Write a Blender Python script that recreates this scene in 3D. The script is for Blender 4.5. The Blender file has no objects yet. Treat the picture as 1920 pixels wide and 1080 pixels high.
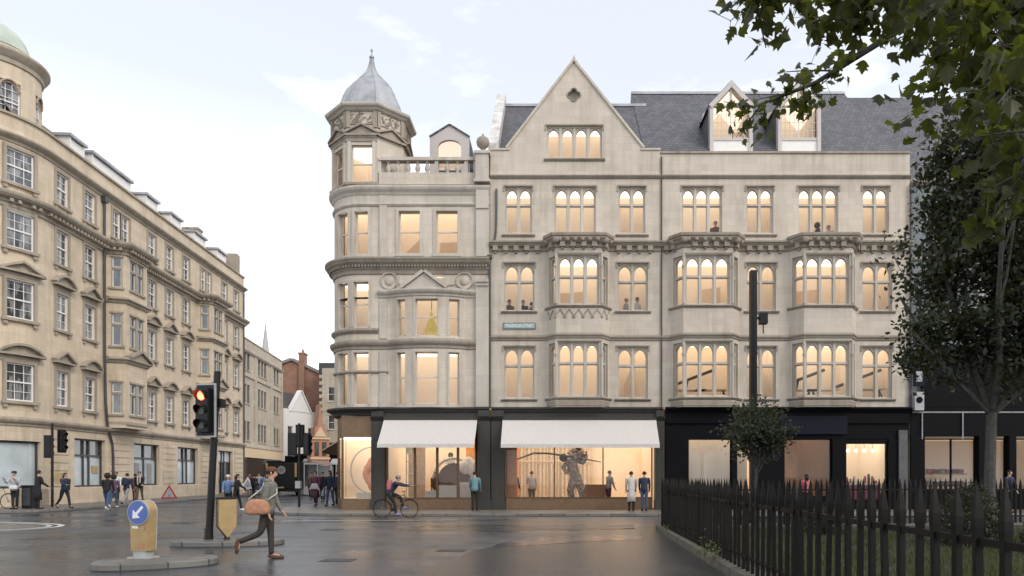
import bpy, math, random
from math import sin, cos, pi, radians as R, atan2, hypot, sqrt
from mathutils import Vector, Matrix
from mathutils.geometry import tessellate_polygon

sc = bpy.context.scene
col = sc.collection
random.seed(7)

# ------------------------------------------------------------------ camera
F, PX, PY, EYE = 1280.0, 1040.0, 892.0, 1.6      # focal length in px of a 1920 wide frame, principal point, eye height
cd = bpy.data.cameras.new("camera")
cam = bpy.data.objects.new("camera", cd); col.objects.link(cam)
cam.location = (0, 0, EYE); cam.rotation_euler = (R(90), 0, 0)
cd.sensor_width = 36; cd.lens = 24
cd.shift_x = (960 - PX) / 1920; cd.shift_y = (PY - 540) / 1920
cd.clip_start = 0.1; cd.clip_end = 2000
sc.camera = cam

# ------------------------------------------------------------------ sky and sun
SUN_EL, SUN_AZ = 38, 132        # azimuth measured clockwise from +Y (north): veiled sun behind the viewer's shoulder on the garden side
w = bpy.data.worlds.new("World"); sc.world = w; w.use_nodes = True
nt = w.node_tree; nt.nodes.clear()
def N(t, **k):
    n = nt.nodes.new(t)
    for a, b in k.items(): setattr(n, a, b)
    return n
out = N('ShaderNodeOutputWorld'); bg = N('ShaderNodeBackground'); bg.inputs['Strength'].default_value = 0.1
sky = N('ShaderNodeTexSky', sky_type='NISHITA', sun_disc=False)
sky.sun_elevation = R(SUN_EL); sky.sun_rotation = R(SUN_AZ); sky.air_density = 1.0; sky.dust_density = .4; sky.ozone_density = .6
tc = N('ShaderNodeTexCoord'); sep = N('ShaderNodeSeparateXYZ')
mp = N('ShaderNodeMapping'); mp.inputs['Scale'].default_value = (1.6, 1.6, 4.2); mp.inputs['Location'].default_value = (2.1, 0.7, 1.35)
noi = N('ShaderNodeTexNoise'); noi.inputs['Scale'].default_value = 1.7; noi.inputs['Detail'].default_value = 6; noi.inputs['Roughness'].default_value = .58
r1 = N('ShaderNodeValToRGB'); r1.color_ramp.elements[0].position = .34; r1.color_ramp.elements[1].position = .74
elev = N('ShaderNodeMapRange'); elev.inputs['From Min'].default_value = .02; elev.inputs['From Max'].default_value = .46
elev.inputs['To Min'].default_value = 1.0; elev.inputs['To Max'].default_value = .40
mx = N('ShaderNodeMath', operation='MAXIMUM'); sc1 = N('ShaderNodeMath', operation='MULTIPLY'); sc1.inputs[1].default_value = .80
mix = N('ShaderNodeMix', data_type='RGBA'); mix.inputs['B'].default_value = (12.2, 12.15, 12.1, 1)
L = nt.links.new
L(tc.outputs['Generated'], sep.inputs[0]); L(tc.outputs['Generated'], mp.inputs[0]); L(mp.outputs[0], noi.inputs['Vector'])
L(noi.outputs['Fac'], r1.inputs[0]); L(r1.outputs[0], sc1.inputs[0])
L(sep.outputs['Z'], elev.inputs['Value']); L(elev.outputs[0], mx.inputs[0]); L(sc1.outputs[0], mx.inputs[1])
L(mx.outputs[0], mix.inputs['Factor']); L(sky.outputs[0], mix.inputs['A']); L(mix.outputs['Result'], bg.inputs['Color']); L(bg.outputs[0], out.inputs[0])
sd = bpy.data.lights.new("sun", 'SUN'); sd.energy = 1.15; sd.angle = R(24); sd.color = (1.0, .89, .76)
sun = bpy.data.objects.new("sun", sd); col.objects.link(sun)
dv = Vector((sin(R(SUN_AZ)) * cos(R(SUN_EL)), cos(R(SUN_AZ)) * cos(R(SUN_EL)), sin(R(SUN_EL))))
sun.rotation_euler = dv.to_track_quat('Z', 'Y').to_euler(); sun.location = (30, 10, 40)
sc.view_settings.view_transform = 'Standard'; sc.view_settings.look = 'None'
sc.view_settings.exposure = 0.62; sc.view_settings.gamma = 1.0
try: sc.view_settings.use_curve_mapping = False
except Exception: pass
cy = sc.cycles
cy.use_denoising = True; cy.max_bounces = 7; cy.diffuse_bounces = 4; cy.glossy_bounces = 3; cy.transmission_bounces = 4
cy.transparent_max_bounces = 12; cy.caustics_reflective = False; cy.caustics_refractive = False
cy.sample_clamp_indirect = 4.0

# ------------------------------------------------------------------ materials
def newmat(name):
    m = bpy.data.materials.new(name); m.use_nodes = True
    t = m.node_tree; b = t.nodes['Principled BSDF']
    return m, t, b
def nd(t, ty, **k):
    n = t.nodes.new(ty)
    for a, b in k.items():
        if a in ('S', 'D', 'Rg', 'V'):
            n.inputs[{'S': 'Scale', 'D': 'Detail', 'Rg': 'Roughness', 'V': 1}[a]].default_value = b
        else: setattr(n, a, b)
    return n
def mixc(t, fac, a, b, mode='MIX'):
    n = t.nodes.new('ShaderNodeMix'); n.data_type = 'RGBA'; n.blend_type = mode
    for i, v in (('Factor', fac), ('A', a), ('B', b)):
        if hasattr(v, 'is_linked'): t.links.new(v, n.inputs[i])
        elif i == 'Factor': n.inputs[i].default_value = v
        else: n.inputs[i].default_value = tuple(v) + ((1,) if len(v) == 3 else ())
    return n.outputs['Result']
def ramp(t, src, p0, p1, c0=(0, 0, 0, 1), c1=(1, 1, 1, 1)):
    n = t.nodes.new('ShaderNodeValToRGB'); e = n.color_ramp.elements
    e[0].position = p0; e[1].position = p1; e[0].color = c0; e[1].color = c1
    t.links.new(src, n.inputs[0]); return n.outputs[0]
def plain(name, c, rough=.6, metal=0, spec=.5, vary=.15, nscale=6, bump=0):
    m, t, b = newmat(name)
    tcn = nd(t, 'ShaderNodeTexCoord'); no = nd(t, 'ShaderNodeTexNoise', S=nscale, D=5)
    t.links.new(tcn.outputs['Object'], no.inputs['Vector'])
    d = tuple(x * (1 - vary) for x in c); e = tuple(min(1, x * (1 + vary)) for x in c)
    t.links.new(mixc(t, ramp(t, no.outputs['Fac'], .3, .7), d, e), b.inputs['Base Color'])
    b.inputs['Roughness'].default_value = rough; b.inputs['Metallic'].default_value = metal; b.inputs['Specular IOR Level'].default_value = spec
    if bump:
        bn = nd(t, 'ShaderNodeBump'); bn.inputs['Strength'].default_value = bump; bn.inputs['Distance'].default_value = .02
        t.links.new(no.outputs['Fac'], bn.inputs['Height']); t.links.new(bn.outputs[0], b.inputs['Normal'])
    return m
def stone(name, c, stain=(.31, .295, .27), bw=.62, bh=.30, amt=.55, joint=.80):
    """weathered ashlar: coursed joints, tone changes from block to block, soot streaks"""
    m, t, b = newmat(name); L = t.links.new
    tcn = nd(t, 'ShaderNodeTexCoord'); sp = nd(t, 'ShaderNodeSeparateXYZ'); L(tcn.outputs['Object'], sp.inputs[0])
    ad = nd(t, 'ShaderNodeMath', operation='ADD'); L(sp.outputs[0], ad.inputs[0]); L(sp.outputs[1], ad.inputs[1])
    cb = nd(t, 'ShaderNodeCombineXYZ'); L(ad.outputs[0], cb.inputs[0]); L(sp.outputs[2], cb.inputs[1])
    br = nd(t, 'ShaderNodeTexBrick'); L(cb.outputs[0], br.inputs['Vector']); br.inputs['Scale'].default_value = 1
    br.inputs['Brick Width'].default_value = bw; br.inputs['Row Height'].default_value = bh
    br.inputs['Mortar Size'].default_value = .009; br.inputs['Mortar Smooth'].default_value = .4; br.inputs['Bias'].default_value = 0
    br.inputs['Color1'].default_value = tuple(x * .93 for x in c) + (1,); br.inputs['Color2'].default_value = tuple(min(1, x * 1.06) for x in c) + (1,)
    br.inputs['Mortar'].default_value = tuple(x * joint for x in c) + (1,)
    n1 = nd(t, 'ShaderNodeTexNoise', S=.55, D=7, Rg=.6); L(tcn.outputs['Object'], n1.inputs['Vector'])
    mpn = nd(t, 'ShaderNodeMapping'); mpn.inputs['Scale'].default_value = (2.6, 2.6, .28); L(tcn.outputs['Object'], mpn.inputs[0])
    n2 = nd(t, 'ShaderNodeTexNoise', S=1.3, D=6, Rg=.65); L(mpn.outputs[0], n2.inputs['Vector'])
    mu = nd(t, 'ShaderNodeMath', operation='MULTIPLY'); L(ramp(t, n1.outputs['Fac'], .34, .60), mu.inputs[0]); L(ramp(t, n2.outputs['Fac'], .36, .66), mu.inputs[1])
    mu2 = nd(t, 'ShaderNodeMath', operation='MULTIPLY', V=amt); L(mu.outputs[0], mu2.inputs[0])
    c1 = mixc(t, mu2.outputs[0], br.outputs['Color'], tuple(x * y * 1.9 for x, y in zip(c, stain)))
    n3 = nd(t, 'ShaderNodeTexNoise', S=24, D=4); L(tcn.outputs['Object'], n3.inputs['Vector'])
    c2 = mixc(t, .22, c1, ramp(t, n3.outputs['Fac'], .3, .7, (.35, .35, .35, 1), (1, 1, 1, 1)), 'MULTIPLY')
    L(c2, b.inputs['Base Color']); b.inputs['Roughness'].default_value = .86; b.inputs['Specular IOR Level'].default_value = .25
    bn = nd(t, 'ShaderNodeBump'); bn.inputs['Strength'].default_value = .25; bn.inputs['Distance'].default_value = .02
    bn.invert = True
    s = nd(t, 'ShaderNodeMath', operation='ADD'); L(br.outputs['Fac'], s.inputs[0])
    s2 = nd(t, 'ShaderNodeMath', operation='MULTIPLY', V=.4); L(n3.outputs['Fac'], s2.inputs[0]); L(s2.outputs[0], s.inputs[1])
    L(s.outputs[0], bn.inputs['Height']); L(bn.outputs[0], b.inputs['Normal'])
    return m
def bricky(name, c1, c2, mort, bw, bh, ms=.01, rough=.8, slope=False, bump=.4):
    m, t, b = newmat(name); L = t.links.new
    tcn = nd(t, 'ShaderNodeTexCoord'); sp = nd(t, 'ShaderNodeSeparateXYZ'); L(tcn.outputs['Object'], sp.inputs[0])
    ad = nd(t, 'ShaderNodeMath', operation='ADD'); L(sp.outputs[0], ad.inputs[0]); L(sp.outputs[1], ad.inputs[1])
    cb = nd(t, 'ShaderNodeCombineXYZ'); L((sp.outputs[0] if slope else ad.outputs[0]), cb.inputs[0]); L(sp.outputs[1 if slope == 2 else 2], cb.inputs[1])
    br = nd(t, 'ShaderNodeTexBrick'); L(cb.outputs[0], br.inputs['Vector']); br.inputs['Scale'].default_value = 1
    br.inputs['Brick Width'].default_value = bw; br.inputs['Row Height'].default_value = bh; br.inputs['Mortar Size'].default_value = ms
    br.inputs['Color1'].default_value = c1 + (1,); br.inputs['Color2'].default_value = c2 + (1,); br.inputs['Mortar'].default_value = mort + (1,)
    n1 = nd(t, 'ShaderNodeTexNoise', S=1.2, D=6); L(tcn.outputs['Object'], n1.inputs['Vector'])
    L(mixc(t, .5, br.outputs['Color'], ramp(t, n1.outputs['Fac'], .3, .7, (.5, .5, .5, 1), (1, 1, 1, 1)), 'MULTIPLY'), b.inputs['Base Color'])
    b.inputs['Roughness'].default_value = rough
    bn = nd(t, 'ShaderNodeBump'); bn.inputs['Strength'].default_value = bump; bn.inputs['Distance'].default_value = .02; bn.invert = True
    L(br.outputs['Fac'], bn.inputs['Height']); L(bn.outputs[0], b.inputs['Normal'])
    return m
def glow(name, c, s):
    m, t, b = newmat(name); b.inputs['Base Color'].default_value = (.6, .55, .45, 1)
    b.inputs['Emission Color'].default_value = c + (1,); b.inputs['Emission Strength'].default_value = s
    return m
def clear_glass(name, tint=(1, 1, 1), rough=.02, minref=.04):
    m = bpy.data.materials.new(name); m.use_nodes = True; t = m.node_tree; t.nodes.clear()
    o = nd(t, 'ShaderNodeOutputMaterial'); g = nd(t, 'ShaderNodeBsdfGlossy'); g.inputs['Roughness'].default_value = rough
    tr = nd(t, 'ShaderNodeBsdfTransparent'); tr.inputs[0].default_value = tint + (1,)
    fr = nd(t, 'ShaderNodeFresnel'); fr.inputs[0].default_value = 1.5
    m2 = nd(t, 'ShaderNodeMixShader'); t.links.new(fr.outputs[0], m2.inputs[0]); t.links.new(tr.outputs[0], m2.inputs[1]); t.links.new(g.outputs[0], m2.inputs[2])
    t.links.new(m2.outputs[0], o.inputs[0]); return m
def dark_glass(name, base=(.03, .035, .04), curtain=(.42, .42, .42), amt=.5):
    """window glass with a dim room and pale net curtain just behind it"""
    m, t, b = newmat(name); L = t.links.new
    tcn = nd(t, 'ShaderNodeTexCoord'); oi = nd(t, 'ShaderNodeObjectInfo')
    va = nd(t, 'ShaderNodeVectorMath', operation='ADD'); L(tcn.outputs['Object'], va.inputs[0])
    vs = nd(t, 'ShaderNodeVectorMath', operation='SCALE'); L(oi.outputs['Location'], vs.inputs[0]); vs.inputs['Scale'].default_value = 1.7; L(vs.outputs[0], va.inputs[1])
    mpn = nd(t, 'ShaderNodeMapping'); mpn.inputs['Scale'].default_value = (2.2, 2.2, .55); L(va.outputs[0], mpn.inputs[0])
    n = nd(t, 'ShaderNodeTexNoise', S=1.5, D=3); L(mpn.outputs[0], n.inputs['Vector'])
    f = nd(t, 'ShaderNodeMath', operation='MULTIPLY', V=amt); L(ramp(t, n.outputs['Fac'], .47, .56), f.inputs[0])
    L(mixc(t, f.outputs[0], base, curtain), b.inputs['Base Color'])
    b.inputs['Roughness'].default_value = .06; b.inputs['Specular IOR Level'].default_value = 1.0; b.inputs['IOR'].default_value = 1.6
    return m
def leafmat(name, a, b_, trans=.35, rough=.45):
    m, t, b = newmat(name); L = t.links.new
    g = nd(t, 'ShaderNodeTexCoord'); n = nd(t, 'ShaderNodeTexNoise', S=5.0, D=3); L(g.outputs['Object'], n.inputs['Vector'])
    c = mixc(t, ramp(t, n.outputs['Fac'], .35, .65), a, b_)
    L(c, b.inputs['Base Color']); b.inputs['Roughness'].default_value = rough; b.inputs['Specular IOR Level'].default_value = .35
    o = t.nodes['Material Output']; tr = nd(t, 'ShaderNodeBsdfTranslucent'); L(mixc(t, .6, c, (.30, .36, .04)), tr.inputs[0])
    ms = nd(t, 'ShaderNodeMixShader'); ms.inputs[0].default_value = trans
    L(b.outputs[0], ms.inputs[1]); L(tr.outputs[0], ms.inputs[2]); L(ms.outputs[0], o.inputs[0])
    return m

M = {}
M['stone'] = stone('pale_limestone', (.61, .545, .465), amt=.6, joint=.88)
M['stone2'] = stone('cool_limestone', (.59, .53, .45), amt=.6, joint=.88)
M['trim'] = stone('moulded_limestone', (.56, .515, .45), bw=1.6, bh=3, amt=.6)
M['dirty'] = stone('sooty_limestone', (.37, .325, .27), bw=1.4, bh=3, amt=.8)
M['ochre'] = stone('ochre_limestone', (.66, .555, .425), bw=.8, bh=.34, amt=.6, joint=.88)
M['ochretrim'] = stone('brown_limestone', (.43, .375, .305), bw=1.6, bh=3, amt=.8)
M['cream'] = stone('cream_stone', (.55, .49, .40), bw=.9, bh=.4, amt=.5)
M['slate'] = bricky('slate', (.085, .085, .098), (.14, .138, .15), (.045, .045, .05), .22, .17, .012, .55, True, .6)
M['mansard'] = bricky('mansard_slate', (.20, .17, .15), (.30, .26, .22), (.12, .1, .09), .25, .16, .012, .7)
M['brick'] = bricky('red_brick', (.30, .115, .065), (.38, .17, .10), (.30, .25, .2), .24, .08, .012, .85)
M['orange'] = plain('terracotta', (.42, .215, .13), .7, vary=.2)
M['lead'] = plain('lead_sheet', (.36, .37, .39), .45, .25, vary=.22, nscale=2.2)
M['copper'] = plain('green_copper', (.42, .48, .41), .6, .0, vary=.2, nscale=1.2)
M['shopdark'] = plain('painted_grey_green_timber', (.042, .040, .034), .5, vary=.12, spec=.35)
M['shopblack'] = plain('painted_black_timber', (.0025, .0027, .004), .65, spec=.12)  # black paint set deeper, with the trees' shade put into its colour
M['navy'] = plain('painted_navy_board', (.005, .008, .015), .6, spec=.15)
M['bronze'] = plain('bronze_frame', (.11, .065, .035), .35, .5)
M['riser'] = plain('brown_metal_riser', (.17, .105, .06), .4, .3)
M['awning'] = plain('cream_canvas', (.56, .525, .50), .8, vary=.03)
M['tanawning'] = plain('tan_canvas', (.66, .50, .33), .8, vary=.05)
M['white'] = plain('white_paint', (.74, .73, .71), .45, vary=.05)
M['sash'] = plain('white_sash_paint', (.78, .77, .75), .4, vary=.03)
M['casement'] = plain('pale_casement_paint', (.62, .58, .53), .45, vary=.05)
M['dormer'] = plain('dormer_cladding', (.50, .46, .44), .5, vary=.04)
M['black'] = plain('black_paint', (.007, .007, .008), .45, spec=.35)
M['rail'] = plain('black_railing_paint', (.0065, .0058, .005), .55, .0, spec=.22, vary=.3, nscale=30)
M['pipe'] = plain('dark_pipe_paint', (.05, .05, .055), .5)
M['glass'] = clear_glass('window_glass')
M['dglass'] = dark_glass('old_window_glass')
M['bglass'] = dark_glass('bay_window_glass', amt=.15)
M['panelglass'] = plain('frosted_shop_glass', (.46, .52, .54), .12, vary=.12, nscale=1.5)
M['asphalt_dark'] = plain('shop_glass_dark', (.025, .028, .03), .08)
M['roomwall'] = plain('warm_plaster', (.90, .80, .67), .8, vary=.05, nscale=.5)
M['roompale'] = plain('pale_plaster', (.87, .79, .68), .8, vary=.05, nscale=.5)
M['roomtan'] = plain('tan_plaster', (.74, .56, .38), .8, vary=.05)
M['floorwood'] = plain('oak_floor', (.58, .44, .31), .5)
M['ceil'] = glow('lit_ceiling', (1.0, .82, .63), 1.35)
M['ceil2'] = glow('lit_ceiling_pale', (1.0, .82, .63), 1.15)
M['ceil_b'] = glow('lit_ceiling_soft', (1.0, .80, .59), 1.2)
M['ceil_c'] = glow('lit_ceiling_amber', (1.0, .79, .56), 1.25)
M['ceil2_b'] = glow('lit_ceiling_bright', (1.0, .83, .65), 1.25)
M['ceil_dormer'] = glow('lit_dormer_ceiling', (1.0, .82, .66), .62)
M['ceilshop'] = glow('lit_shop_ceiling', (1.0, .78, .56), 1.75)
M['ceildim'] = glow('dim_shop_ceiling', (1.0, .66, .40), .2)
M['kerb'] = bricky('kerb_stone', (.15, .145, .135), (.20, .19, .175), (.04, .04, .038), .92, 6, .018, .55)
M['yellow'] = plain('yellow_plastic', (.38, .265, .12), .4, vary=.12)
M['greyplastic'] = plain('grey_plastic', (.35, .36, .35), .4)
M['blue'] = plain('blue_sign_face', (.075, .13, .38), .35)
M['whitesign'] = plain('white_sign_face', (.75, .77, .80), .4, vary=.03)
M['redlamp'] = glow('red_lamp', (1.0, .09, .03), 5.0)
M['lampoff'] = plain('unlit_lens', (.02, .02, .02), .2)
M['bark'] = plain('bark', (.060, .057, .050), .85, vary=.35, nscale=9, bump=.6)
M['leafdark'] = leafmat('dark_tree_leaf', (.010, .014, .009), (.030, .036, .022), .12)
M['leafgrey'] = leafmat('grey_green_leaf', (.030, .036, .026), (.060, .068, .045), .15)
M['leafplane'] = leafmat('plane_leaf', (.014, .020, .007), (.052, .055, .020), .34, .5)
M['leafweed'] = leafmat('weed_leaf', (.10, .12, .05), (.20, .21, .10), .3)
M['grass'] = leafmat('grass_blade', (.032, .040, .016), (.075, .080, .036), .2, .8)
M['twig'] = plain('twig_bark', (.07, .06, .04), .8)
M['skin'] = plain('skin', (.50, .30, .21), .55, vary=.06)
M['skindark'] = plain('dark_skin', (.16, .085, .05), .55, vary=.06)
M['pink'] = plain('pink_cloth', (.42, .12, .14), .8)
for k, c in dict(c_black=(.012, .012, .014), c_navy=(.02, .028, .06), c_jeans=(.05, .08, .15), c_white=(.62, .62, .62), c_grey=(.28, .28, .27), c_sage=(.165, .165, .135),
                 c_tan=(.40, .20, .12), c_brown=(.10, .05, .03), c_blue=(.12, .20, .36), c_teal=(.13, .25, .28), c_purple=(.11, .07, .12), c_cream=(.60, .55, .47),
                 c_maroon=(.10, .03, .05), c_trouser=(.045, .035, .03), c_coat=(.52, .50, .46), c_hair=(.02, .014, .01), c_ginger=(.12, .045, .02), c_pale=(.40, .40, .42), c_olive=(.10, .09, .05)).items():
    M[k] = plain(k.replace('c_', 'cloth_'), c, .85, vary=.2, nscale=14)
def roadmat(name, c, lo, hi, patch=.35, scale=70, rpos=(.42, .62)):
    """tarmac: fine aggregate, worn tracks, and wet and dry patches that change the gloss"""
    m, t, b = newmat(name); L = t.links.new
    g = nd(t, 'ShaderNodeTexCoord'); n1 = nd(t, 'ShaderNodeTexNoise', S=scale, D=3); L(g.outputs['Object'], n1.inputs['Vector'])
    mpn = nd(t, 'ShaderNodeMapping'); mpn.inputs['Scale'].default_value = (.30, 1.0, 1); mpn.inputs['Rotation'].default_value = (0, 0, R(12)); L(g.outputs['Object'], mpn.inputs[0])
    n2 = nd(t, 'ShaderNodeTexNoise', S=patch, D=6, Rg=.6); L(mpn.outputs[0], n2.inputs['Vector'])
    n3 = nd(t, 'ShaderNodeTexNoise', S=.9, D=6); L(g.outputs['Object'], n3.inputs['Vector'])
    wet = ramp(t, n2.outputs['Fac'], *rpos)
    c1 = mixc(t, ramp(t, n1.outputs['Fac'], .3, .7), tuple(x * .6 for x in c), tuple(x * 1.5 for x in c))
    c2 = mixc(t, ramp(t, n3.outputs['Fac'], .35, .65), c1, mixc(t, 1, c1, (1.35, 1.3, 1.22), 'MULTIPLY'))
    L(mixc(t, wet, c2, mixc(t, 1, c2, (.62, .64, .68), 'MULTIPLY')), b.inputs['Base Color'])
    cr = nd(t, 'ShaderNodeTexVoronoi', feature='DISTANCE_TO_EDGE'); cr.inputs['Scale'].default_value = .42
    wv = nd(t, 'ShaderNodeVectorMath', operation='ADD'); n4 = nd(t, 'ShaderNodeTexNoise', S=1.6, D=5); L(g.outputs['Object'], n4.inputs['Vector'])
    L(g.outputs['Object'], wv.inputs[0]); L(n4.outputs['Color'], wv.inputs[1]); L(wv.outputs[0], cr.inputs['Vector'])
    c2 = mixc(t, ramp(t, cr.outputs['Distance'], .004, .014), mixc(t, 1, c2, (.35, .35, .35), 'MULTIPLY'), c2)
    L(mixc(t, wet, c2, mixc(t, 1, c2, (.66, .68, .72), 'MULTIPLY')), b.inputs['Base Color'])
    mr = nd(t, 'ShaderNodeMapRange'); L(wet, mr.inputs['Value']); mr.inputs['To Min'].default_value = hi; mr.inputs['To Max'].default_value = lo
    L(mr.outputs[0], b.inputs['Roughness'])
    vo = nd(t, 'ShaderNodeTexVoronoi'); vo.inputs['Scale'].default_value = scale * .8; L(g.outputs['Object'], vo.inputs['Vector'])
    bn = nd(t, 'ShaderNodeBump'); bn.inputs['Strength'].default_value = .12; bn.inputs['Distance'].default_value = .005
    L(vo.outputs['Distance'], bn.inputs['Height']); L(bn.outputs[0], b.inputs['Normal'])
    return m
M['road'] = roadmat('wet_tarmac', (.066, .071, .078), .20, .50, .28, rpos=(.36, .60))
M['paving'] = bricky('paving_slabs', (.15, .14, .13), (.20, .185, .17), (.07, .065, .06), .6, .45, .012, .42, 2, .3)
M['setts'] = bricky('block_paving', (.050, .051, .053), (.082, .081, .081), (.022, .022, .023), .30, .15, .012, .30, 2, .2)
M['soil'] = plain('soil', (.030, .030, .017), .9, vary=.4, nscale=3, bump=.4)
M['line'] = plain('worn_road_paint', (.55, .55, .52), .5, vary=.3, nscale=9)
M['ground'] = plain('far_ground', (.07, .07, .068), .5)

# ------------------------------------------------------------------ mesh helpers
OFF = {}
def link(o, parent=None):
    col.objects.link(o)
    if parent is not None:
        o.parent = parent; OFF[o.name] = OFF.get(parent.name, Vector())
    return o
def tag(o, label=None, cat=None, group=None, kind=None):
    for k, v in (('label', label), ('category', cat), ('group', group), ('kind', kind)):
        if v: o[k] = v
    return o
class Frame:
    def __init__(s, x=0, y=0, z=0, rz=0): s.o = Vector((x, y, z)); s.rz = rz
    def w(s, p): return s.o + Matrix.Rotation(s.rz, 3, 'Z') @ Vector(p)
W0 = Frame()
def thing(name, label, cat, base=(0, 0, 0), fr=W0, group=None, rz=0, local=False, scale=1):
    """an Empty at the thing's base; parts are written in frame coordinates (local=True: in the thing's own)"""
    o = bpy.data.objects.new(name, None); col.objects.link(o); o.empty_display_size = .3
    o.location = fr.w(base); o.rotation_euler = (0, 0, fr.rz + rz); o.scale = (scale,) * 3
    OFF[o.name] = Vector() if local else Vector(base)
    return tag(o, label, cat, group)
class MB:
    def __init__(s): s.v = []; s.f = []; s.m = []; s.mi = 0
    def add(s, vs, fs):
        n = len(s.v); s.v += [tuple(p) for p in vs]
        for f in fs: s.f.append(tuple(i + n for i in f)); s.m.append(s.mi)
        return s
    def quad(s, *p): return s.add(p, [tuple(range(len(p)))])
    def box(s, x0, x1, y0, y1, z0, z1):
        if x0 > x1: x0, x1 = x1, x0
        if y0 > y1: y0, y1 = y1, y0
        if z0 > z1: z0, z1 = z1, z0
        return s.add([(x, y, z) for z in (z0, z1) for y in (y0, y1) for x in (x0, x1)],
                     [(0, 2, 3, 1), (4, 5, 7, 6), (0, 1, 5, 4), (2, 6, 7, 3), (0, 4, 6, 2), (1, 3, 7, 5)])
    def mbox(s, mat, sx, sy, sz):
        c = [(x, y, z) for z in (-sz / 2, sz / 2) for y in (-sy / 2, sy / 2) for x in (-sx / 2, sx / 2)]
        return s.add([mat @ Vector(p) for p in c], [(0, 2, 3, 1), (4, 5, 7, 6), (0, 1, 5, 4), (2, 6, 7, 3), (0, 4, 6, 2), (1, 3, 7, 5)])
    def prism(s, pts, d, axis='z', off=0):
        """extrude a 2D outline: axis z (x,y)->z ; axis y (x,z)->y"""
        n = len(pts); a, b = off, off + d
        if axis == 'z': vs = [(x, y, a) for x, y in pts] + [(x, y, b) for x, y in pts]
        else: vs = [(x, a, z) for x, z in pts] + [(x, b, z) for x, z in pts]
        return s.add(vs, [tuple(range(n))[::-1], tuple(range(n, 2 * n))] + [(i, (i + 1) % n, n + (i + 1) % n, n + i) for i in range(n)])
    def tube(s, p, q, r0, r1=None, n=8, caps=True):
        p, q = Vector(p), Vector(q); r1 = r0 if r1 is None else r1
        d = (q - p); k = d.to_track_quat('Z', 'Y').to_matrix() if d.length > 1e-6 else Matrix.Identity(3)
        vs = [p + k @ Vector((cos(2 * pi * i / n) * r0, sin(2 * pi * i / n) * r0, 0)) for i in range(n)] + [q + k @ Vector((cos(2 * pi * i / n) * r1, sin(2 * pi * i / n) * r1, 0)) for i in range(n)]
        fs = [(i, (i + 1) % n, n + (i + 1) % n, n + i) for i in range(n)]
        if caps: fs += [tuple(range(n))[::-1], tuple(range(n, 2 * n))]
        return s.add(vs, fs)
    def chain(s, pts, rs, n=7):
        for i in range(len(pts) - 1): s.tube(pts[i], pts[i + 1], rs[i], rs[i + 1], n, True)
        return s
    def pipe(s, pts, rs, n=10):
        """one smooth limb through several points"""
        P_ = []; R_ = []
        for i in range(len(pts) - 1):      # round the bends a little
            a, b = Vector(pts[i]), Vector(pts[i + 1])
            for t in (0, .33, .67): P_.append(a.lerp(b, t)); R_.append(rs[i] + (rs[i + 1] - rs[i]) * t)
        P_.append(Vector(pts[-1])); R_.append(rs[-1])
        for _ in range(2): P_ = [P_[0]] + [(P_[i - 1] + P_[i] * 2 + P_[i + 1]) / 4 for i in range(1, len(P_) - 1)] + [P_[-1]]
        P_ = [P_[0] + (P_[0] - P_[1]).normalized() * R_[0] * .6] + P_; R_ = [R_[0] * .55] + R_
        vs = []; x = Vector((1, .01, .02))
        for i, p in enumerate(P_):
            d = (P_[min(i + 1, len(P_) - 1)] - P_[max(i - 1, 0)]).normalized(); x = (x - d * x.dot(d)); x = x.normalized() if x.length > .1 else d.orthogonal().normalized(); y = d.cross(x)
            vs += [p + (x * cos(2 * pi * j / n) + y * sin(2 * pi * j / n)) * R_[i] for j in range(n)]
        k = len(P_); return s.add(vs, [(i * n + j, i * n + (j + 1) % n, (i + 1) * n + (j + 1) % n, (i + 1) * n + j) for i in range(k - 1) for j in range(n)] + [tuple(range(n))[::-1], tuple(range((k - 1) * n, k * n))])
    def lathe(s, prof, c=(0, 0, 0), n=24, a0=0, a1=2 * pi):
        full = abs(a1 - a0 - 2 * pi) < 1e-6; k = n if full else n + 1
        vs = [(c[0] + r * cos(a0 + (a1 - a0) * i / n), c[1] + r * sin(a0 + (a1 - a0) * i / n), c[2] + z) for r, z in prof for i in range(k)]
        fs = []
        for j in range(len(prof) - 1):
            for i in range(n):
                i2 = (i + 1) % k if full else i + 1
                fs.append((j * k + i, j * k + i2, (j + 1) * k + i2, (j + 1) * k + i))
        return s.add(vs, fs)
    def ball(s, c, rx, ry=None, rz=None, n=12, m=8):
        ry = ry or rx; rz = rz or rx
        vs = [(c[0] + rx * sin(pi * j / m) * cos(2 * pi * i / n), c[1] + ry * sin(pi * j / m) * sin(2 * pi * i / n), c[2] - rz * cos(pi * j / m)) for j in range(m + 1) for i in range(n)]
        return s.add(vs, [(j * n + i, j * n + (i + 1) % n, (j + 1) * n + (i + 1) % n, (j + 1) * n + i) for j in range(m) for i in range(n)])
    def sweep(s, P, prof, s0=None, s1=None, caps=True):
        """mouldings: prof = [(out, z), ...] carried along the path P with mitred corners"""
        pts = P.clip(s0, s1); n = len(prof); vs = []
        for (p, nn) in pts: vs += [(p.x + nn.x * o, p.y + nn.y * o, z) for o, z in prof]
        fs = [(i * n + j, (i + 1) * n + j, (i + 1) * n + j + 1, i * n + j + 1) for i in range(len(pts) - 1) for j in range(n - 1)]
        if caps: fs += [tuple(range(n)), tuple(range((len(pts) - 1) * n, len(pts) * n))[::-1]]
        return s.add(vs, fs)
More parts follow.
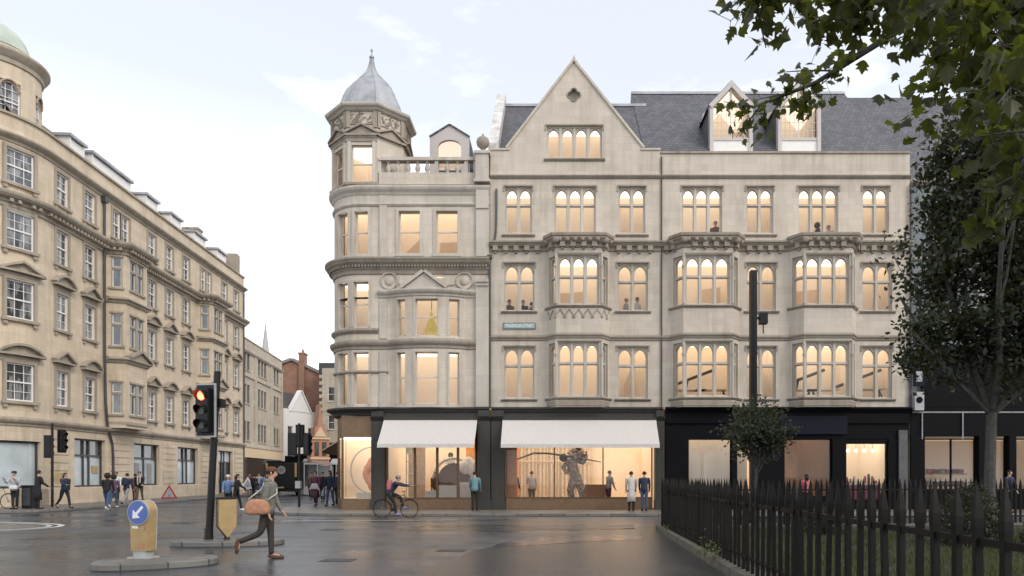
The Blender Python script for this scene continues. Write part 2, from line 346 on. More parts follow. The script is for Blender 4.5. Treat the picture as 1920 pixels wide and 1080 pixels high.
    def build(s, name, mat, parent=None, smooth=False, loc=None, rz=0, auto=None):
        off = OFF.get(parent.name, Vector()) if parent is not None else Vector()
        me = bpy.data.meshes.new(name)
        me.from_pydata([(x - off.x, y - off.y, z - off.z) for x, y, z in s.v] if loc is None else s.v, [], s.f)
        ms = mat if isinstance(mat, (list, tuple)) else [mat]
        for m in ms: me.materials.append(m)
        if len(ms) > 1: me.polygons.foreach_set('material_index', s.m)
        if smooth:
            me.polygons.foreach_set('use_smooth', [True] * len(me.polygons))
            if auto is not None:
                try: me.set_sharp_from_angle(angle=R(auto))
                except Exception: pass
        me.update()
        o = bpy.data.objects.new(name, me); link(o, parent)
        if loc is not None: o.location = Vector(loc) - off; o.rotation_euler = (0, 0, rz); OFF[o.name] = Vector()
        return o
def copy_part(o, parent, loc=None, rz=None):
    c = o.copy(); col.objects.link(c); c.parent = parent
    if loc is not None: c.location = Vector(loc)
    if rz is not None: c.rotation_euler = (0, 0, rz)
    for ch in list(o.children): copy_part(ch, c)
    return c
def dup(o, loc, rz=None, label=None, **k):
    c = o.copy(); col.objects.link(c); c.location = loc
    if rz is not None: c.rotation_euler = (0, 0, rz)
    for ch in list(o.children): copy_part(ch, c)
    if label: c['label'] = label
    for a, b in k.items(): c[a] = b
    return c
class Path:
    """a wall's outline in plan, left to right as one faces it; (x,y) points; outward normal to the right-hand side"""
    def __init__(s, pts):
        s.p = [Vector(q) for q in pts]; s.s = [0]
        for a, b in zip(s.p, s.p[1:]): s.s.append(s.s[-1] + (b - a).length)
    def seg(s, d):
        for i in range(len(s.p) - 1):
            if d <= s.s[i + 1] + 1e-9: return i
        return len(s.p) - 2
    def nrm(s, i): t = (s.p[i + 1] - s.p[i]).normalized(); return Vector((t.y, -t.x))
    def mit(s, i):
        a = s.nrm(max(0, i - 1)); b = s.nrm(min(len(s.p) - 2, i)); m = (a + b)
        return m / max(.3, m.dot(a)) if m.length > 1e-6 else a
    def at(s, d, o=0, z=0):
        i = s.seg(d); t = (s.p[i + 1] - s.p[i]).normalized(); q = s.p[i] + t * (d - s.s[i]); n = s.nrm(i)
        return (q.x + n.x * o, q.y + n.y * o, z)
    def clip(s, s0=None, s1=None):
        s0 = 0 if s0 is None else s0; s1 = s.s[-1] if s1 is None else s1
        r = []
        def P(d):
            i = s.seg(d); t = (s.p[i + 1] - s.p[i]).normalized(); return s.p[i] + t * (d - s.s[i]), s.nrm(i)
        r.append(P(s0) if s0 > 0 else (s.p[0], s.mit(0)))
        for i in range(1, len(s.p) - 1):
            if s0 + 1e-6 < s.s[i] < s1 - 1e-6: r.append((s.p[i], s.mit(i)))
        r.append(P(s1) if s1 < s.s[-1] else (s.p[-1], s.mit(len(s.p) - 1)))
        return r
    def sx(s, x):
        for i in range(len(s.p) - 1):
            a, b = s.p[i].x, s.p[i + 1].x
            if a <= x <= b and b - a > 1e-6: return s.s[i] + (x - a) / (b - a) * (s.s[i + 1] - s.s[i])
        return 0 if x < s.p[0].x else s.s[-1]
def arc(cx, cy, r, a0, a1, n):
    return [(cx + r * cos(R(a0 + (a1 - a0) * i / n)), cy + r * sin(R(a0 + (a1 - a0) * i / n))) for i in range(n + 1)]
def wall(mb, P, z0, z1, ops=(), depth=.3, s0=0, s1=None):
    s1 = P.s[-1] if s1 is None else s1
    S = sorted({round(x, 5) for x in [s0, s1] + [q for q in P.s if s0 < q < s1] + [e for o in ops for e in o[:2] if s0 < e < s1]})
    Zs = sorted({round(x, 5) for x in [z0, z1] + [e for o in ops for e in o[2:4] if z0 < e < z1]})
    for a, b in zip(S, S[1:]):
        if b - a < 1e-4: continue
        mid = (a + b) / 2; e = 1e-4
        for c, d in zip(Zs, Zs[1:]):
            zc = (c + d) / 2
            if any(o[0] < mid < o[1] and o[2] < zc < o[3] for o in ops): continue
            A = P.at(a + e); B = P.at(b - e)
            mb.quad((A[0], A[1], c), (B[0], B[1], c), (B[0], B[1], d), (A[0], A[1], d))
    for o in ops:
        a, b, c, d = o[:4]; e = 1e-4
        A, B = P.at(a + e), P.at(b - e); A2, B2 = P.at(a + e, -depth), P.at(b - e, -depth)
        mb.quad((A[0], A[1], c), (A[0], A[1], d), (A2[0], A2[1], d), (A2[0], A2[1], c))
        mb.quad((B[0], B[1], c), (B2[0], B2[1], c), (B2[0], B2[1], d), (B[0], B[1], d))
        mb.quad((A[0], A[1], d), (B[0], B[1], d), (B2[0], B2[1], d), (A2[0], A2[1], d))
        mb.quad((A[0], A[1], c), (A2[0], A2[1], c), (B2[0], B2[1], c), (B[0], B[1], c))
    return mb
def pbar(mb, P, a, b, z0, z1, o0, o1):
    """a bar on path P between distances a..b, heights z0..z1, offsets o0 (inner)..o1 (outer)"""
    q = [P.at(a, o0), P.at(b, o0), P.at(b, o1), P.at(a, o1)]
    if abs(b - a) > .5 and P.seg(a + 1e-5) != P.seg(b - 1e-5):
        prof = [(o0, z0), (o1, z0), (o1, z1), (o0, z1), (o0, z0)]
        return mb.sweep(P, prof, a, b)
    vs = [(x, y, z0) for x, y, _ in q] + [(x, y, z1) for x, y, _ in q]
    return mb.add(vs, [(3, 2, 1, 0), (4, 5, 6, 7), (0, 1, 5, 4), (1, 2, 6, 5), (2, 3, 7, 6), (3, 0, 4, 7)])
def G(u, v, z0=0.0):
    """a point on the ground (height z0) read off the survey of the view"""
    Y = (EYE - z0) * F / (v - PY); return ((u - PX) / F * Y, Y, z0)
# ------------------------------------------------------------------ ground, roads, pavements
def sheet(name, pts, z, mat, thick=None, kindlabel=None):
    m = MB()
    if thick: m.prism(pts, thick, 'z', z - thick)
    else: m.add([(x, y, z) for x, y in pts], [tuple(range(len(pts)))])
    o = m.build(name, mat); return tag(o, kind='structure', label=kindlabel)
sheet('ground', [(-900, -60), (900, -60), (900, 1200), (-900, 1200)], -.012, M['ground'])
sheet('road', [(-60, -20), (40, -20), (40, 140), (-60, 140)], 0, M['road'])
# block paved apron in front of the garden railings
def smooth_poly(pts, n=6):
    out_ = []
    k = len(pts)
    for i in range(k):
        p0, p1, p2, p3 = (Vector(pts[(i + j - 1) % k]) for j in range(4))
        for q in range(n):
            t = q / n
            out_.append(tuple(.5 * ((2 * p1) + (p2 - p0) * t + (2 * p0 - 5 * p1 + 4 * p2 - p3) * t * t + (3 * p1 - p0 - 3 * p2 + p3) * t ** 3)))
    return out_
sheet('pavement', [(-2.9, 4), (2.55, 4), (3.1, 20.9), (1.4, 20.4), (-.4, 18.2), (-1.7, 14.6), (-2.5, 10)], .004, M['setts'])
def kerbed(name, pts, z, topmat, kname=True):
    """a pavement as a solid with a real kerb step: kerb stones round its edge and paving inside"""
    n = len(pts); P2 = [Vector(p) for p in pts]
    cen = sum(P2, Vector((0, 0))) / n
    inner = []
    for i in range(n):
        a, b, c = P2[i - 1], P2[i], P2[(i + 1) % n]
        t = ((b - a).normalized() + (c - b).normalized()).normalized(); nn = Vector((-t.y, t.x))
        if nn.dot(cen - b) < 0: nn = -nn
        inner.append(b + nn * .16)
    m = MB(); vs = []
    for p, q in zip(P2, inner): vs += [(p.x, p.y, -.01), (p.x, p.y, z - .015), (p.x + (q.x - p.x) * .1, p.y + (q.y - p.y) * .1, z), (q.x, q.y, z)]
    m.add(vs, [(4 * i + j, 4 * ((i + 1) % n) + j, 4 * ((i + 1) % n) + j + 1, 4 * i + j + 1) for i in range(n) for j in range(3)])
    tag(m.build(name.replace('pavement', 'kerb').replace('island', 'island_kerb'), M['kerb']), kind='structure')
    tag(MB().add([(q.x, q.y, z - .004) for q in inner], [tuple(range(n))]).build(name, topmat), kind='structure')
# the corner pavement: along the shops and round into the side street
pav = [(40, 26.7), (3.2, 26.75), (-6, 26.8), (-9.2, 26.95), (-11, 27.5), (-12.2, 28.7), (-12.9, 30.6), (-13.1, 33), (-13.1, 75), (-8, 75), (-8, 60), (40, 60)]
kerbed('pavement', pav[::-1], .12, M['paving'])
# pavement on the far side, following the ochre building
pl = [(-60, 27.9), (-27, 27.9), (-23.6, 28.4), (-22.4, 29.6), (-22.0, 31.2), (-22.3, 36), (-24.6, 60), (-26.1, 76), (-27, 90), (-60, 90)]
kerbed('pavement', pl, .12, M['paving'])
# refuges in the road
def oblong(cx, cy, lx, ly, rz, n=28, p=2.6):
    r = []
    for i in range(n):
        a = 2 * pi * i / n; c, s_ = cos(a), sin(a)
        x = lx * abs(c) ** (2 / p) * (1 if c > 0 else -1); y = ly * abs(s_) ** (2 / p) * (1 if s_ > 0 else -1)
        r.append((cx + x * cos(rz) - y * sin(rz), cy + x * sin(rz) + y * cos(rz)))
    return r
kerbed('pavement', oblong(-7.05, 12.1, .98, .60, R(28)), .12, M['paving'])
kerbed('pavement', oblong(-7.55, 15.8, 1.22, .58, R(8)), .12, M['paving'])
# flush splitter island with double line
isl = oblong(-21.3, 20.7, 5.3, 2.3, R(4), 40, 2.0)
sheet('pavement', isl, .004, M['paving'])
for k, (g0, g1) in enumerate(((.12, .27), (.42, .60))):
    a = oblong(-21.3, 20.7, 5.3 + g0, 2.3 + g0, R(4), 48, 2.0); b = oblong(-21.3, 20.7, 5.3 + g1, 2.3 + g1, R(4), 48, 2.0)
    m = MB().add([(x, y, .008) for x, y in a] + [(x, y, .008) for x, y in b], [(i, (i + 1) % 48, 48 + (i + 1) % 48, 48 + i) for i in range(48)])
    tag(m.build('road_marking', M['line']), kind='structure')
# worn stop line and patches of newer tarmac
sheet('road_marking', [(-9.6, 24.0), (-3.5, 24.6), (-3.5, 24.75), (-9.6, 24.15)], .006, M['line'])
M['patch'] = roadmat('tarmac_patch', (.045, .045, .046), .16, .42, .5)
M['patch2'] = roadmat('bluish_wet_tarmac', (.06, .066, .075), .12, .3, .5)
for pts in ([(-13.5, 17), (-9, 17.6), (-8.6, 19.4), (-13, 19)], [(-4.5, 19.8), (2.4, 20.4), (2.6, 22.4), (-4.2, 22.0)]):
    sheet('road', pts, .004, M['patch'])
sheet('road', smooth_poly([(-1.3, 15.2), (.6, 16.4), (2.2, 17.2), (2.0, 18.4), (.2, 18.0), (-1.0, 16.8)], 4), .0085, M['patch2'])
# gullies and covers
for x, y in ((-6.6, 20.2), (-2.2, 14.6), (-12.5, 23.0), (-4.1, 12.9)):
    m = MB().box(x - .3, x + .3, y - .22, y + .22, .001, .008)
    for i in range(6): m.box(x - .26 + i * .09, x - .22 + i * .09, y - .18, y + .18, .008, .013)
    tag(m.build('drain_cover', M['pipe']), 'iron drain cover set in the road at %s' % {-6.6: 'the crossing behind the walker', -2.2: 'the edge of the block paving', -12.5: 'the mouth of the side street', -4.1: 'the near road surface beside the walker'}[x], 'drain cover')
# garden: soil base, grass, stone plinth
sheet('ground', [(3.05, 2.0), (22, 2.0), (22, 22.6), (3.35, 19.9)], .10, M['soil'])
gx = MB(); rg = random.Random(3)
for i in range(26000):
    y = 3.4 + 15.5 * rg.random() ** 1.25; x = 3.2 + .02 * y + rg.random() * min(13, 1.2 + y * .62)
    h = rg.uniform(.06, .17) * (1 + .4 * sin(x * 2.1) * cos(y * 1.7)); a = rg.random() * pi; dx, dy = cos(a) * .011, sin(a) * .011; lx, ly = rg.uniform(-.06, .06), rg.uniform(-.06, .06)
    gx.add([(x - dx, y - dy, .10), (x + dx, y + dy, .10), (x + lx, y + ly, .10 + h)], [(0, 1, 2)])
tag(gx.build('grass', M['grass']), 'rough green grass growing inside the black garden railings', 'grass', kind='stuff')
# ================================================================== the stone row facing the camera, facade plane Y = 30
FM = Frame(0, 30, 0)
S_ = F / 30
def X(u): return (u - PX) / S_
def Z(v): return EYE + (PY - v) / S_

def arch_pts(c, hw, zs, zt, n=10):
    r = []
    for i in range(n + 1):
        x = -cos(pi * i / n); r.append((c + x * hw, zs + (zt - zs) * max(0, 1 - abs(x) ** 2.0) ** .62))
    return r
def gothic(parent, P, a, b, z0, z1, nl, zt, room=None, sash=True, hood=True, trace=True):
    """stone mullioned window with arch-headed lights above a transom: window > sash, pane, sill"""
    fr = MB(); e, mw, o0, o1 = .055, .11, -.24, -.11
    W = b - a; lw = (W - 2 * e - (nl - 1) * mw) / nl
    ztop = z1 - .10; zs = ztop - min(lw * .62, .42)
    pbar(fr, P, a, a + e, z0, z1, o0, o1); pbar(fr, P, b - e, b, z0, z1, o0, o1)
    for k in range(1, nl):
        x = a + e + k * lw + (k - 1) * mw; pbar(fr, P, x, x + mw, z0, z1, o0, o1 + .03)
    pbar(fr, P, a + e, b - e, z0, z0 + .06, o0, o1)
    if zt: pbar(fr, P, a + e, b - e, zt - .045, zt + .045, o0, o1 + .015)
    pbar(fr, P, a + e, b - e, z1 - .05, z1, o0, o1 + .02)
    sm = MB(); pm = MB()
    for k in range(nl):
        x0 = a + e + k * (lw + mw); c = x0 + lw / 2; ar = arch_pts(c, lw / 2, zs, ztop)
        # arch head plate
        for (p, q) in zip(ar, ar[1:]):
            A, B = P.at(p[0], o1 - .02), P.at(q[0], o1 - .02); A2, B2 = P.at(p[0], o0), P.at(q[0], o0)
            fr.quad((A[0], A[1], p[1]), (B[0], B[1], q[1]), (B[0], B[1], z1 - .05), (A[0], A[1], z1 - .05))
            fr.quad((A[0], A[1], p[1]), (A2[0], A2[1], p[1]), (B2[0], B2[1], q[1]), (B[0], B[1], q[1]))
            if trace:   # raised moulding round the arch
                for t0, t1, oo in ((.0, .035, .0),):
                    C1, D1 = P.at(p[0], o1 + .02), P.at(q[0], o1 + .02)
                    fr.quad((C1[0], C1[1], p[1] + t0), (D1[0], D1[1], q[1] + t0), (D1[0], D1[1], q[1] + t1), (C1[0], C1[1], p[1] + t1))
                    fr.quad((C1[0], C1[1], p[1]), (A[0], A[1], p[1]), (B[0], B[1], q[1]), (D1[0], D1[1], q[1]))
                    fr.quad((C1[0], C1[1], p[1] + t1), (D1[0], D1[1], q[1] + t1), (B[0], B[1], q[1] + t1), (A[0], A[1], p[1] + t1))
        # casement frame
        if sash:
            zb = z0 + .06; f = .028
            for (g0, g1) in (((zb, zt - .045), (zt + .045, zs)) if zt else ((zb, zs),)):
                pbar(sm, P, x0, x0 + f, g0, g1, o0 + .02, o0 + .06); pbar(sm, P, x0 + lw - f, x0 + lw, g0, g1, o0 + .02, o0 + .06)
                pbar(sm, P, x0 + f, x0 + lw - f, g0, g0 + f, o0 + .02, o0 + .06)
                if g1 < zs - .1: pbar(sm, P, x0 + f, x0 + lw - f, g1 - f, g1, o0 + .02, o0 + .06)
            for (p, q) in zip(ar, ar[1:]):
                pi_, qi = (c + (p[0] - c) * .88, p[1] - .03), (c + (q[0] - c) * .88, q[1] - .03)
                pts = [P.at(p[0], o0 + .06, p[1]), P.at(q[0], o0 + .06, q[1]), P.at(qi[0], o0 + .06, qi[1]), P.at(pi_[0], o0 + .06, pi_[1])]
                sm.quad(*pts)
    A, B = P.at(a, o0 + .01), P.at(b, o0 + .01)
    pm.quad((A[0], A[1], z0), (B[0], B[1], z0), (B[0], B[1], z1), (A[0], A[1], z1))
    w_ = fr.build('window', M['trim'], parent)
    if sash: sm.build('sash', M['casement'], w_)
    pm.build('pane', M['glass'], w_)
    if hood:
        h = MB(); pbar(h, P, a - .07, b + .07, z1 + .005, z1 + .065, -.02, .05); pbar(h, P, a - .07, a - .02, z1 - .22, z1 + .005, -.01, .04); pbar(h, P, b + .02, b + .07, z1 - .22, z1 + .005, -.01, .04)
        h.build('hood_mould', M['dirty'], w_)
    return w_
def sillbar(parent, P, a, b, z):
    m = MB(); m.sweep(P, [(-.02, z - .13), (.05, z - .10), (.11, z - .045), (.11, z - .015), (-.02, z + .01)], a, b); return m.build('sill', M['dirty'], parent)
def sashwin(parent, P, a, b, z0, z1, mat='casement', o=-.2, rail=.5, frame=True, bars=None, name='window', pane='glass', f=.05):
    """a plain sash window in an opening: window > pane"""
    m = MB()
    pbar(m, P, a, a + f, z0, z1, o - .06, o); pbar(m, P, b - f, b, z0, z1, o - .06, o); pbar(m, P, a + f, b - f, z0, z0 + f * 1.2, o - .06, o); pbar(m, P, a + f, b - f, z1 - f, z1, o - .06, o)
    zr = z0 + (z1 - z0) * (rail or .5)
    if rail: pbar(m, P, a + f, b - f, zr - .025, zr + .025, o - .05, o + .015)
    if bars:
        nc, nr = bars
        for k in range(1, nc): x = a + (b - a) * k / nc; pbar(m, P, x - .012, x + .012, z0 + f, z1 - f, o - .045, o - .005)
        for k in range(1, nr):
            zz_ = z0 + (z1 - z0) * k / nr
            if abs(zz_ - zr) > .1: pbar(m, P, a + f, b - f, zz_ - .011, zz_ + .011, o - .044, o - .007)
    w_ = m.build(name, M[mat], parent)
    p = MB(); A, B = P.at(a, o - .035), P.at(b, o - .035); p.quad((A[0], A[1], z0), (B[0], B[1], z0), (B[0], B[1], z1), (A[0], A[1], z1))
    p.build('pane', M[pane], w_)
    return w_
def room(parent, x0, x1, z0, z1, d=5.5, ceil='ceil', wallm='roomwall', y0=.33, name='room', outline=None, floor='floorwood'):
    """the room behind the windows: floor, three walls and a lit ceiling; outline = plan line of its window side"""
    m = MB(); r = parent; ceil = {'ceil': ['ceil', 'ceil_b', 'ceil_c'], 'ceil2': ['ceil2', 'ceil2_b', 'ceil_b']}.get(ceil, [ceil])[int(abs(x0 * 7 + z0 * 3)) % (3 if 'shop' not in ceil else 1)]
    fp = outline or [(x0, y0), (x1, y0)]
    m.quad((x0, y0 if not outline else fp[0][1], z0), (x0, d, z0), (x0, d, z1), (x0, y0 if not outline else fp[0][1], z1))
    m.quad((x0, d, z0), (x1, d, z0), (x1, d, z1), (x0, d, z1))
    m.quad((x1, d, z0), (x1, fp[-1][1], z0), (x1, fp[-1][1], z1), (x1, d, z1))
    o = m.build(name, M[wallm], r)
    plan = fp + [(x1, d), (x0, d)]
    MB().add([(x, y, z0) for x, y in plan], [tuple(range(len(plan)))[::-1]]).build('room_floor', M[floor], o)
    MB().add([(x, y, z1) for x, y in plan], [tuple(range(len(plan)))]).build('room_ceiling', M[ceil], o)
    return o
def poly_cap(mb, pts, z): mb.add([(x, y, z) for x, y in pts], [tuple(range(len(pts)))])
def corbels(mb, P, a, b, z0, z1, o, step=.42, w_=.2, inner=-.02):
    n = max(1, int((b - a) / step))
    for i in range(n):
        c = a + (i + .5) * (b - a) / n
        pbar(mb, P, c - w_ / 2, c + w_ / 2, z0, z1, inner, o)
        pbar(mb, P, c - w_ / 3, c + w_ / 3, z0 - (z1 - z0) * .5, z0, inner, o * .6)
def inset(P, o, s0=None, s1=None): return [(p.x + n.x * o, p.y + n.y * o) for p, n in P.clip(s0, s1)]

ZB, ZC, ZK, ZT = 4.58, 11.72, 14.72, 15.75    # top of shopfronts, bracketed cornice, string under parapet, parapet
def facade_gothic(B, x0, x1, bays, flat, tops, stonem, roomsplits):
    """common to the two mullioned buildings: B root, bays = [(wall0, front0, front1, wall1)], flat = [(x,x)] two-light windows, tops = [(x,x,n)]"""
    pts = [(x0, 0)]
    for (a, b, c, d) in bays: pts += [(a, 0), (b, -.55), (c, -.55), (d, 0)]
    pts.append((x1, 0)); P = Path(pts); ops = []; wins = []
    for (zl, zh, zt, bl, bh, bt) in ((4.98, 7.27, 6.45, 5.02, 7.36, 6.47), (8.84, 10.94, 10.15, 8.99, 11.12, 10.22)):
        for (a, b) in flat:
            s, e = P.sx(a), P.sx(b); ops.append((s, e, zl, zh)); wins.append((s, e, zl, zh, 2, zt, True))
        for (a, b, c, d) in bays:
            s, e = P.sx(b) + .10, P.sx(c) - .10; ops.append((s, e, bl, bh)); wins.append((s, e, bl, bh, 3, bt, False))
            for (q, t) in ((P.sx(a) + .13, P.sx(b) - .06), (P.sx(c) + .06, P.sx(d) - .13)): ops.append((q, t, bl, bh)); wins.append((q, t, bl, bh, 1, bt, False))
    m = MB(); wall(m, P, ZB, ZC, ops, .26)
    for (a, b, c, d) in bays:
        poly_cap(m, [(a, 0), (d, 0), (c, -.55), (b, -.55)], ZB); poly_cap(m, [(a, 0), (b, -.55), (c, -.55), (d, 0)], ZC + .35)
    Q = Path([(x0, 0), (x1, 0)]); o3 = []
    for (a, b, n) in tops: o3.append((a - x0, b - x0, 12.26, 14.30))
    wall(m, Q, ZC, ZK, o3, .26)
    m.build('wall', M[stonem], B)
    for w_ in wins:
        g = gothic(B, P, w_[0], w_[1], w_[2], w_[3], w_[4], w_[5], hood=w_[6])
        if w_[6]: sillbar(g, P, w_[0] - .12, w_[1] + .12, w_[2])
    for (a, b, n) in tops:
        g = gothic(B, Q, a - x0, b - x0, 12.26, 14.30, n, 13.53); sillbar(g, Q, a - x0 - .14, b - x0 + .14, 12.20)
    for (a, b, c, d) in bays:   # bay sills, string courses, embattled heads
        for z in (5.0, 8.97): sillbar(B, P, P.sx(a) - .1, P.sx(d) + .1, z)
        cm = MB(); cm.sweep(P, [(0, ZB + .02), (.03, ZB + .05), (.03, 4.80), (0, 4.84)], P.sx(a), P.sx(d)); cm.build('corbel', M['dirty'], B)
        for z in (7.40, 11.16): h = MB(); pbar(h, P, P.sx(b) - .02, P.sx(c) + .02, z, z + .06, -.02, .06); h.build('hood_mould', M['dirty'], B)
        for q in (b, c):
            x_, y_, _ = P.at(P.sx(q) + 1e-4, .03)
            for (za, zb_) in ((5.05, 7.4), (9.02, 11.2)):
                sh = MB(); sh.tube((x_, y_, za), (x_, y_, zb_), .055, n=8); sh.tube((x_, y_, zb_ - .68), (x_, y_, zb_ - .54), .06, .105, 8); sh.build('shaft', M['trim'], B, True, auto=40)
    st = MB(); st.sweep(P, [(-.02, 7.52), (.05, 7.55), (.06, 7.60), (.12, 7.66), (.12, 7.72), (-.02, 7.80)]); st.build('string_course', M['dirty'], B)
    cn = MB(); cn.sweep(P, [(-.02, ZC - .30), (.05, ZC - .26), (.07, ZC - .12), (.16, ZC - .08), (.26, ZC + .04), (.30, ZC + .06), (.30, ZC + .13), (-.02, ZC + .20)])
    s = 0
    while s < P.s[-1]:
        pass_end = min(s + .46, P.s[-1]); corb = (s + pass_end) / 2
        if pass_end - s > .3 and P.seg(corb - .14) == P.seg(corb + .14): pbar(cn, P, corb - .11, corb + .11, ZC - .27, ZC - .06, .0, .20); pbar(cn, P, corb - .06, corb + .06, ZC - .36, ZC - .27, .0, .11)
        s = pass_end
    for (a, b, c, d) in bays:   # carved cresting over each bay
        cn.sweep(P, [(-.02, ZC + .14), (.34, ZC + .14), (.36, ZC + .20), (.36, ZC + .27), (-.02, ZC + .34)], P.sx(a) - .1, P.sx(d) + .1)
        k0, k1 = P.sx(b), P.sx(c)
        for i in range(6):
            q = k0 + (k1 - k0) * (i + .5) / 6; x_, y_, _ = P.at(q, .26); cn.ball((x_, y_, ZC + .02), .10, .07, .10, 8, 5)
        for q in (P.sx(a) + .3, P.sx(d) - .3): x_, y_, _ = P.at(q, .24); cn.ball((x_, y_, ZC + .02), .10, .07, .10, 8, 5)
        for q in (b, c): x_, y_, _ = P.at(P.sx(q) + 1e-4, .24); cn.ball((x_, y_, ZC + .0), .15, .12, .15, 10, 6)
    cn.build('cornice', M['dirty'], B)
    s2 = MB(); s2.sweep(Q, [(-.02, ZK - .10), (.05, ZK - .06), (.13, ZK + .02), (.13, ZK + .06), (-.02, ZK + .13)]); s2.build('string_course', M['dirty'], B)
    # rooms
    for (a, c) in roomsplits:
        for (za, zb_, cl, wl) in ((4.75, 7.62, 'ceil', 'roomwall'), (7.85, 11.4, 'ceil2', 'roomwall'), (11.45, 14.6, 'ceil2', 'roompale')):
            out_ = None
            if za < 11:
                out_ = [(x, y) for x, y in inset(P, -.27, P.sx(a), P.sx(c))]
                out_[0] = (a, out_[0][1]); out_[-1] = (c, out_[-1][1])
            room(B, a, c, za, zb_, 2.0, cl, wl, .27, outline=out_)
    return P, Q

# ------------------------------------------------------------------ gabled building
GX0, GX1 = -2.83, 4.66
GB = thing('gabled_building', 'pale stone building with one big steep gable and a quatrefoil, beside the domed turret', 'building', ((GX0 + GX1) / 2, 0, 0), FM)
PG, QG = facade_gothic(GB, GX0, GX1, [(-.33, .06, 2.01, 2.40)], [(X(945), X(1002)), (X(1158), X(1215))], [(X(947), X(997), 2), (X(1040), X(1117), 3), (X(1160), X(1210), 2)], 'stone2', [(GX0 + .1, -.60), (-.55, 2.62), (2.67, GX1 - .05)])
# the gable wall: outline with a window hole and quatrefoil
go = [(GX0, ZK), (GX1, ZK), (GX1, 15.90), (X(1206), 15.97), (X(1076), Z(116)), (X(951), 15.97), (GX0, 15.90)]
gw = [(X(1025), Z(297)), (X(1129), Z(297)), (X(1129), Z(236)), (X(1025), Z(236))]
qc = (X(1076), Z(178)); qf = []
for k in range(4):
    for i in range(8):
        a = k * pi / 2 - pi / 2.0 + pi * (i / 7.0) ; qf.append((qc[0] + .15 * cos(k * pi / 2) + .14 * cos(a), qc[1] + .15 * sin(k * pi / 2) + .14 * sin(a)))
m = MB(); loops = [[Vector((x, z, 0)) for x, z in l] for l in (go, gw, qf)]; flat_ = [p for l in loops for p in l]
m.add([(p.x, 0, p.y) for p in flat_], [t for t in tessellate_polygon(loops)])
for l, d in ((gw, .26), (qf, .16)):
    for (p, q) in zip(l, l[1:] + l[:1]): m.quad((p[0], 0, p[1]), (q[0], 0, q[1]), (q[0], d, q[1]), (p[0], d, p[1]))
for p, q in ((go[2], go[3]), (go[3], go[4]), (go[4], go[5]), (go[5], go[6])): m.quad((p[0], 0, p[1]), (q[0], 0, q[1]), (q[0], .4, q[1]), (p[0], .4, p[1]))
m.quad((GX0, 0, ZK), (GX0, 0, 15.9), (GX0, .4, 15.9), (GX0, .4, ZK)); m.quad((GX1, 0, ZK), (GX1, 0, 15.9), (GX1, .4, 15.9), (GX1, .4, ZK))
GA = m.build('gable', M['stone'], GB)
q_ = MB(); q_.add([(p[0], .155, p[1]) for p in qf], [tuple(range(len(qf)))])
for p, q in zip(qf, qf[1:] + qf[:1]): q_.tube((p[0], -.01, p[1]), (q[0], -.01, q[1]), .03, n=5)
q_.build('quatrefoil', plain('shade_toned_quatrefoil_stone', (.27, .24, .20), .9), GA)  # recess shade put into the colour: darker stone for back and rim
GP = Path([(GX0, 0), (GX1, 0)])
g = gothic(GB, GP, gw[0][0] - GX0, gw[1][0] - GX0, gw[0][1], gw[2][1], 4, None); sillbar(g, GP, X(1020) - GX0, X(1134) - GX0, Z(300) + .05)
room(GB, X(1000), X(1150), 15.2, 17.5, 2.0, 'ceil2', 'roompale', .41)
cp = MB()
def slopebar(mb, p, q, w_, y0, y1, lift=0):
    p, q = Vector(p), Vector(q); t = (q - p).normalized(); n = Vector((-t.y, t.x)); n = n if n.y > 0 else -n
    a = [p + n * lift, q + n * lift, q + n * (lift + w_), p + n * (lift + w_)]
    mb.prism([(v.x, v.y) for v in a], y1 - y0, 'y', y0)
slopebar(cp, go[5], go[4], .10, -.07, .5); slopebar(cp, go[4], go[3], .10, -.07, .5)
cp.prism([(go[4][0] - .12, go[4][1] - .02), (go[4][0] + .12, go[4][1] - .02), (go[4][0], go[4][1] + .26)], .62, 'y', -.085)
cp.box(GX0, go[5][0] + .1, -.05, .45, 15.9, 15.98); cp.box(go[3][0] - .1, GX1, -.05, .45, 15.9, 15.98)
cp.build('coping', M['trim'], GB)
# roofs behind the gable
rf = MB(); RY, RZ = 5.0, 20.55
sl_ = lambda y: 15.85 + (y - .5) * (RZ - 15.85) / (RY - .5)
for xa, xb, ya in ((GX0 + .3, X(998), .5), (X(998), X(1152), 2.6), (X(1152), GX1, .5)): rf.quad((xa, ya, sl_(ya)), (xb, ya, sl_(ya)), (xb, RY, RZ), (xa, RY, RZ))
rf.quad((GX0 + .3, RY, RZ), (GX1, RY, RZ), (GX1, 10, 15.85), (GX0 + .3, 10, 15.85))
rf.quad((go[5][0], .3, 15.9), (go[4][0], .3, go[4][1] - .05), (go[4][0], 4.6, go[4][1] - .05), (go[5][0], 4.6, 15.9)); rf.quad((go[4][0], .3, go[4][1] - .05), (go[3][0], .3, 15.9), (go[3][0], 4.6, 15.9), (go[4][0], 4.6, go[4][1] - .05))
r_ = rf.build('roof', M['slate'], GB)
MB().box(GX0 + .3, GX1, RY - .12, RY + .12, RZ - .06, RZ + .07).build('ridge', M['lead'], r_)
vm = MB(); yz = [(.35, 15.2), (.35, 16.4), (RY, RZ + .65), (RY + .35, RZ + .65), (10, 15.9), (10, 14.5)]; n = len(yz)
vm.add([(GX0 - .12, y, z) for y, z in yz] + [(GX0 + .32, y, z) for y, z in yz], [tuple(range(n)), tuple(range(n, 2 * n))[::-1]] + [(i, (i + 1) % n, n + (i + 1) % n, n + i) for i in range(n)])
vm.build('verge_parapet', plain('pale_lichened_stone', (.55, .54, .52), .85, vary=.3, nscale=3), GB)
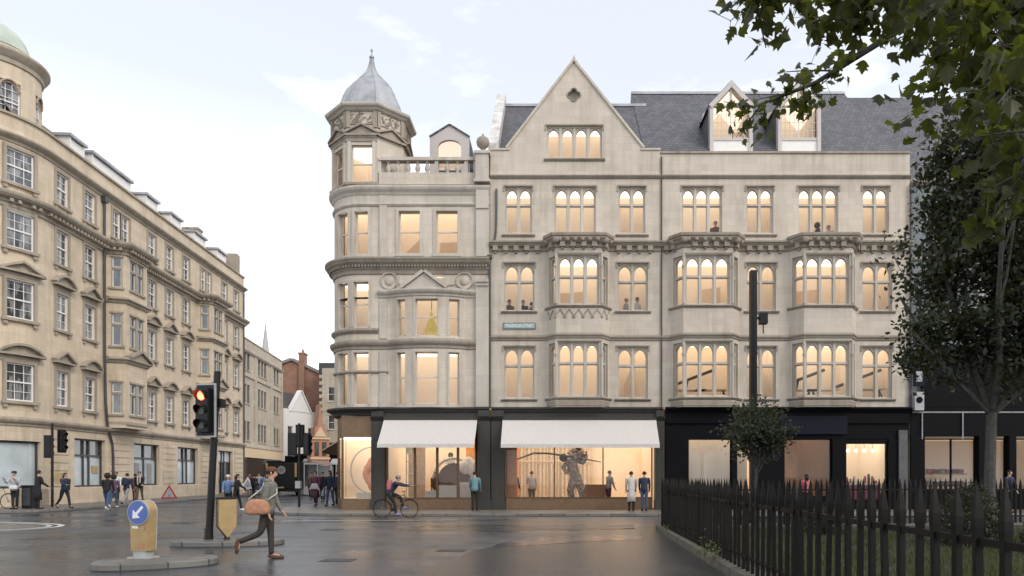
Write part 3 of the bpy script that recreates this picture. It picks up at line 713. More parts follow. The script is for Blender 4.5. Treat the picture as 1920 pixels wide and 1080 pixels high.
bk = MB(); bk.quad((GX0, 10, 0), (GX1, 10, 0), (GX1, 10, 15.9), (GX0, 10, 15.9)); bk.build('rear_wall', M['stone2'], GB)
dp = MB(); dp.pipe([(X(931), -.08, Z(356)), (X(931), -.08, Z(447)), (X(921), -.08, Z(466))], [.045] * 3, 8); dp.build('drainpipe', M['pipe'], GB)
dp = MB(); dp.tube((X(918.5), -.10, Z(766)), (X(918.5), -.10, Z(486)), .055); dp.box(X(918.5) - .1, X(918.5) + .1, -.2, -.02, Z(486), Z(480)); dp.build('drainpipe', M['pipe'], GB)
# zigzag blind tracery under the upper bay window
zz_ = MB(); a, b = PG.sx(-.33) + .05, PG.sx(2.40) - .05; k = 8
for i in range(k):
    s0, s1 = a + (b - a) * i / k, a + (b - a) * (i + 1) / k; sm_ = (s0 + s1) / 2
    for (p, zp, q, zq) in ((s0, 8.80, sm_, 8.50), (sm_, 8.50, s1, 8.80)): zz_.tube(PG.at(p + .002, .01, zp), PG.at(q - .002, .01, zq), .028, n=5)
    zz_.ball(PG.at(sm_, .02, 8.47), .07, .04, .07, 7, 5)
zz_.build('blind_tracery', M['dirty'], GB)
# street name plate
sg = thing('street_sign', 'long pale green street name plate on the stone wall below the upper two-light window', 'street sign', ((X(974)), 0, Z(617)), FM)
sm = MB().box(X(944), X(1004), -.045, -.005, Z(616.5), Z(606)); sm.build('plate', plain('pale_green_enamel', (.23, .33, .31), .4, vary=.08), sg)
fr_ = MB()
for q in ((X(943.6), X(1004.4), Z(606.3), Z(605.6)), (X(943.6), X(1004.4), Z(617), Z(616.3)), (X(943.6), X(944.3), Z(616.3), Z(606.3)), (X(1003.7), X(1004.4), Z(616.3), Z(606.3))): fr_.box(q[0], q[1], -.055, -.003, q[2], q[3])
fr_.build('sign_frame', M['pipe'], sg)
def text(s, size, mat, parent, loc, rot=(R(90), 0, 0), ext=.004, width=None):
    c = bpy.data.curves.new('lettering', 'FONT'); c.body = s; c.size = size; c.align_x = 'CENTER'; c.align_y = 'CENTER'; c.extrude = ext; c.offset = .002
    tmp = bpy.data.objects.new('tmp', c); col.objects.link(tmp); bpy.context.view_layer.update()
    me = bpy.data.meshes.new_from_object(tmp.evaluated_get(bpy.context.evaluated_depsgraph_get())); bpy.data.objects.remove(tmp)
    me.materials.clear(); me.materials.append(M[mat])
    o = bpy.data.objects.new('lettering', me); link(o, parent); o.location = Vector(loc) - OFF.get(parent.name, Vector()); o.rotation_euler = rot
    if width:
        xs_ = [v.co.x for v in me.vertices]; o.scale = (width / max(.01, max(xs_) - min(xs_)), 1, 1)
    return o
text("MAGDALEN STREET", .20, 'whitesign', sg, (X(974), -.05, Z(611.2)), width=1.28)

# ------------------------------------------------------------------ twin dormer building
DX0, DX1 = 4.67, X(1706)
DB = thing('dormer_building', 'pale stone building with two pointed glazed dormers and two bays over black shopfronts', 'building', ((DX0 + DX1) / 2, 0, 0), FM)
PD, QD = facade_gothic(DB, DX0, DX1, [(X(1258), X(1277), X(1367), X(1386)), (X(1480), X(1499), X(1587), X(1604))], [(X(1400), X(1455)), (X(1617), X(1673))],
    [(X(1279), X(1354), 3), (X(1400), X(1450), 2), (X(1497), X(1572), 3), (X(1618), X(1667), 2)], 'stone', [(DX0 + .05, 8.25), (8.3, 10.0), (10.05, 13.35), (13.4, DX1 - .1)])
m = MB(); wall(m, QD, ZK, ZT); m.quad((DX0, 0, ZT), (DX1, 0, ZT), (DX1, .4, ZT), (DX0, .4, ZT)); m.quad((DX0, .4, ZK), (DX1, .4, ZK), (DX1, .4, ZT), (DX0, .4, ZT))
m.quad((DX1, 0, 0), (DX1, 10, 0), (DX1, 10, ZT), (DX1, 0, ZT)); m.quad((DX0, 10, 0), (DX1, 10, 0), (DX1, 10, ZT), (DX0, 10, ZT)); m.build('parapet', M['stone'], DB)
m = MB(); m.sweep(QD, [(-.42, ZT), (.06, ZT), (.06, ZT + .09), (-.42, ZT + .12)]); m.build('coping', M['dirty'], DB)
rf = MB(); RX0 = 4.05; RY2, RZ2 = 6.2, 21.85
sl_ = lambda y: 15.8 + (y - .4) * (RZ2 - 15.8) / (RY2 - .4)
for xa, xb, ya in ((RX0, 7.05, .4), (7.05, 8.93, 3.3), (8.93, 10.13, .4), (10.13, 12.01, 3.3), (12.01, DX1 - .25, .4)): rf.quad((xa, ya, sl_(ya)), (xb, ya, sl_(ya)), (xb, RY2, RZ2), (xa, RY2, RZ2))
rf.quad((RX0, RY2, RZ2), (DX1 - .25, RY2, RZ2), (DX1 - .25, 12, 15.8), (RX0, 12, 15.8))
rf.add([(RX0, .4, 15.8), (RX0, RY2, RZ2), (RX0, 12, 15.8)], [(0, 1, 2)]); rf.add([(DX1 - .25, .4, 15.8), (DX1 - .25, RY2, RZ2), (DX1 - .25, 12, 15.8)], [(0, 2, 1)])
r_ = rf.build('roof', M['slate'], DB); MB().box(RX0, DX1 - .25, RY2 - .1, RY2 + .1, RZ2 - .05, RZ2 + .08).build('ridge', M['lead'], r_)
for xc in (7.99, 11.07):
    d = MB(); hw, zb, ze, za, y0, y1 = .97, 15.82, 18.35, 19.45, .85, 4.6
    # front frame: posts, rafters, tie, rails
    for sx_ in (-1, 1):
        d.box(xc + sx_ * hw, xc + sx_ * (hw - .16), y0, y0 + .3, zb, ze)
    slopebar(d, (xc - hw - .06, ze), (xc, za), -.20, y0 - .04, y0 + .32); slopebar(d, (xc, za), (xc + hw + .06, ze), -.20, y0 - .04, y0 + .32)
    d.prism([(xc, za - .30), (xc + .15, za - .15), (xc, za + .02), (xc - .15, za - .15)], .35, 'y', y0 - .045)
    d.box(xc - hw + .16, xc + hw - .16, y0 + .06, y0 + .2, 18.33, 18.41); d.box(xc - .045, xc + .045, y0 + .06, y0 + .18, 18.41, za - .18)
    d.box(xc - hw + .16, xc + hw - .16, y0 + .04, y0 + .2, 16.78, 16.90)
    do = d.build('dormer', M['dormer'], DB)
    MB().box(xc - hw + .16, xc + hw - .16, y0 + .08, y0 + .16, zb, 16.78).build('apron_panel', M['white'], do)
    c_ = MB()
    for sx_ in (-1, 1):
        xx = xc + sx_ * (hw - .02); c_.quad((xx, y0 + .1, 15.8), (xx, y1, 19.9), (xx, y1, 18.4), (xx, y0 + .1, ze)) if False else c_.add([(xx, y0 + .1, 15.8), (xx, 3.4, 18.6), (xx, y0 + .1, ze)], [(0, 1, 2)])
    for sx_ in (-1, 1): c_.quad((xc + sx_ * (hw + .08), y0 - .02, ze), (xc, y0 - .02, za + .03), (xc, y1, za + .03), (xc + sx_ * (hw + .08), y1, ze))
    c_.build('dormer_roof', M['slate'], do)
    gl = MB(); x0_, x1_ = xc - hw + .16, xc + hw - .16
    for k in range(1, 8): xx = x0_ + (x1_ - x0_) * k / 8; gl.box(xx - (.022 if k == 4 else .008), xx + (.022 if k == 4 else .008), y0 + .10, y0 + .13, 16.9, 18.33)
    for k in range(1, 4): zk = 16.9 + 1.43 * k / 4; gl.box(x0_, x1_, y0 + .105, y0 + .125, zk - .008, zk + .008)
    gl.build('glazing_bars', M['casement'], do)
    MB().add([(x0_, y0 + .14, 16.9), (x1_, y0 + .14, 16.9), (x1_, y0 + .14, 18.3), (xc, y0 + .14, za - .2), (x0_, y0 + .14, 18.3)], [(0, 1, 2, 3, 4)]).build('pane', M['glass'], do)
    ri = MB(); ri.quad((x0_, 3.2, 16.4), (x1_, 3.2, 16.4), (x1_, 3.2, 19.2), (x0_, 3.2, 19.2)); ri.quad((x0_, y0 + .2, 16.4), (x0_, 3.2, 16.4), (x0_, 3.2, 19.2), (x0_, y0 + .2, 18.3)); ri.quad((x1_, y0 + .2, 16.4), (x1_, 3.2, 16.4), (x1_, 3.2, 19.2), (x1_, y0 + .2, 18.3))
    ri.quad((x0_, y0 + .2, 16.4), (x1_, y0 + .2, 16.4), (x1_, 3.2, 16.4), (x0_, 3.2, 16.4))
    ri.build('dormer_room', M['roompale'], do)
    rc = MB()
    for sx_ in (-1, 1): rc.quad((xc + sx_ * .8, y0 + .25, 18.3), (xc, y0 + .25, 19.2), (xc, 3.2, 19.2), (xc + sx_ * .8, 3.2, 18.3))
    rc.build('dormer_ceiling', M['ceil_dormer'], do)
dp = MB(); dp.tube((DX1 - .02, -.1, 4.6), (DX1 - .02, -.1, 14.4), .05); dp.build('drainpipe', M['pipe'], DB); dp = MB(); dp.tube((DX0 + .02, -.06, 4.6), (DX0 + .02, -.06, 15.6), .03); dp.build('drainpipe', M['pipe'], DB)

# ------------------------------------------------------------------ corner building with the turret
CX0, CX1, TC, TR = -10.13, -2.85, (-8.48, 1.65), 1.65
CB = thing('corner_building', 'pale stone corner building with a lead domed octagonal turret and balustrade', 'building', (-6.5, 0, 0), FM)
cur = [(-10.13, 12)] + arc(TC[0], TC[1], TR, 180, 270, 14)
bow = [(-7.25, 0), (-6.98, -.14), (-6.6, -.27), (-6.12, -.36), (-5.57, -.39), (-5.02, -.36), (-4.54, -.27), (-4.14, -.14), (-3.87, 0)]
PB = Path(cur + bow + [(CX1, 0)]); PF = Path(cur + [(CX1, 0)])
def phi(P, deg): return PF.s[len(cur) - 1] - TR * R(deg)
def rng(P, u0, u1): return (P.sx(X(u0) if False else u0), P.sx(u1))
ops = []
fw = (phi(0, 12.5), PB.sx(-8.19)); lwn = (phi(0, 44), phi(0, 23))
Cw = []
for (a, b) in (fw, lwn): Cw += [(a, b, 4.72, 7.02, 'c1'), (a, b, 8.15, 10.12, 'c2')]
for (x0_, x1_) in ((-6.87, -6.52), (-6.05, -5.08), (-4.60, -4.18)): Cw += [(PB.sx(x0_), PB.sx(x1_), 4.72, 6.97, 'b1'), (PB.sx(x0_), PB.sx(x1_), 7.70, 9.28 if x1_ > -5.2 or x1_ < -6.3 else 9.28, 'b2')]
m = MB(); wall(m, PB, ZB, 9.45, [w_[:4] for w_ in Cw if w_[4] != 'c2'] + [(w_[0], w_[1], 8.15, 9.45) for w_ in Cw if w_[4] == 'c2'], .3)
c3 = [(fw[0] + .05, fw[1] - .02, 11.35, 13.2), (lwn[0], lwn[1], 11.35, 13.2), (PF.sx(X(748)), PF.sx(X(787)), 11.38, 13.22), (PF.sx(X(818)), PF.sx(X(858)), 11.38, 13.22)]
wall(m, PF, 9.45, 10.4, [(w_[0], w_[1], 9.45, 10.12) for w_ in Cw if w_[4] == 'c2'], .3); wall(m, PF, 10.4, 14.35, c3, .3)
m.build('wall', M['stone'], CB)
for (a, b, z0, z1, k) in Cw:
    sashwin(CB, PB, a, b, z0, z1, rail=.52 if k != 'c1' else None, o=-.17, f=.035)
for (a, b, z0, z1) in c3: sashwin(CB, PF, a, b, z0, z1, rail=.53, o=-.17, f=.04)
md = MB()     # transom moulding, sills, string courses
md.sweep(PB, [(-.02, 6.08), (.05, 6.1), (.09, 6.14), (.09, 6.2), (-.02, 6.24)], phi(0, 62), PB.sx(-7.3))
md.sweep(PF, [(-.02, 7.82), (.06, 7.88), (.14, 7.96), (.14, 8.04), (-.02, 8.1)], phi(0, 85), PF.sx(-7.75))
md.sweep(PB, [(-.02, 7.12), (.05, 7.16), (.06, 7.26), (.16, 7.34), (.20, 7.42), (.20, 7.50), (-.02, 7.60)], phi(0, 85), PB.sx(-3.45))
md.build('string_course', M['dirty'], CB)
sr = MB()     # window architraves on the upper floors
for (a, b, z0, z1) in c3:
    for q in ((a - .13, a - .01, z0 - .05, z1 + .13), (b + .01, b + .13, z0 - .05, z1 + .13), (a - .01, b + .01, z1 + .01, z1 + .13)): pbar(sr, PF, q[0], q[1], q[2], q[3], -.02, .045)
    pbar(sr, PF, a - .17, b + .17, z0 - .15, z0 - .05, -.02, .08)
for (a, b, z0, z1, k) in Cw:
    if k in ('c1', 'c2'):
        for q in ((a - .10, a - .01, z0, z1 + .1), (b + .01, b + .10, z0, z1 + .1), (a - .01, b + .01, z1 + .01, z1 + .1)): pbar(sr, PF, q[0], q[1], q[2], q[3], -.02, .04)
    else:
        pbar(sr, PB, a - .08, a - .01, z0, z1 + .08, -.02, .03); pbar(sr, PB, b + .01, b + .08, z0, z1 + .08, -.02, .03); pbar(sr, PB, a - .01, b + .01, z1 + .01, z1 + .08, -.02, .035)
for x_ in (X(712), X(893)):   # pilasters up the flat wall
    for (za, zb_) in ((4.6, 7.1), (7.62, 9.3), (11.05, 13.9)): pbar(sr, PF, PF.sx(x_), PF.sx(x_) + .5 if x_ > -6 else PF.sx(x_) + .32, za, zb_, -.02, .06)
sr.build('architrave', M['trim'], CB)
en = MB()    # entablature over the bow with pediment
en.sweep(PB, [(-.02, 9.40), (.05, 9.42), (.07, 9.50), (.15, 9.56), (.20, 9.64), (.20, 9.70), (-.02, 9.80)], PB.sx(-7.75), PB.sx(-3.45))
poly_cap(en, bow + [(-3.87, .05), (-7.25, .05)], 9.47)
pc = X(798)
slopebar(en, (pc - .95, 9.72), (pc, 10.42), .13, -.5, .02); slopebar(en, (pc, 10.42), (pc + .95, 9.72), .13, -.5, .02)
en.prism([(pc - .9, 9.72), (pc + .9, 9.72), (pc, 10.40)], .40, 'y', -.40)
en.build('pediment', M['trim'], CB)
for u_ in (730, 871):
    ro = MB()
    for i in range(20):
        a0_, a1_ = 2 * pi * i / 20, 2 * pi * (i + 1) / 20
        ro.tube((X(u_) + .36 * cos(a0_), -.03, Z(527) + .36 * sin(a0_)), (X(u_) + .36 * cos(a1_), -.03, Z(527) + .36 * sin(a1_)), .045, n=6)
    ro.ball((X(u_), -.01, Z(527)), .2, .07, .2)
    for i in range(5):
        sx_ = 1 if u_ < 800 else -1; ro.ball((X(u_) + sx_ * (.5 + i * .13), -.01, Z(533) - .02 * i), .09 - .01 * i, .045, .07)
    ro.build('carved_roundel', M['trim'], CB, True)
#
cn = MB()    # big dentil cornice
prof = [(-.02, 10.42), (.06, 10.46), (.08, 10.60), (.14, 10.66), (.14, 10.74), (.34, 10.90), (.38, 10.98), (.42, 11.02), (.42, 11.10), (-.02, 11.22)]
cn.sweep(PF, prof, PF.s[0] + 6, PF.s[-1] + 0)
s = PF.s[0] + 8
while s < PF.s[-1] - .1: pbar(cn, PF, s, s + .075, 10.72, 10.84, .10, .24); s += .135
cn.build('cornice', M['dirty'], CB)
en = MB()    # upper entablature, roof cornice
en.sweep(PF, [(-.02, 13.42), (.04, 13.44), (.09, 13.50), (.09, 13.56), (.02, 13.6), (.02, 13.9), (.06, 13.94), (.10, 14.02), (.20, 14.12), (.24, 14.20), (.24, 14.28), (-.02, 14.40)], PF.s[0] + 6)
en.build('cornice', M['trim'], CB)
pl_ = MB()    # projecting pilaster at the party wall with capitals, pedestal above
for (za, zb_, o) in ((4.62, 9.9, .16), (9.9, 10.05, .22), (10.05, 10.18, .28), (11.22, 13.3, .12), (13.3, 14.3, .18)): pl_.box(X(893), X(917), -o, .1, za, zb_)
pl_.box(X(893), X(917), -.30, .5, 14.42, 15.62); pl_.box(X(890), X(920), -.36, .55, 15.62, 15.74); pl_.box(X(890), X(920), -.34, .55, 14.40, 14.52)
pl_.build('pilaster', M['trim'], CB)
fn = MB().lathe([(0, 0), (.20, 0), (.20, .06), (.09, .14), (.08, .24), (.14, .30), (.26, .42), (.29, .56), (.25, .70), (.12, .80), (.05, .84), (.04, .92), (0, .94)], (X(905), .1, 15.74), 18)
fn.build('ball_finial', M['dirty'], CB, True, auto=35)
bl = MB()    # parapet base and balustrade
bl.box(-7.72, X(893), -.02, .35, 14.40, 14.86); bl.build('parapet', M['stone'], CB)
bl = MB(); bl.box(-7.72, X(893), -.04, .33, 15.46, 15.60); bl.box(-7.72, X(893), 0, .30, 14.86, 14.93)
xs = [X(u_) for u_ in (727, 745, 764, 782, 800, 838, 857)]
for x_ in xs: bl.lathe([(.08, 0), (.085, .04), (.06, .08), (.115, .20), (.10, .30), (.06, .42), (.055, .47), (.085, .50), (.085, .53)], (x_, .15, 14.93), 10)
for u_ in (711, 818, 874, 891): bl.box(X(u_) - .08, X(u_) + .08, .02, .28, 14.93, 15.46)
bl.build('balustrade', M['trim'], CB, True, auto=35)
tr_ = MB(); tr_.add([(CX0, 12, 14.38), (CX1, 12, 14.38), (CX1, 0, 14.38)] + [(x, y, 14.38) for x, y in cur[::-1]], [tuple(range(3 + len(cur)))])
tr_.quad((-6.9, 3.2, 14.4), (CX1, 3.2, 14.4), (CX1, 4.6, 17.1), (-6.2, 4.6, 17.1)); tr_.quad((-6.2, 4.6, 17.1), (CX1, 4.6, 17.1), (CX1, 11, 17.3), (-6.2, 11, 17.3)); tr_.quad((-6.9, 3.2, 14.4), (-6.2, 4.6, 17.1), (-6.2, 11, 17.3), (-6.9, 11, 14.4))
tr_.build('roof', M['slate'], CB)
# roof dormer with round-headed window behind the balustrade
d = MB(); xc, hw, y0 = -5.08, .96, 3.0; zt_ = 18.42
front = [(xc - hw, 14.5), (xc + hw, 14.5), (xc + hw, 17.95), (xc, zt_ + .12), (xc - hw, 17.95)]
hole = [(xc - .56, 15.1), (xc + .56, 15.1)] + [(xc + .56 * cos(pi * i / 8), 17.50 + .34 * sin(pi * i / 8)) for i in range(9)]
lp = [[Vector((x, z, 0)) for x, z in l] for l in (front, hole)]; fl = [p for l in lp for p in l]
d.add([(p.x, y0, p.y) for p in fl], list(tessellate_polygon(lp)))
for l, dd in ((hole, .15),):
    for (p, q) in zip(l, l[1:] + l[:1]): d.quad((p[0], y0, p[1]), (q[0], y0, q[1]), (q[0], y0 + dd, q[1]), (p[0], y0 + dd, p[1]))
do = d.build('dormer', M['dormer'], CB)
d = MB()
for p, q in zip(front[2:], front[3:]): d.quad((p[0] * 1, y0 - .06, p[1] + .03), (q[0], y0 - .06, q[1] + .03), (q[0], y0 + 3, q[1] + .03), (p[0], y0 + 3, p[1] + .03)); slopebar(d, p, q, .06, y0 - .07, y0 + .02)
for sx_ in (-1, 1): d.quad((xc + sx_ * hw, y0, 14.5), (xc + sx_ * hw, y0 + 3, 14.5), (xc + sx_ * hw, y0 + 3, 17.95), (xc + sx_ * hw, y0, 17.95))
d.build('dormer_roof', M['slate'], do)
MB().add([(x, y0 + .13, z) for x, z in hole], [tuple(range(len(hole)))]).build('pane', M['glass'], do)
ri = MB(); ri.quad((xc - .9, y0 + 2.5, 14.6), (xc + .9, y0 + 2.5, 14.6), (xc + .9, y0 + 2.5, 17.9), (xc - .9, y0 + 2.5, 17.9)); ri.quad((xc - .9, y0 + .2, 14.6), (xc - .9, y0 + 2.5, 14.6), (xc - .9, y0 + 2.5, 17.9), (xc - .9, y0 + .2, 17.9)); ri.quad((xc + .9, y0 + .2, 14.6), (xc + .9, y0 + 2.5, 14.6), (xc + .9, y0 + 2.5, 17.9), (xc + .9, y0 + .2, 17.9))
ri.build('dormer_room', M['roomwall'], do)
MB().quad((xc - .9, y0 + .2, 17.9), (xc + .9, y0 + .2, 17.9), (xc + .9, y0 + 2.5, 17.9), (xc - .9, y0 + 2.5, 17.9)).build('dormer_ceiling', M['ceil_dormer'], do)
MB().box(xc - .58, xc + .58, y0 + .08, y0 + .12, 16.4, 16.5).build('glazing_bars', M['casement'], do)
# ---- turret: octagon with window walls
TA = 1.62
def octo(r, n=8): return [(TC[0] + r / cos(pi / 8) * cos(R(-112.5 + 45 * i)), TC[1] + r / cos(pi / 8) * sin(R(-112.5 + 45 * i))) for i in range(n)]
oc = octo(TA); OP = Path([oc[7], oc[0], oc[1], oc[2], oc[3], oc[4], oc[5], oc[6], oc[7]][::1])
# path must run left to right as faced: start at back-left, through left, front, right
oc2 = [(TC[0] + TA / cos(pi / 8) * cos(R(a_)), TC[1] + TA / cos(pi / 8) * sin(R(a_))) for a_ in (112.5, 157.5, 202.5, 247.5, 292.5, 337.5, 382.5, 427.5, 472.5)]
OP = Path(oc2); L1 = OP.s[1]
tops_ = [(OP.s[3] + .22, OP.s[4] - .22, 14.55, 16.15), (OP.s[2] + .25, OP.s[3] - .25, 14.55, 16.15)]
m = MB(); wall(m, OP, 14.35, 17.75, tops_, .25); m.build('turret', M['stone'], CB)
tu = MB(); tu.sweep(OP, [(-.02, 14.36), (.10, 14.38), (.12, 14.46), (.02, 14.52)]); tu.build('turret_moulding', M['dirty'], CB)
tu = MB(); tu.sweep(OP, [(-.02, 16.28), (.04, 16.30), (.05, 16.42), (.10, 16.48), (.10, 16.54), (-.02, 16.58)], OP.s[2], OP.s[4])
for i in (0, 1, 2, 3, 4, 5, 6, 7):
    a, b = OP.s[i], OP.s[i + 1]; A, B = Vector(OP.at(a + .001, .02)), Vector(OP.at(b - .001, .02)); nn = OP.nrm(i)
    def onf(t, o, z): p = A.lerp(B, t); return (p.x + nn.x * o, p.y + nn.y * o, z)
    def slab(t0, z0, t1, z1, th, o):
        tu.add([onf(t0, -.02, z0), onf(t1, -.02, z1), onf(t1, -.02, z1 + th), onf(t0, -.02, z0 + th), onf(t0, o, z0), onf(t1, o, z1), onf(t1, o, z1 + th), onf(t0, o, z0 + th)],
               [(4, 5, 6, 7), (0, 4, 7, 3), (1, 2, 6, 5), (3, 7, 6, 2), (0, 1, 5, 4)])
    slab(-.06, 16.60, .5, 16.98, .09, .16); slab(.5, 16.98, 1.06, 16.60, .09, .16); slab(-.06, 16.52, 1.06, 16.52, .09, .13)
    tu.add([onf(.02, .05, 16.6), onf(.98, .05, 16.6), onf(.5, .05, 16.98)], [(0, 1, 2)])
    for t0 in (-.0, .88): slab(t0, 16.9, t0 + .12, 16.9, .72, .05)     # corner strips beside the frieze
tu.build('turret_moulding', M['dirty'], CB)
fz = MB(); rf_ = random.Random(5)
for i in range(8):      # carved frieze: scrollwork as raised curls
    a, b = OP.s[i], OP.s[i + 1]
    for k in range(34):
        q = a + .2 + rf_.random() * (b - a - .4); z_ = 17.12 + rf_.random() * .44; r_ = rf_.uniform(.03, .06); a0_ = rf_.random() * 6
        pts = [OP.at(q + r_ * cos(a0_ + j * 1.0), .025, z_ + r_ * sin(a0_ + j * 1.0)) for j in range(5)]
        fz.chain(pts, [.014] * 5, 4)
    for (z0, z1) in ((17.05, 17.08), (17.62, 17.65)): pbar(fz, OP, a + .14, b - .14, z0, z1, 0, .05)
fz.build('carved_frieze', M['dirty'], CB)
ev = MB(); ev.sweep(OP, [(-.02, 17.62), (.10, 17.66), (.16, 17.72), (.27, 17.78), (.30, 17.84), (.30, 17.90), (-.3, 17.98)]); ev.build('eaves', M['trim'], CB)
for (a, b, z0, z1) in tops_: sashwin(CB, OP, a, b, z0, z1, rail=.5, o=-.12, f=.04)
for (a, b, z0, z1) in tops_:
    for q in (a - .16, b + .02): sp_ = MB(); pbar(sp_, OP, q, q + .14, 14.5, 16.28, -.02, .07); sp_.build('architrave', M['trim'], CB)
dm = MB(); prof = [(1.62, 17.93), (1.45, 18.02), (1.39, 18.25), (1.33, 18.6), (1.22, 18.95), (1.05, 19.3), (.82, 19.6), (.58, 19.85), (.40, 20.05), (.27, 20.25), (.17, 20.45), (.11, 20.65), (.07, 20.85), (.05, 21.0)]
vs = []; k8 = 8
for r__, z_ in prof: vs += [(TC[0] + r__ / cos(pi / 8) * .96 * cos(R(-112.5 + 45 * i)), TC[1] + r__ / cos(pi / 8) * .96 * sin(R(-112.5 + 45 * i)), z_) for i in range(8)]
dm.add(vs, [(j * 8 + i, j * 8 + (i + 1) % 8, (j + 1) * 8 + (i + 1) % 8, (j + 1) * 8 + i) for j in range(len(prof) - 1) for i in range(8)])
for i in range(8):
    pts = [vs[j * 8 + i] for j in range(len(prof))]; dm.chain(pts, [.028] * len(pts), 5)
dm.build('dome', M['lead'], CB)
MB().lathe([(.05, 0), (.11, .03), (.12, .08), (.06, .14), (.03, .2), (.025, .32), (.06, .36), (.07, .41), (.03, .46), (0, .5)], (TC[0], TC[1], 20.92), 12).build('finial', M['lead'], CB, True)
rc = Path(octo(TA - .27)[4:] + octo(TA - .27)[:4])
def octroom(z0, z1, r=1.33):
    pts = [(TC[0] + r * cos(R(22.5 + 45 * i)), TC[1] + r * sin(R(22.5 + 45 * i))) for i in range(8)]
    o = MB().add([(pts[i][0], pts[i][1], z) for z in (z0, z1) for i in (7, 0, 1, 2, 3)], [(i, i + 1, 5 + i + 1, 5 + i) for i in range(4)]).build('room', M['roomwall'], CB)
    MB().add([(x, y, z1) for x, y in pts], [tuple(range(8))]).build('room_ceiling', M['ceil2'], o)
    MB().add([(x, y, z0) for x, y in pts], [tuple(range(8))]).build('room_floor', M['floorwood'], o)
octroom(14.45, 16.6)
# rooms of the corner building
for (z0, z1, cl, PP) in ((4.7, 7.2, 'ceil2', PB), (7.3, 10.3, 'ceil2', PB), (11.15, 13.9, 'ceil', PF)):
    ins = inset(PP, -.31, phi(0, 60), PP.s[-1] - .05)
    ins[-1] = (CX1 - .05, ins[-1][1]); x0_ = ins[0][0]
    pl2 = [(x0_, 2.1)] + ins + [(CX1 - .05, 2.1)]
    o = MB(); o.quad((x0_, ins[0][1], z0), (x0_, 2.1, z0), (x0_, 2.1, z1), (x0_, ins[0][1], z1)); o.quad((x0_, 2.1, z0), (CX1 - .05, 2.1, z0), (CX1 - .05, 2.1, z1), (x0_, 2.1, z1)); o.quad((CX1 - .05, 2.1, z0), (CX1 - .05, .3, z0), (CX1 - .05, .3, z1), (CX1 - .05, 2.1, z1))
    o.quad((-7.75, .35, z0), (-7.75, 2.0, z0), (-7.75, 2.0, z1), (-7.75, .35, z1))
    o = o.build('room', M['roompale'] if cl == 'ceil2' else M['roomwall'], CB)
    MB().add([(x, y, z1) for x, y in pl2], [tuple(range(len(pl2)))]).build('room_ceiling', M[cl], o); MB().add([(x, y, z0) for x, y in pl2], [tuple(range(len(pl2)))]).build('room_floor', M['floorwood'], o)
MB().quad((CX0, 12, 0), (CX1, 12, 0), (CX1, 12, 14.4), (CX0, 12, 14.4)).build('rear_wall', M['stone'], CB)
# ------------------------------------------------------------------ shopfronts of the stone row
def shoproom(parent, x0, x1, z1, d, ceil='ceilshop', wallm='roompale', z0=.16, y0=.35, left=None):
    m = MB()
    m.quad((x0, y0, z0), (x0, d, z0), (x0, d, z1), (x0, y0, z1)); m.quad((x0, d, z0), (x1, d, z0), (x1, d, z1), (x0, d, z1)); m.quad((x1, d, z0), (x1, y0, z0), (x1, y0, z1), (x1, d, z1))
    o = m.build('shop_room', M[wallm], parent)
    MB().quad((x0, y0, z1), (x1, y0, z1), (x1, d, z1), (x0, d, z1)).build('room_ceiling', M[ceil], o)
    MB().quad((x0, y0, z0), (x1, y0, z0), (x1, d, z0), (x0, d, z0)).build('room_floor', M['floorwood'], o)
    return o
def awning(B, x0, x1, zt, zb, out_, mat='awning'):
    m = MB(); y1 = -out_
    m.add([(x0, -.20, zt), (x1, -.20, zt), (x1, y1, zb + .16), (x0, y1, zb + .16), (x0, -.20, zt - .03), (x1, -.20, zt - .03), (x1, y1 + .02, zb + .13), (x0, y1 + .02, zb + .13)],
          [(0, 1, 2, 3), (4, 7, 6, 5), (0, 3, 7, 4), (1, 5, 6, 2)])
    m = MB(); nx, ny = 24, 8; vs = []
    for j in range(ny + 1):
        for i in range(nx + 1):
            t, q = j / ny, i / nx; x_ = x0 + (x1 - x0) * q; sag = .035 * sin(pi * t) + .012 * abs(sin(pi * q * 6)) * sin(pi * t)
            vs.append((x_, -.20 + (y1 + .20) * t, zt + (zb + .16 - zt) * t - sag))
    for i in range(nx + 1): q = i / nx; vs.append((x0 + (x1 - x0) * q, y1 - .006 - .006 * sin(q * 40), zb + .006 * sin(q * 23)))
    m.add(vs, [(j * (nx + 1) + i, (j + 1) * (nx + 1) + i, (j + 1) * (nx + 1) + i + 1, j * (nx + 1) + i + 1) for j in range(ny + 1) for i in range(nx)])
    for k in ():
        x_ = x0 + (x1 - x0) * k / 6; m.add([(x_ - .008, -.20, zt + .004), (x_ + .008, -.20, zt + .004), (x_ + .008, y1, zb + .165), (x_ - .008, y1, zb + .165)], [(0, 1, 2, 3)])
    a = m.build('awning', M[mat], B)
    f = MB(); f.box(x0, x1, -.26, -.10, zt - .02, zt + .07)
    for x in (x0 + .15, x1 - .15): f.tube((x, -.1, zb + .1), (x, y1 + .03, zb + .15), .018)
    f.tube((x0 + .01, y1 + .03, zb + .15), (x1 - .01, y1 + .03, zb + .15), .022); f.build('awning_frame', M['shopdark'], a)
    return a
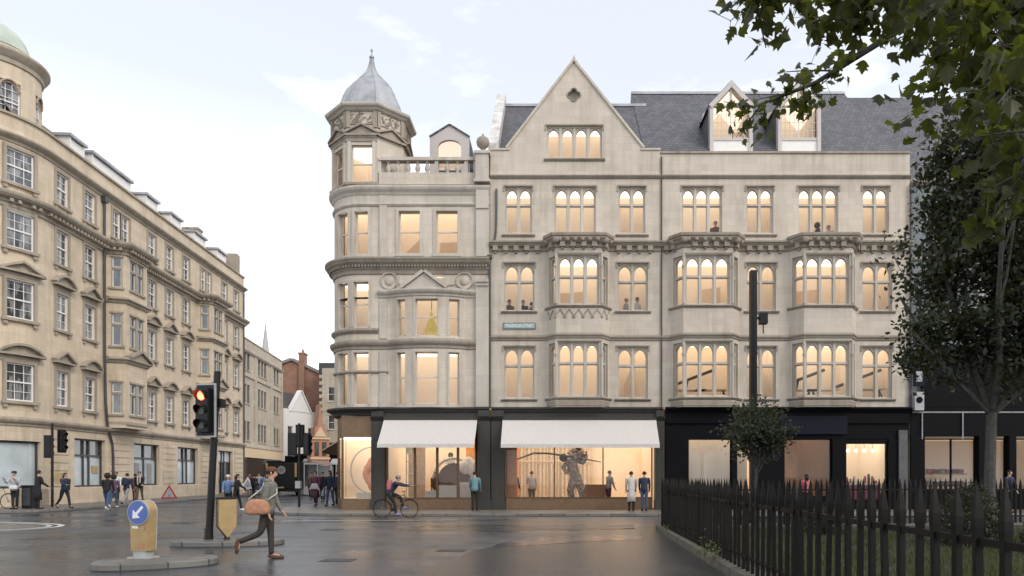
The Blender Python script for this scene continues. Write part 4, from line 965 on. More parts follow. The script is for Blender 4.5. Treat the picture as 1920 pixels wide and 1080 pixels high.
def shopwindow(B, x0, x1, z0, z1, mull, y=.12, mat='bronze', riser=True, mw=.05, ztrans=None, pane='glass'):
    m = MB()
    for x in [x0 + mw / 2, x1 - mw / 2] + list(mull): m.box(x - mw / 2, x + mw / 2, y - .04, y + .06, z0, z1)
    m.box(x0, x1, y - .05, y + .07, z0 - .06, z0); m.box(x0, x1, y - .05, y + .07, z1, z1 + .06)
    if ztrans: m.box(x0, x1, y - .045, y + .065, ztrans - .03, ztrans + .03)
    f = m.build('shop_window', M[mat], B)
    MB().quad((x0, y, z0), (x1, y, z0), (x1, y, z1), (x0, y, z1)).build('pane', M[pane], f)
    if riser: MB().box(x0, x1, y - .03, y + .12, .12, z0 - .06).build('stall_riser', M['riser'], B)
    return f
def pilaster(B, x0, x1, z1=4.1, mat='shopdark', base=True, o=.14):
    m = MB(); m.box(x0, x1, -o, .3, .12, z1); m.box(x0 - .03, x1 + .03, -o - .05, .1, z1, z1 + .1)
    m.box(x0 + .02, x1 - .02, -o - .08, .1, z1 + .1, ZB - .12)
    if base: m.box(x0 - .03, x1 + .03, -o - .04, .2, .12, .55)
    # sunk panel edges
    for xx in (x0 + .08, x1 - .11): m.box(xx, xx + .03, -o - .012, -o + .01, .7, z1 - .25)
    m.add([(x0, -o - .02, z1 - .1), (x1, -o - .02, z1 - .1), (x1, -o - .16, z1 + .06), (x0, -o - .16, z1 + .06), (x0, -o, z1 + .06), (x1, -o, z1 + .06)], [(0, 1, 2, 3), (0, 3, 4), (1, 5, 2)])
    return m.build('pilaster', M[mat], B)
def fascia(B, x0, x1, mat='shopdark', z0=4.10, o=.10, P=None, corn=True):
    m = MB(); m.box(x0, x1, -o, .35, z0, ZB - .10)
    if corn: m.sweep(Path([(x0, 0), (x1, 0)]), [(-.02, ZB - .24), (o + .04, ZB - .22), (o + .12, ZB - .10), (o + .18, ZB - .06), (o + .18, ZB), (-.02, ZB + .05)])
    return m.build('fascia', M[mat], B)
# gabled building shop
fascia(GB, X(922), X(1242)); pilaster(GB, X(922), X(946)); pilaster(GB, X(1228), X(1245))
shopwindow(GB, X(948), X(1224), .66, 3.6, [X(1040), X(1131)])
MB().box(X(946), X(1228), .0, .35, 3.66, 4.10).build('soffit_panel', M['bronze'], GB)
awning(GB, X(943), X(1229), 4.06, 2.78, 1.2)
s_ = shoproom(GB, X(946), X(1230), 4.0, 5.2)
sl = MB()
for i in range(34):
    x_ = X(950) + i * .19
    if x_ < X(1128): sl.box(x_, x_ + (.11 if i % 3 else .05), 4.9, 4.98, .2, 3.9)
sl.box(X(950), X(1125), 4.86, 4.9, 2.3, 2.38); sl.build('slatted_screen', M['c_cream'], s_)
MB().box(X(946), X(968), .5, 2.5, .16, 3.9).build('orange_partition', plain('rust_plaster', (.60, .24, .10), .7), s_)
# corner building shops
fascia(CB, X(712), X(918)); pilaster(CB, X(697), X(722), o=.10); pilaster(CB, X(897), X(920), o=.2)
shopwindow(CB, X(722), X(897), .64, 3.6, [X(777), X(819), X(858), X(892)], mw=.11)
MB().box(X(722), X(897), .0, .35, 3.66, 4.10).build('soffit_panel', M['bronze'], CB)
awning(CB, X(722), X(896), 4.06, 2.78, 1.35)
s_ = shoproom(CB, X(724), X(898), 4.0, 5.2, 'ceilshop', 'roompale')
MB().box(X(856), X(897), 3.2, 3.3, .2, 3.95).build('orange_partition', plain('amber_plaster', (.72, .33, .08), .7), s_)
MB().box(X(742), X(776), 2.6, 2.7, .2, 3.95).build('grey_partition', plain('putty_plaster', (.42, .34, .26), .7), s_)
# rounded corner bay of the shop: dark cornice, brown frieze and glazed display case
cm_ = MB()
CQ = Path([(-10.13, 9)] + arc(TC[0], TC[1], 1.65, 180, 270, 14) + [(X(712), 0)])
cm_.sweep(CQ, [(-.02, ZB - .35), (.06, ZB - .33), (.10, ZB - .22), (.24, ZB - .12), (.34, ZB - .08), (.34, ZB), (-.02, ZB + .05)]); cm_.build('shop_cornice', M['shopdark'], CB)
EX = Path([(-10.0, 9), (-10.0, 1.55), (-9.35, .08), (X(699), .08)])
fb = MB(); pbar(fb, EX, 7.45, EX.s[-1], 3.30, 4.25, -.1, .03); pbar(fb, EX, 0, EX.s[-1], .12, .58, -.1, .03); fb.build('frieze_panel', M['riser'], CB)
f = MB()
for s0_, s1_ in ((7.42, 7.50), (EX.s[2] - .03, EX.s[2] + .03), (EX.s[-1] - .09, EX.s[-1])): pbar(f, EX, s0_, s1_, .58, 3.3, -.06, .04)
f = f.build('shop_window', M['bronze'], CB)
g_ = MB()
for i in (1, 2): A, B_ = EX.p[i], EX.p[i + 1]; g_.quad((A.x, A.y, .58), (B_.x, B_.y, .58), (B_.x, B_.y, 3.3), (A.x, A.y, 3.3))
g_.build('pane', M['glass'], f)
bw_ = MB(); bw_.box(-10.05, -9.95, 1.6, 9, .12, 4.3); bw_.build('side_wall', M['shopdark'], CB)
dc = MB(); dc.quad((-9.9, 2.4, .58), (X(700), 2.4, .58), (X(700), 2.4, 3.3), (-9.9, 2.4, 3.3)); dc.quad((X(700), .2, .58), (X(700), 2.4, .58), (X(700), 2.4, 3.3), (X(700), .2, 3.3)); dc.quad((-9.92, 1.6, .58), (-9.92, 2.4, .58), (-9.92, 2.4, 3.3), (-9.92, 1.6, 3.3))
dcase = dc.build('display_case', M['roompale'], CB)
pl3 = [(-9.95, 1.5), (-9.32, .12), (X(700), .12), (X(700), 2.4), (-9.95, 2.4)]
MB().add([(x, y, .59) for x, y in pl3], [tuple(range(5))]).build('case_floor', M['roompale'], dcase); MB().add([(x, y, 3.29) for x, y in pl3], [tuple(range(5))]).build('case_ceiling', M['ceilshop'], dcase)
# hoop sculpture in the corner display
hs = thing('hoop_sculpture', 'large pale hoop with copper petals standing in the corner display window', 'sculpture', (-8.55, 1.2, .59), FM)
hm = MB()
for i in range(28):
    a0_, a1_ = R(60 + 240 * i / 28), R(60 + 240 * (i + 1) / 28)
    hm.tube((-8.35 + .95 * cos(a0_), 1.15, 1.85 + 1.05 * sin(a0_)), (-8.35 + .95 * cos(a1_), 1.15, 1.85 + 1.05 * sin(a1_)), .035, n=6)
hm.box(-9.0, -8.2, 1.0, 1.35, .59, .82); hm.build('hoop', M['c_coat'], hs)
pm = MB()
for i in range(7): pm.ball((-8.5 + .12 * cos(i), 1.2, 1.2 + .16 * i), .16, .10, .30, 9, 6)
pm.build('petals', plain('copper_foil', (.62, .27, .14), .4, .3), hs)
# dormer building: black shopfronts
x0_, x1_ = X(1247), DX1
fb = fascia(DB, X(1247), X(1703), 'shopblack', 3.9, .12); MB().box(X(1462), X(1586), -.16, -.12, 3.42, 4.22).build('sign_board', M['navy'], DB)
MB().box(X(1247), X(1462), -.02, .3, 3.20, 3.9).build('black_panel', M['shopblack'], DB); MB().box(X(1462), X(1703), -.03, .3, 3.22, 3.9).build('black_panel', M['shopblack'], DB)
for a, b in ((1247, 1290), (1372, 1381), (1413, 1470), (1560, 1586), (1665, 1683)): MB().box(X(a), X(b), -.06, .3, .12, 3.22).build('black_pier', M['shopblack'], DB)
MB().box(X(1683), X(1699), -.14, .3, .12, 3.6).build('stone_pier', plain('grey_pier_stone', (.10, .10, .10), .8, vary=.25), DB)
for a, b, z0, z1, k in ((1290, 1372, .7, 3.18, 'a'), (1381, 1413, .7, 3.18, 'a'), (1470, 1560, .7, 3.18, 'b'), (1586, 1665, .55, 3.0, 'c')):
    shopwindow(DB, X(a), X(b), z0, z1, [], mat='shopblack', riser=False, y=.10); MB().box(X(a), X(b), .06, .3, .12, z0).build('stall_riser', M['shopblack'], DB)
    MB().box(X(a), X(b), .0, .3, z1 + .05, 3.25).build('soffit_panel', M['shopblack'], DB)
s_ = shoproom(DB, X(1270), X(1420), 3.6, 4.5, 'ceil', 'roomwall'); MB().quad((X(1285), 1.2, .2), (X(1415), 1.2, .2), (X(1415), 1.2, 3.5), (X(1285), 1.2, 3.5)).build('window_screen', M['roomwall'], s_)
s_ = shoproom(DB, X(1465), X(1565), 3.5, 4.0, 'ceildim', 'roomtan'); MB().box(X(1478), X(1523), 1.9, 2.0, 1.5, 3.4).build('menu_board', plain('amber_menu_board', (.62, .30, .12), .6), s_)
s_ = shoproom(DB, X(1580), X(1672), 3.3, 3.2, 'ceil', 'roompale')
# ------------------------------------------------------------------ displays standing in the shops
cpal = ['c_cream', 'c_tan', 'c_white', 'c_maroon', 'pink', 'c_brown', 'c_coat']
ri_ = random.Random(11)
def place(x, y, z=0): return (x, y, z)
def pedestal(x, y, w_, h, label, mat='roompale', what=None):
    t = thing('display_plinth', label, 'plinth', (x, y, .17), FM, group='plinths inside the shop windows')
    m = MB(); m.box(x - w_ / 2, x + w_ / 2, y - .2, y + .2, .17, .17 + h); m.box(x - w_ / 2 - .02, x + w_ / 2 + .02, y - .22, y + .22, .17 + h, .2 + h); m.build('plinth_block', M[mat], t)
    return t
for x, y, w_, h, lb, mt in ((X(835), .9, .8, .95, 'pale plinth below the arched display behind the third pane of the corner shop', 'roompale'), (X(868), 1.0, .5, 1.1, 'narrow plinth beside the white cloud canopy in the corner shop', 'roompale'),
    (X(1119), 1.2, .95, 1.0, 'rust coloured plinth beside the flower headed figure', 'c_tan'), (X(800), 1.3, .5, .7, 'low white plinth in the second pane of the corner shop', 'c_white')):
    pedestal(x, y, w_, h, lb, mt)
# arched display, cloud canopy
ad_ = thing('arch_display', 'dark arched niche with curved rail shown in the corner shop window', 'display', (X(838), 2.2, .17), FM)
m = MB(); pts = [(X(815), .2)] + [(X(838) + .78 * cos(pi - pi * i / 12), 1.35 + .85 * sin(pi - pi * i / 12)) for i in range(13)] + [(X(861), .2)]
m.prism(pts, .3, 'y', 2.1); m.build('niche', plain('dark_umber', (.11, .06, .04), .6), ad_)
m = MB(); m.chain([(X(838) + .95 * cos(pi - pi * i / 14), 2.0, 1.4 + 1.02 * sin(pi - pi * i / 14)) for i in range(15)], [.07] * 15, 7); m.build('arch_trim', M['c_coat'], ad_)
cl = thing('cloud_canopy', 'white rounded cloud shaped canopy hanging behind the last pane of the corner shop', 'display', (X(880), 1.6, 2.2), FM)
m = MB()
for i in range(9): m.ball((X(864) + i * .11, 1.6 + .1 * sin(i), 2.0 + .16 * sin(i * 1.3)), .30, .25, .34, 10, 7)
m.build('cloud', M['c_white'], cl)
m = MB(); m.tube((X(880), 1.6, 2.2), (X(880), 1.6, 3.98), .012); m.build('cord', M['c_grey'], cl)
ll = thing('ladder_rack', 'slim pale metal rack standing behind the first pane of the corner shop', 'rack', (X(756), 1.5, .17), FM)
m = MB()
for x_ in (X(748), X(762)): m.tube((x_, 1.5, .17), (x_, 1.5, 3.7), .03)
for k in range(6): m.tube((X(748), 1.5, .6 + .55 * k), (X(762), 1.5, .6 + .55 * k), .022)
m.build('rack_frame', M['c_cream'], ll); m = MB(); m.box(X(750), X(758), 1.42, 1.5, 2.6, 3.3); m.build('hanging_cloth', M['c_white'], ll)
# the flower headed figure, the branch, products on shelves
fg = thing('flower_figure', 'tall sculpted figure in patterned clothes with a burst of flowers for a head', 'sculpture', (X(1082), 1.1, .17), FM)
m = MB()
def limb(mb, pts, rs, n=10): mb.chain(pts, rs, n); [mb.ball(p, r * 1.01, n=10, m=6) for p, r in zip(pts, rs)]
fx_, fy_ = X(1080), 1.1
limb(m, [(fx_ - .05, fy_, 1.55), (fx_ - .22, fy_ - .05, .95), (fx_ - .12, fy_, .25)], [.20, .17, .13]); limb(m, [(fx_ + .1, fy_, 1.55), (fx_ + .28, fy_ - .05, .9), (fx_ + .48, fy_, .25)], [.20, .17, .13])
limb(m, [(fx_, fy_, 1.5), (fx_ - .1, fy_, 1.9), (fx_ - .15, fy_, 2.2)], [.24, .27, .25])
limb(m, [(fx_ - .3, fy_ - .05, 2.25), (fx_ - .55, fy_ - .12, 2.0), (fx_ - .42, fy_ - .25, 1.75)], [.12, .10, .09]); limb(m, [(fx_ + .05, fy_, 2.3), (fx_ + .35, fy_ - .1, 2.2), (fx_ + .5, fy_ - .2, 2.4)], [.12, .10, .08])
pat = plain('patterned_cloth', (.36, .28, .21), .8, vary=.9, nscale=9); m.build('figure_body', pat, fg)
m = MB(); rf2 = random.Random(2)
for i in range(90):
    a_, b_ = rf2.random() * 2 * pi, rf2.uniform(-.9, 1.2); r__ = rf2.uniform(.15, .48); c_ = (fx_ + .1 + r__ * cos(a_) * cos(b_), fy_ + .6 * r__ * sin(a_) * cos(b_), 2.55 + r__ * sin(b_) * .8)
    m.mi = rf2.choice([0, 0, 1, 2, 3]); m.ball(c_, .05 + .05 * rf2.random(), .03, .05 + .03 * rf2.random(), 6, 4)
m.build('flower_head', [M['c_brown'], M['pink'], M['c_cream'], M['c_tan']], fg)
m = MB().ball((X(1057), 1.0, 2.42), .19, .06, .19); m.build('dark_disc', M['c_black'], fg)
br_ = thing('hanging_branch', 'long bare branch hung across the wide shop window behind the glass', 'branch', (X(1000), .8, 2.6), FM)
m = MB(); m.chain([(X(958), .9, 2.28), (X(975), .85, 2.40), (X(1000), .8, 2.62), (X(1030), .8, 2.60), (X(1060), .9, 2.5), (X(1100), 1.0, 2.35), (X(1130), 1.0, 2.22)], [.03, .035, .045, .05, .045, .04, .02], 6); m.build('branch_wood', M['bark'], br_)
gf = ['rose and cream goods piled in the lit shop window beside the grey stone pier', ]
# goods on the counter of the lit shop by the grey pier
for i in range(11):
    x_ = X(1590) + i * .165; h = ri_.uniform(.12, .42)
    t = thing('display_jar', 'small jar on the counter of the lit shop window beside the grey stone pier', 'jar', (x_, .9, 1.25), FM, group='jars in the lit window')
    m = MB().lathe([(0, 0), (.055, 0), (.06, .05), (.06, h - .06), (.035, h), (0, h)], (x_, .9, 1.25), 10); m.build('jar_body', M[ri_.choice(cpal)], t, True, auto=40)
    MB().lathe([(0, 0), (.04, 0), (.04, .03), (0, .03)], (x_, .9, 1.25 + h), 8).build('lid', M[ri_.choice(cpal)], t)
ct = thing('shop_counter', 'white counter inside the lit shop window beside the grey stone pier', 'counter', (X(1625), .95, .16), FM)
m = MB().box(X(1585), X(1667), .7, 1.2, 1.18, 1.25); m.build('counter_top', M['white'], ct); MB().box(X(1587), X(1665), .75, 1.15, .16, 1.18).build('counter_front', M['pink'], ct)
for i in range(5):
    x_ = X(1597) + i * .38; t = thing('pendant_lamp', 'small glowing pendant above the counter beside the grey stone pier', 'lamp', (x_, 1.3, 2.75), FM, group='pendants in the lit window')
    MB().tube((x_, 1.3, 2.8), (x_, 1.3, 3.3), .008).build('cord', M['c_black'], t); MB().ball((x_, 1.3, 2.75), .07).build('lamp_shade', glow('pendant_light', (1, .8, .5), 4), t)
# desks and chairs seen through the first floor windows of the dormer building
def desk(x, y, z, label):
    t = thing('office_desk', label, 'desk', (x, y, z), FM, group='desks on the first floor')
    MB().box(x - .75, x + .75, y - .35, y + .35, z + .72, z + .76).build('desk_top', M['white'], t)
    for sx_ in (-1, 1): m = MB(); m.tube((x + sx_ * .7, y - .3, z), (x + sx_ * .55, y, z + .72), .03); m.tube((x + sx_ * .7, y + .3, z), (x + sx_ * .55, y, z + .72), .03); m.build('leg', M['c_black'], t)
for i, (u_, y_) in enumerate(((1300, 1.2), (1345, 1.2), (1520, 1.2), (1560, 1.2), (1645, 1.0))):
    desk(X(u_), y_, 4.76, ['dark legged desk behind the first bay over the black shops', 'dark legged desk beside the side light of the bay behind the dark column', 'dark legged desk behind the farther bay, under the second dormer', 'dark legged desk in the farther bay nearest the drainpipe', 'dark legged desk behind the two-light window beside the street tree'][i])
for i, (u_, n_) in enumerate(((1312, 3), (1530, 3), (1642, 2))):
    t = thing('slanting_beam', ['dark slanting roof strut seen inside the first bay over the black shops', 'dark slanting strut seen inside the farther bay', 'dark slanting strut seen behind the two-light window beside the street tree'][i], 'beam', (X(u_), 1.6, 4.76), FM)
    m = MB(); m.tube((X(u_) - 1.1, 1.6, 5.7), (X(u_) + 1.0, 1.6, 6.5), .07); m.tube((X(u_) - .2, 1.6, 6.05), (X(u_) - .5, 1.6, 4.76), .05); m.build('strut', plain('dark_timber', (.06, .04, .03), .6), t)
# partitions that give the rooms their slanting shapes
for i, (B_, x_, z_, w_, h_, mt) in enumerate(((GB, X(1068), 7.9, 1.3, 2.2, 'roomtan'), (GB, X(1188), 4.75, .5, 2.3, 'roomtan'), (DB, X(1347), 7.9, .9, 2.4, 'roomtan'), (GB, X(970), 4.76, 1.1, .5, 'roomtan'),
        (DB, X(1430), 4.76, 1.0, 2.0, 'roomwall'), (CB, X(768), 11.2, .9, 1.6, 'roomtan'), (CB, X(840), 11.2, 1.2, 1.2, 'roomtan'), (GB, X(990), 11.5, .8, 1.2, 'roomtan'), (DB, X(1540), 7.9, 1.1, 2.3, 'roomtan'))):
    m = MB(); m.add([(x_ - w_ / 2, 1.5, z_), (x_ + w_ / 2, 1.5, z_), (x_ + w_ / 2, 1.5, z_ + h_), (x_ - w_ / 2, 1.5, z_ + h_ * (.45 if i % 2 else .95)), (x_ - w_ / 2, 1.6, z_), (x_ + w_ / 2, 1.6, z_), (x_ + w_ / 2, 1.6, z_ + h_), (x_ - w_ / 2, 1.6, z_ + h_ * (.45 if i % 2 else .95))],
              [(0, 1, 2, 3), (7, 6, 5, 4), (0, 3, 7, 4), (1, 5, 6, 2), (2, 6, 7, 3)]); m.build('partition', M[mt], B_)
# yellow pendant tent in the bow window
t = thing('tent_lamp', 'yellow tent shaped hanging lamp behind the bow window of the corner building', 'lamp', (-5.57, .7, 7.72), FM)
MB().lathe([(.02, 1.35), (.12, 1.0), (.35, .3), (.62, -.1)], (-5.57, .9, 7.75), 16).build('lamp_shade', plain('yellow_silk', (.80, .66, .16), .7), t); MB().tube((-5.57, .9, 9.1), (-5.57, .9, 10.28), .015).build('cord', M['c_black'], t)

# ------------------------------------------------------------------ the building beyond the tree
NB = thing('end_building', 'grey rendered building with black shopfront behind the big street tree', 'building', (21, 0, 0), FM)
NP = Path([(DX1 + .06, .25), (28, .25)])
ops = [(NP.sx(x_), NP.sx(x_ + 1.0), z_, z_ + 1.9) for x_ in (18.6, 21.2, 23.8) for z_ in (5.4, 8.9, 12.0)]
M['render'] = stone('pale_blue_render', (.20, .225, .235), bw=4, bh=9, amt=.7)
m = MB(); wall(m, NP, 4.6, 14.6, ops, .2); m.quad((DX1 + .06, .25, 4.6), (DX1 + .06, 9, 4.6), (DX1 + .06, 9, 14.6), (DX1 + .06, .25, 14.6)); m.quad((DX1 + .06, .25, 14.6), (28, .25, 14.6), (28, 9, 14.6), (DX1 + .06, 9, 14.6)); m.quad((DX1 + .06, 9, 0), (28, 9, 0), (28, 9, 14.6), (DX1 + .06, 9, 14.6)); m.build('wall', M['render'], NB)
for o in ops: sashwin(NB, NP, *o, mat='sash', pane='dglass', bars=(2, 4))
m = MB(); m.sweep(NP, [(-.02, 11.1), (.10, 11.15), (.10, 11.25), (-.02, 11.3)]); m.sweep(NP, [(-.02, 14.4), (.2, 14.55), (.2, 14.7), (-.3, 14.75)]); m.build('string_course', M['dirty'], NB)
rf = MB(); rf.quad((15.36, .6, 14.7), (28, .6, 14.7), (28, RY2 + .1, 21.7), (15.36, RY2 + .1, 21.7)); rf.quad((15.36, RY2 + .1, 21.7), (28, RY2 + .1, 21.7), (28, 12, 15.2), (15.36, 12, 15.2)); rf.build('roof', M['slate'], NB)
m = MB(); m.box(DX1 + .02, 28, .0, .4, 3.35, 4.6); m.box(DX1 + .62, 28, .08, .4, 4.62, 7.3); m.box(DX1 + .02, X(1733), -.06, .4, .12, 3.35); m.box(X(1836), X(1856), .0, .4, .12, 3.35); m.box(X(1893), X(1906), 0, .4, .12, 3.35); m.box(X(1990), 28, 0, .4, .12, 3.35)
for x_ in (X(1733), ): m.box(x_, X(1990), .1, .4, .12, 1.0)
m.build('shopfront', M['shopblack'], NB)
shopwindow(NB, X(1733), X(1836), 1.0, 3.2, [X(1790)], y=.3, mat='shopblack', riser=False); shopwindow(NB, X(1856), X(1893), 1.0, 3.2, [], y=.3, mat='shopblack', riser=False); shopwindow(NB, X(1906), X(1990), 1.0, 3.2, [], y=.3, mat='shopblack', riser=False)
s_ = shoproom(NB, X(1725), X(2000), 3.3, 3.4, 'ceildim', 'roompale', y0=.45)
m = MB(); m.box(DX1 + .1, 27, -.03, .0, 4.36, 4.42); m.build('white_rail', M['c_grey'], NB)
for x_ in (X(1728), X(1804)): m = MB(); m.tube((x_, -.05, 3.2), (x_, -.05, 4.4), .025); m.build('awning_bracket', M['c_pale'], NB)
for i in range(16):
    x_ = X(1742) + (i % 8) * .28; z_ = 1.15 + .55 * (i // 8)
    t = thing('shelf_box', 'small coloured box on the shelves of the shop behind the street tree', 'box', (x_, 1.0, z_), FM, group='boxes on the shelves behind the street tree')
    MB().box(x_ - .1, x_ + .1, .9, 1.1, z_, z_ + .18).build('box_body', M[ri_.choice(cpal + ['c_black', 'c_maroon'])], t); MB().box(x_ - .105, x_ + .105, .895, 1.105, z_ + .18, z_ + .21).build('lid', M[ri_.choice(cpal)], t)
t = thing('shop_shelf', 'two tier display shelf inside the shop behind the street tree', 'shelf', (X(1772), 1.0, .16), FM)
for k in range(2): MB().box(X(1735), X(1835), .85, 1.15, 1.10 + .55 * k, 1.145 + .55 * k).build('shelf_board', M['c_tan'], t)
for x_ in (X(1735), X(1833)): MB().box(x_, x_ + .05, .86, 1.14, .16, 1.10).build('upright', M['c_tan'], t)
t = thing('wall_lamp_box', 'white bracketed round clock sign on the dark pier beside the drainpipe', 'sign', (X(1717), -.1, 4.5), FM)
MB().box(X(1709), X(1726), -.3, -.1, 4.45, 5.25).build('sign_case', M['c_pale'], t); MB().tube((X(1717), -.32, 4.9), (X(1717), -.30, 4.9), .14, n=18).build('dial', M['shopblack'], t); MB().box(X(1712), X(1723), -.1, .0, 4.7, 4.8).build('bracket', M['black'], t)
t = thing('projecting_sign', 'small dark hanging sign with a white panel above the round one', 'sign', (X(1718), -.1, 5.5), FM)
MB().box(X(1708), X(1728), -.26, -.18, 5.5, 6.35).build('sign_case', M['navy'], t); MB().box(X(1712), X(1723), -.27, -.262, 5.7, 6.15).build('sign_face', M['c_pale'], t); MB().box(X(1717), X(1719), -.18, .2, 6.0, 6.06).build('bracket', M['black'], t)
# awning in the side street, hung on the corner building's flank
t = MB(); t.add([(-10.1, 5.5, 4.1), (-10.1, 11.5, 4.1), (-12.1, 11.5, 2.95), (-12.1, 5.5, 2.95), (-10.1, 5.5, 4.05), (-10.1, 11.5, 4.05), (-12.08, 11.5, 2.9), (-12.08, 5.5, 2.9)], [(0, 1, 2, 3), (4, 7, 6, 5), (0, 3, 7, 4), (1, 5, 6, 2), (3, 2, 6, 7)])
t.box(-12.11, -12.09, 5.5, 11.5, 2.75, 2.95)
t.build('awning', M['tanawning'], CB)
# ================================================================== the ochre building down the side street
th = atan2(-.0625, 1)
FL = Frame(-25.78, 34.74, 0, R(90) - th)
# local +x runs away from the camera along the street, -y faces the street
def zz(z): return 1.6 + 1.2 * (z - 1.6)
OB = thing('ochre_building', 'long four storey ochre stone building with rounded domed corner and canted bays across the street', 'building', (12, 3, 0), FL)
Rc = 3.5; LEN = 25.4
curL = [(-Rc, 12), ] + arc(0, Rc, Rc, 180, 270, 12)
bays = [(5.0, 5.3, 7.6, 7.9), (16.45, 16.75, 19.05, 19.35)]
def bayp(b): return [(b[0], 0), (b[1], -.95), (b[2], -.95), (b[3], 0)]
LP = Path(curL + bayp(bays[0]) + bayp(bays[1]) + [(LEN, 0)]); LF = Path(curL + [(LEN, 0)])
sA = LF.s[13]
levels = {'1': (5.24, 7.06), '2': (9.23, 11.08), '3': (12.64, 14.38), '4': (15.76, 17.4)}
cols = [1.08, 3.42, 10.0, 12.3, 14.7, 21.3, 23.7]
hwid = .47
ops_b, ops_f = [], []; spec = []
for lv, (z0, z1) in levels.items():
    for i, x_ in enumerate(cols):
        if lv == '4': ops_f.append((LF.sx(x_ - hwid), LF.sx(x_ + hwid), z0, z1))
        else: ops_b.append((LP.sx(x_ - hwid), LP.sx(x_ + hwid), z0, z1))
        spec.append((x_, lv, i))
    for ph in (25, 75):
        s_ = sA - Rc * R(ph); (ops_f if lv == '4' else ops_b).append((s_ - .62, s_ + .62, z0, z1)); spec.append((ph, lv, 'c'))
pairs = [6.0, 6.95, 17.45, 18.4]
for x_ in pairs: ops_f.append((LF.sx(x_ - .4), LF.sx(x_ + .4), *levels['4']))
bwin = []
for b in bays:
    for lv in '123':
        z0, z1 = levels[lv]
        c_ = (b[1] + b[2]) / 2
        bwin.append((LP.sx(c_ - .75), LP.sx(c_ + .75), z0, z1, 2))
        bwin.append((LP.sx(b[0]) + .22, LP.sx(b[1]) - .18, z0, z1, 1)); bwin.append((LP.sx(b[2]) + .18, LP.sx(b[3]) - .22, z0, z1, 1))
shops = [(2.1, 4.9, .98, 3.64), (7.9, 11.0, .98, 3.64), (13.5, 16.6, .98, 3.64), (20.2, 23.0, .13, 3.64)]
ops_g = [(LF.sx(a), LF.sx(b), c, d) for a, b, c, d in shops] + [(sA - Rc * R(47), sA - Rc * R(8), .98, 3.3)]
m = MB(); wall(m, LF, 0, 4.4, ops_g, .35); wall(m, LP, 4.4, 14.9, ops_b + [w_[:4] for w_ in bwin], .16); wall(m, LF, 14.9, 18.95, ops_f, .16)
for b in bays: poly_cap(m, bayp(b), 4.75); poly_cap(m, bayp(b), 14.95)
m.quad((LEN, 0, 0), (LEN, 12, 0), (LEN, 12, 18.9), (LEN, 0, 18.9)); m.quad((-Rc, 12, 0), (LEN, 12, 0), (LEN, 12, 18.9), (-Rc, 12, 18.9))
m.build('wall', M['ochre'], OB)
# one window mesh per size, repeated
def make_sash(w_, h, nc, nr, key):
    f = MB(); t_ = .07
    f.box(-w_ / 2, -w_ / 2 + t_, .06, .13, 0, h); f.box(w_ / 2 - t_, w_ / 2, .06, .13, 0, h); f.box(-w_ / 2 + t_, w_ / 2 - t_, .06, .13, 0, t_); f.box(-w_ / 2 + t_, w_ / 2 - t_, .06, .13, h - t_, h); f.box(-w_ / 2 + t_, w_ / 2 - t_, .05, .12, h * .5 - .035, h * .5 + .035)
    for k in range(1, nc): x_ = -w_ / 2 + w_ * k / nc; f.box(x_ - .013, x_ + .013, .085, .12, t_, h - t_)
    for k in range(1, nr):
        if k * 2 != nr: f.box(-w_ / 2 + t_, w_ / 2 - t_, .086, .119, h * k / nr - .012, h * k / nr + .012)
    fo = f.build('window', M['sash'], OB, loc=(0, 0, 0)); p = MB().quad((-w_ / 2, .12, 0), (w_ / 2, .12, 0), (w_ / 2, .12, h), (-w_ / 2, .12, h)).build('pane', M['dglass'], fo, loc=(0, 0, 0))
    s = MB(); a_ = .15
    s.box(-w_ / 2 - a_, -w_ / 2, -.05, .02, -.02, h + a_); s.box(w_ / 2, w_ / 2 + a_, -.05, .02, -.02, h + a_); s.box(-w_ / 2, w_ / 2, -.05, .02, h, h + a_)
    s.box(-w_ / 2 - .22, w_ / 2 + .22, -.14, .02, -.16, -.02); s.box(-w_ / 2 - .14, -w_ / 2 + .04, -.08, .02, -.34, -.16); s.box(w_ / 2 - .04, w_ / 2 + .14, -.08, .02, -.34, -.16)
    s.build('surround', M['ochretrim'], fo, loc=(0, 0, 0))
    return fo
def pediment_mesh(w_, kind):
    s = MB(); hw_ = w_ / 2 + .32
    s.box(-hw_, hw_, -.30, .02, 0, .10); s.box(-w_ / 2 - .15, w_ / 2 + .15, -.06, .02, -.24, 0)
    if kind == 't': slopebar(s, (-hw_, .10), (0, .58), .12, -.30, .02); slopebar(s, (0, .58), (hw_, .10), .12, -.30, .02); s.prism([(-hw_ + .1, .1), (hw_ - .1, .1), (0, .56)], .14, 'y', -.12)
    else:
        ap = [(-hw_ + 2 * hw_ * i / 10, .10 + .42 * sin(pi * i / 10) ** .8) for i in range(11)]
        for p, q in zip(ap, ap[1:]): slopebar(s, p, q, .11, -.30, .02)
        s.prism(ap, .14, 'y', -.12)
    return s
protos = {}
def put_window(loc, rz, w_, h, nc, nr, ped=None):
    k = (round(w_, 2), round(h, 2), nc)
    if k not in protos: protos[k] = make_sash(w_, h, nc, nr, k); o = protos[k]
    else: o = copy_part(protos[k], OB)
    for ch in list(o.children):
        if ch.name.startswith('pediment'): bpy.data.objects.remove(ch)
    o.location = Vector(loc) - OFF[OB.name]; o.rotation_euler = (0, 0, rz)
    if ped:
        if ('p', ped, k) not in protos: q = pediment_mesh(w_, ped).build('pediment', M['ochretrim'], o, loc=(0, 0, h + .38)); protos[('p', ped, k)] = q.data
        else:
            q = bpy.data.objects.new('pediment', protos[('p', ped, k)]); link(q, o)
        q.location = (0, 0, h + .38)
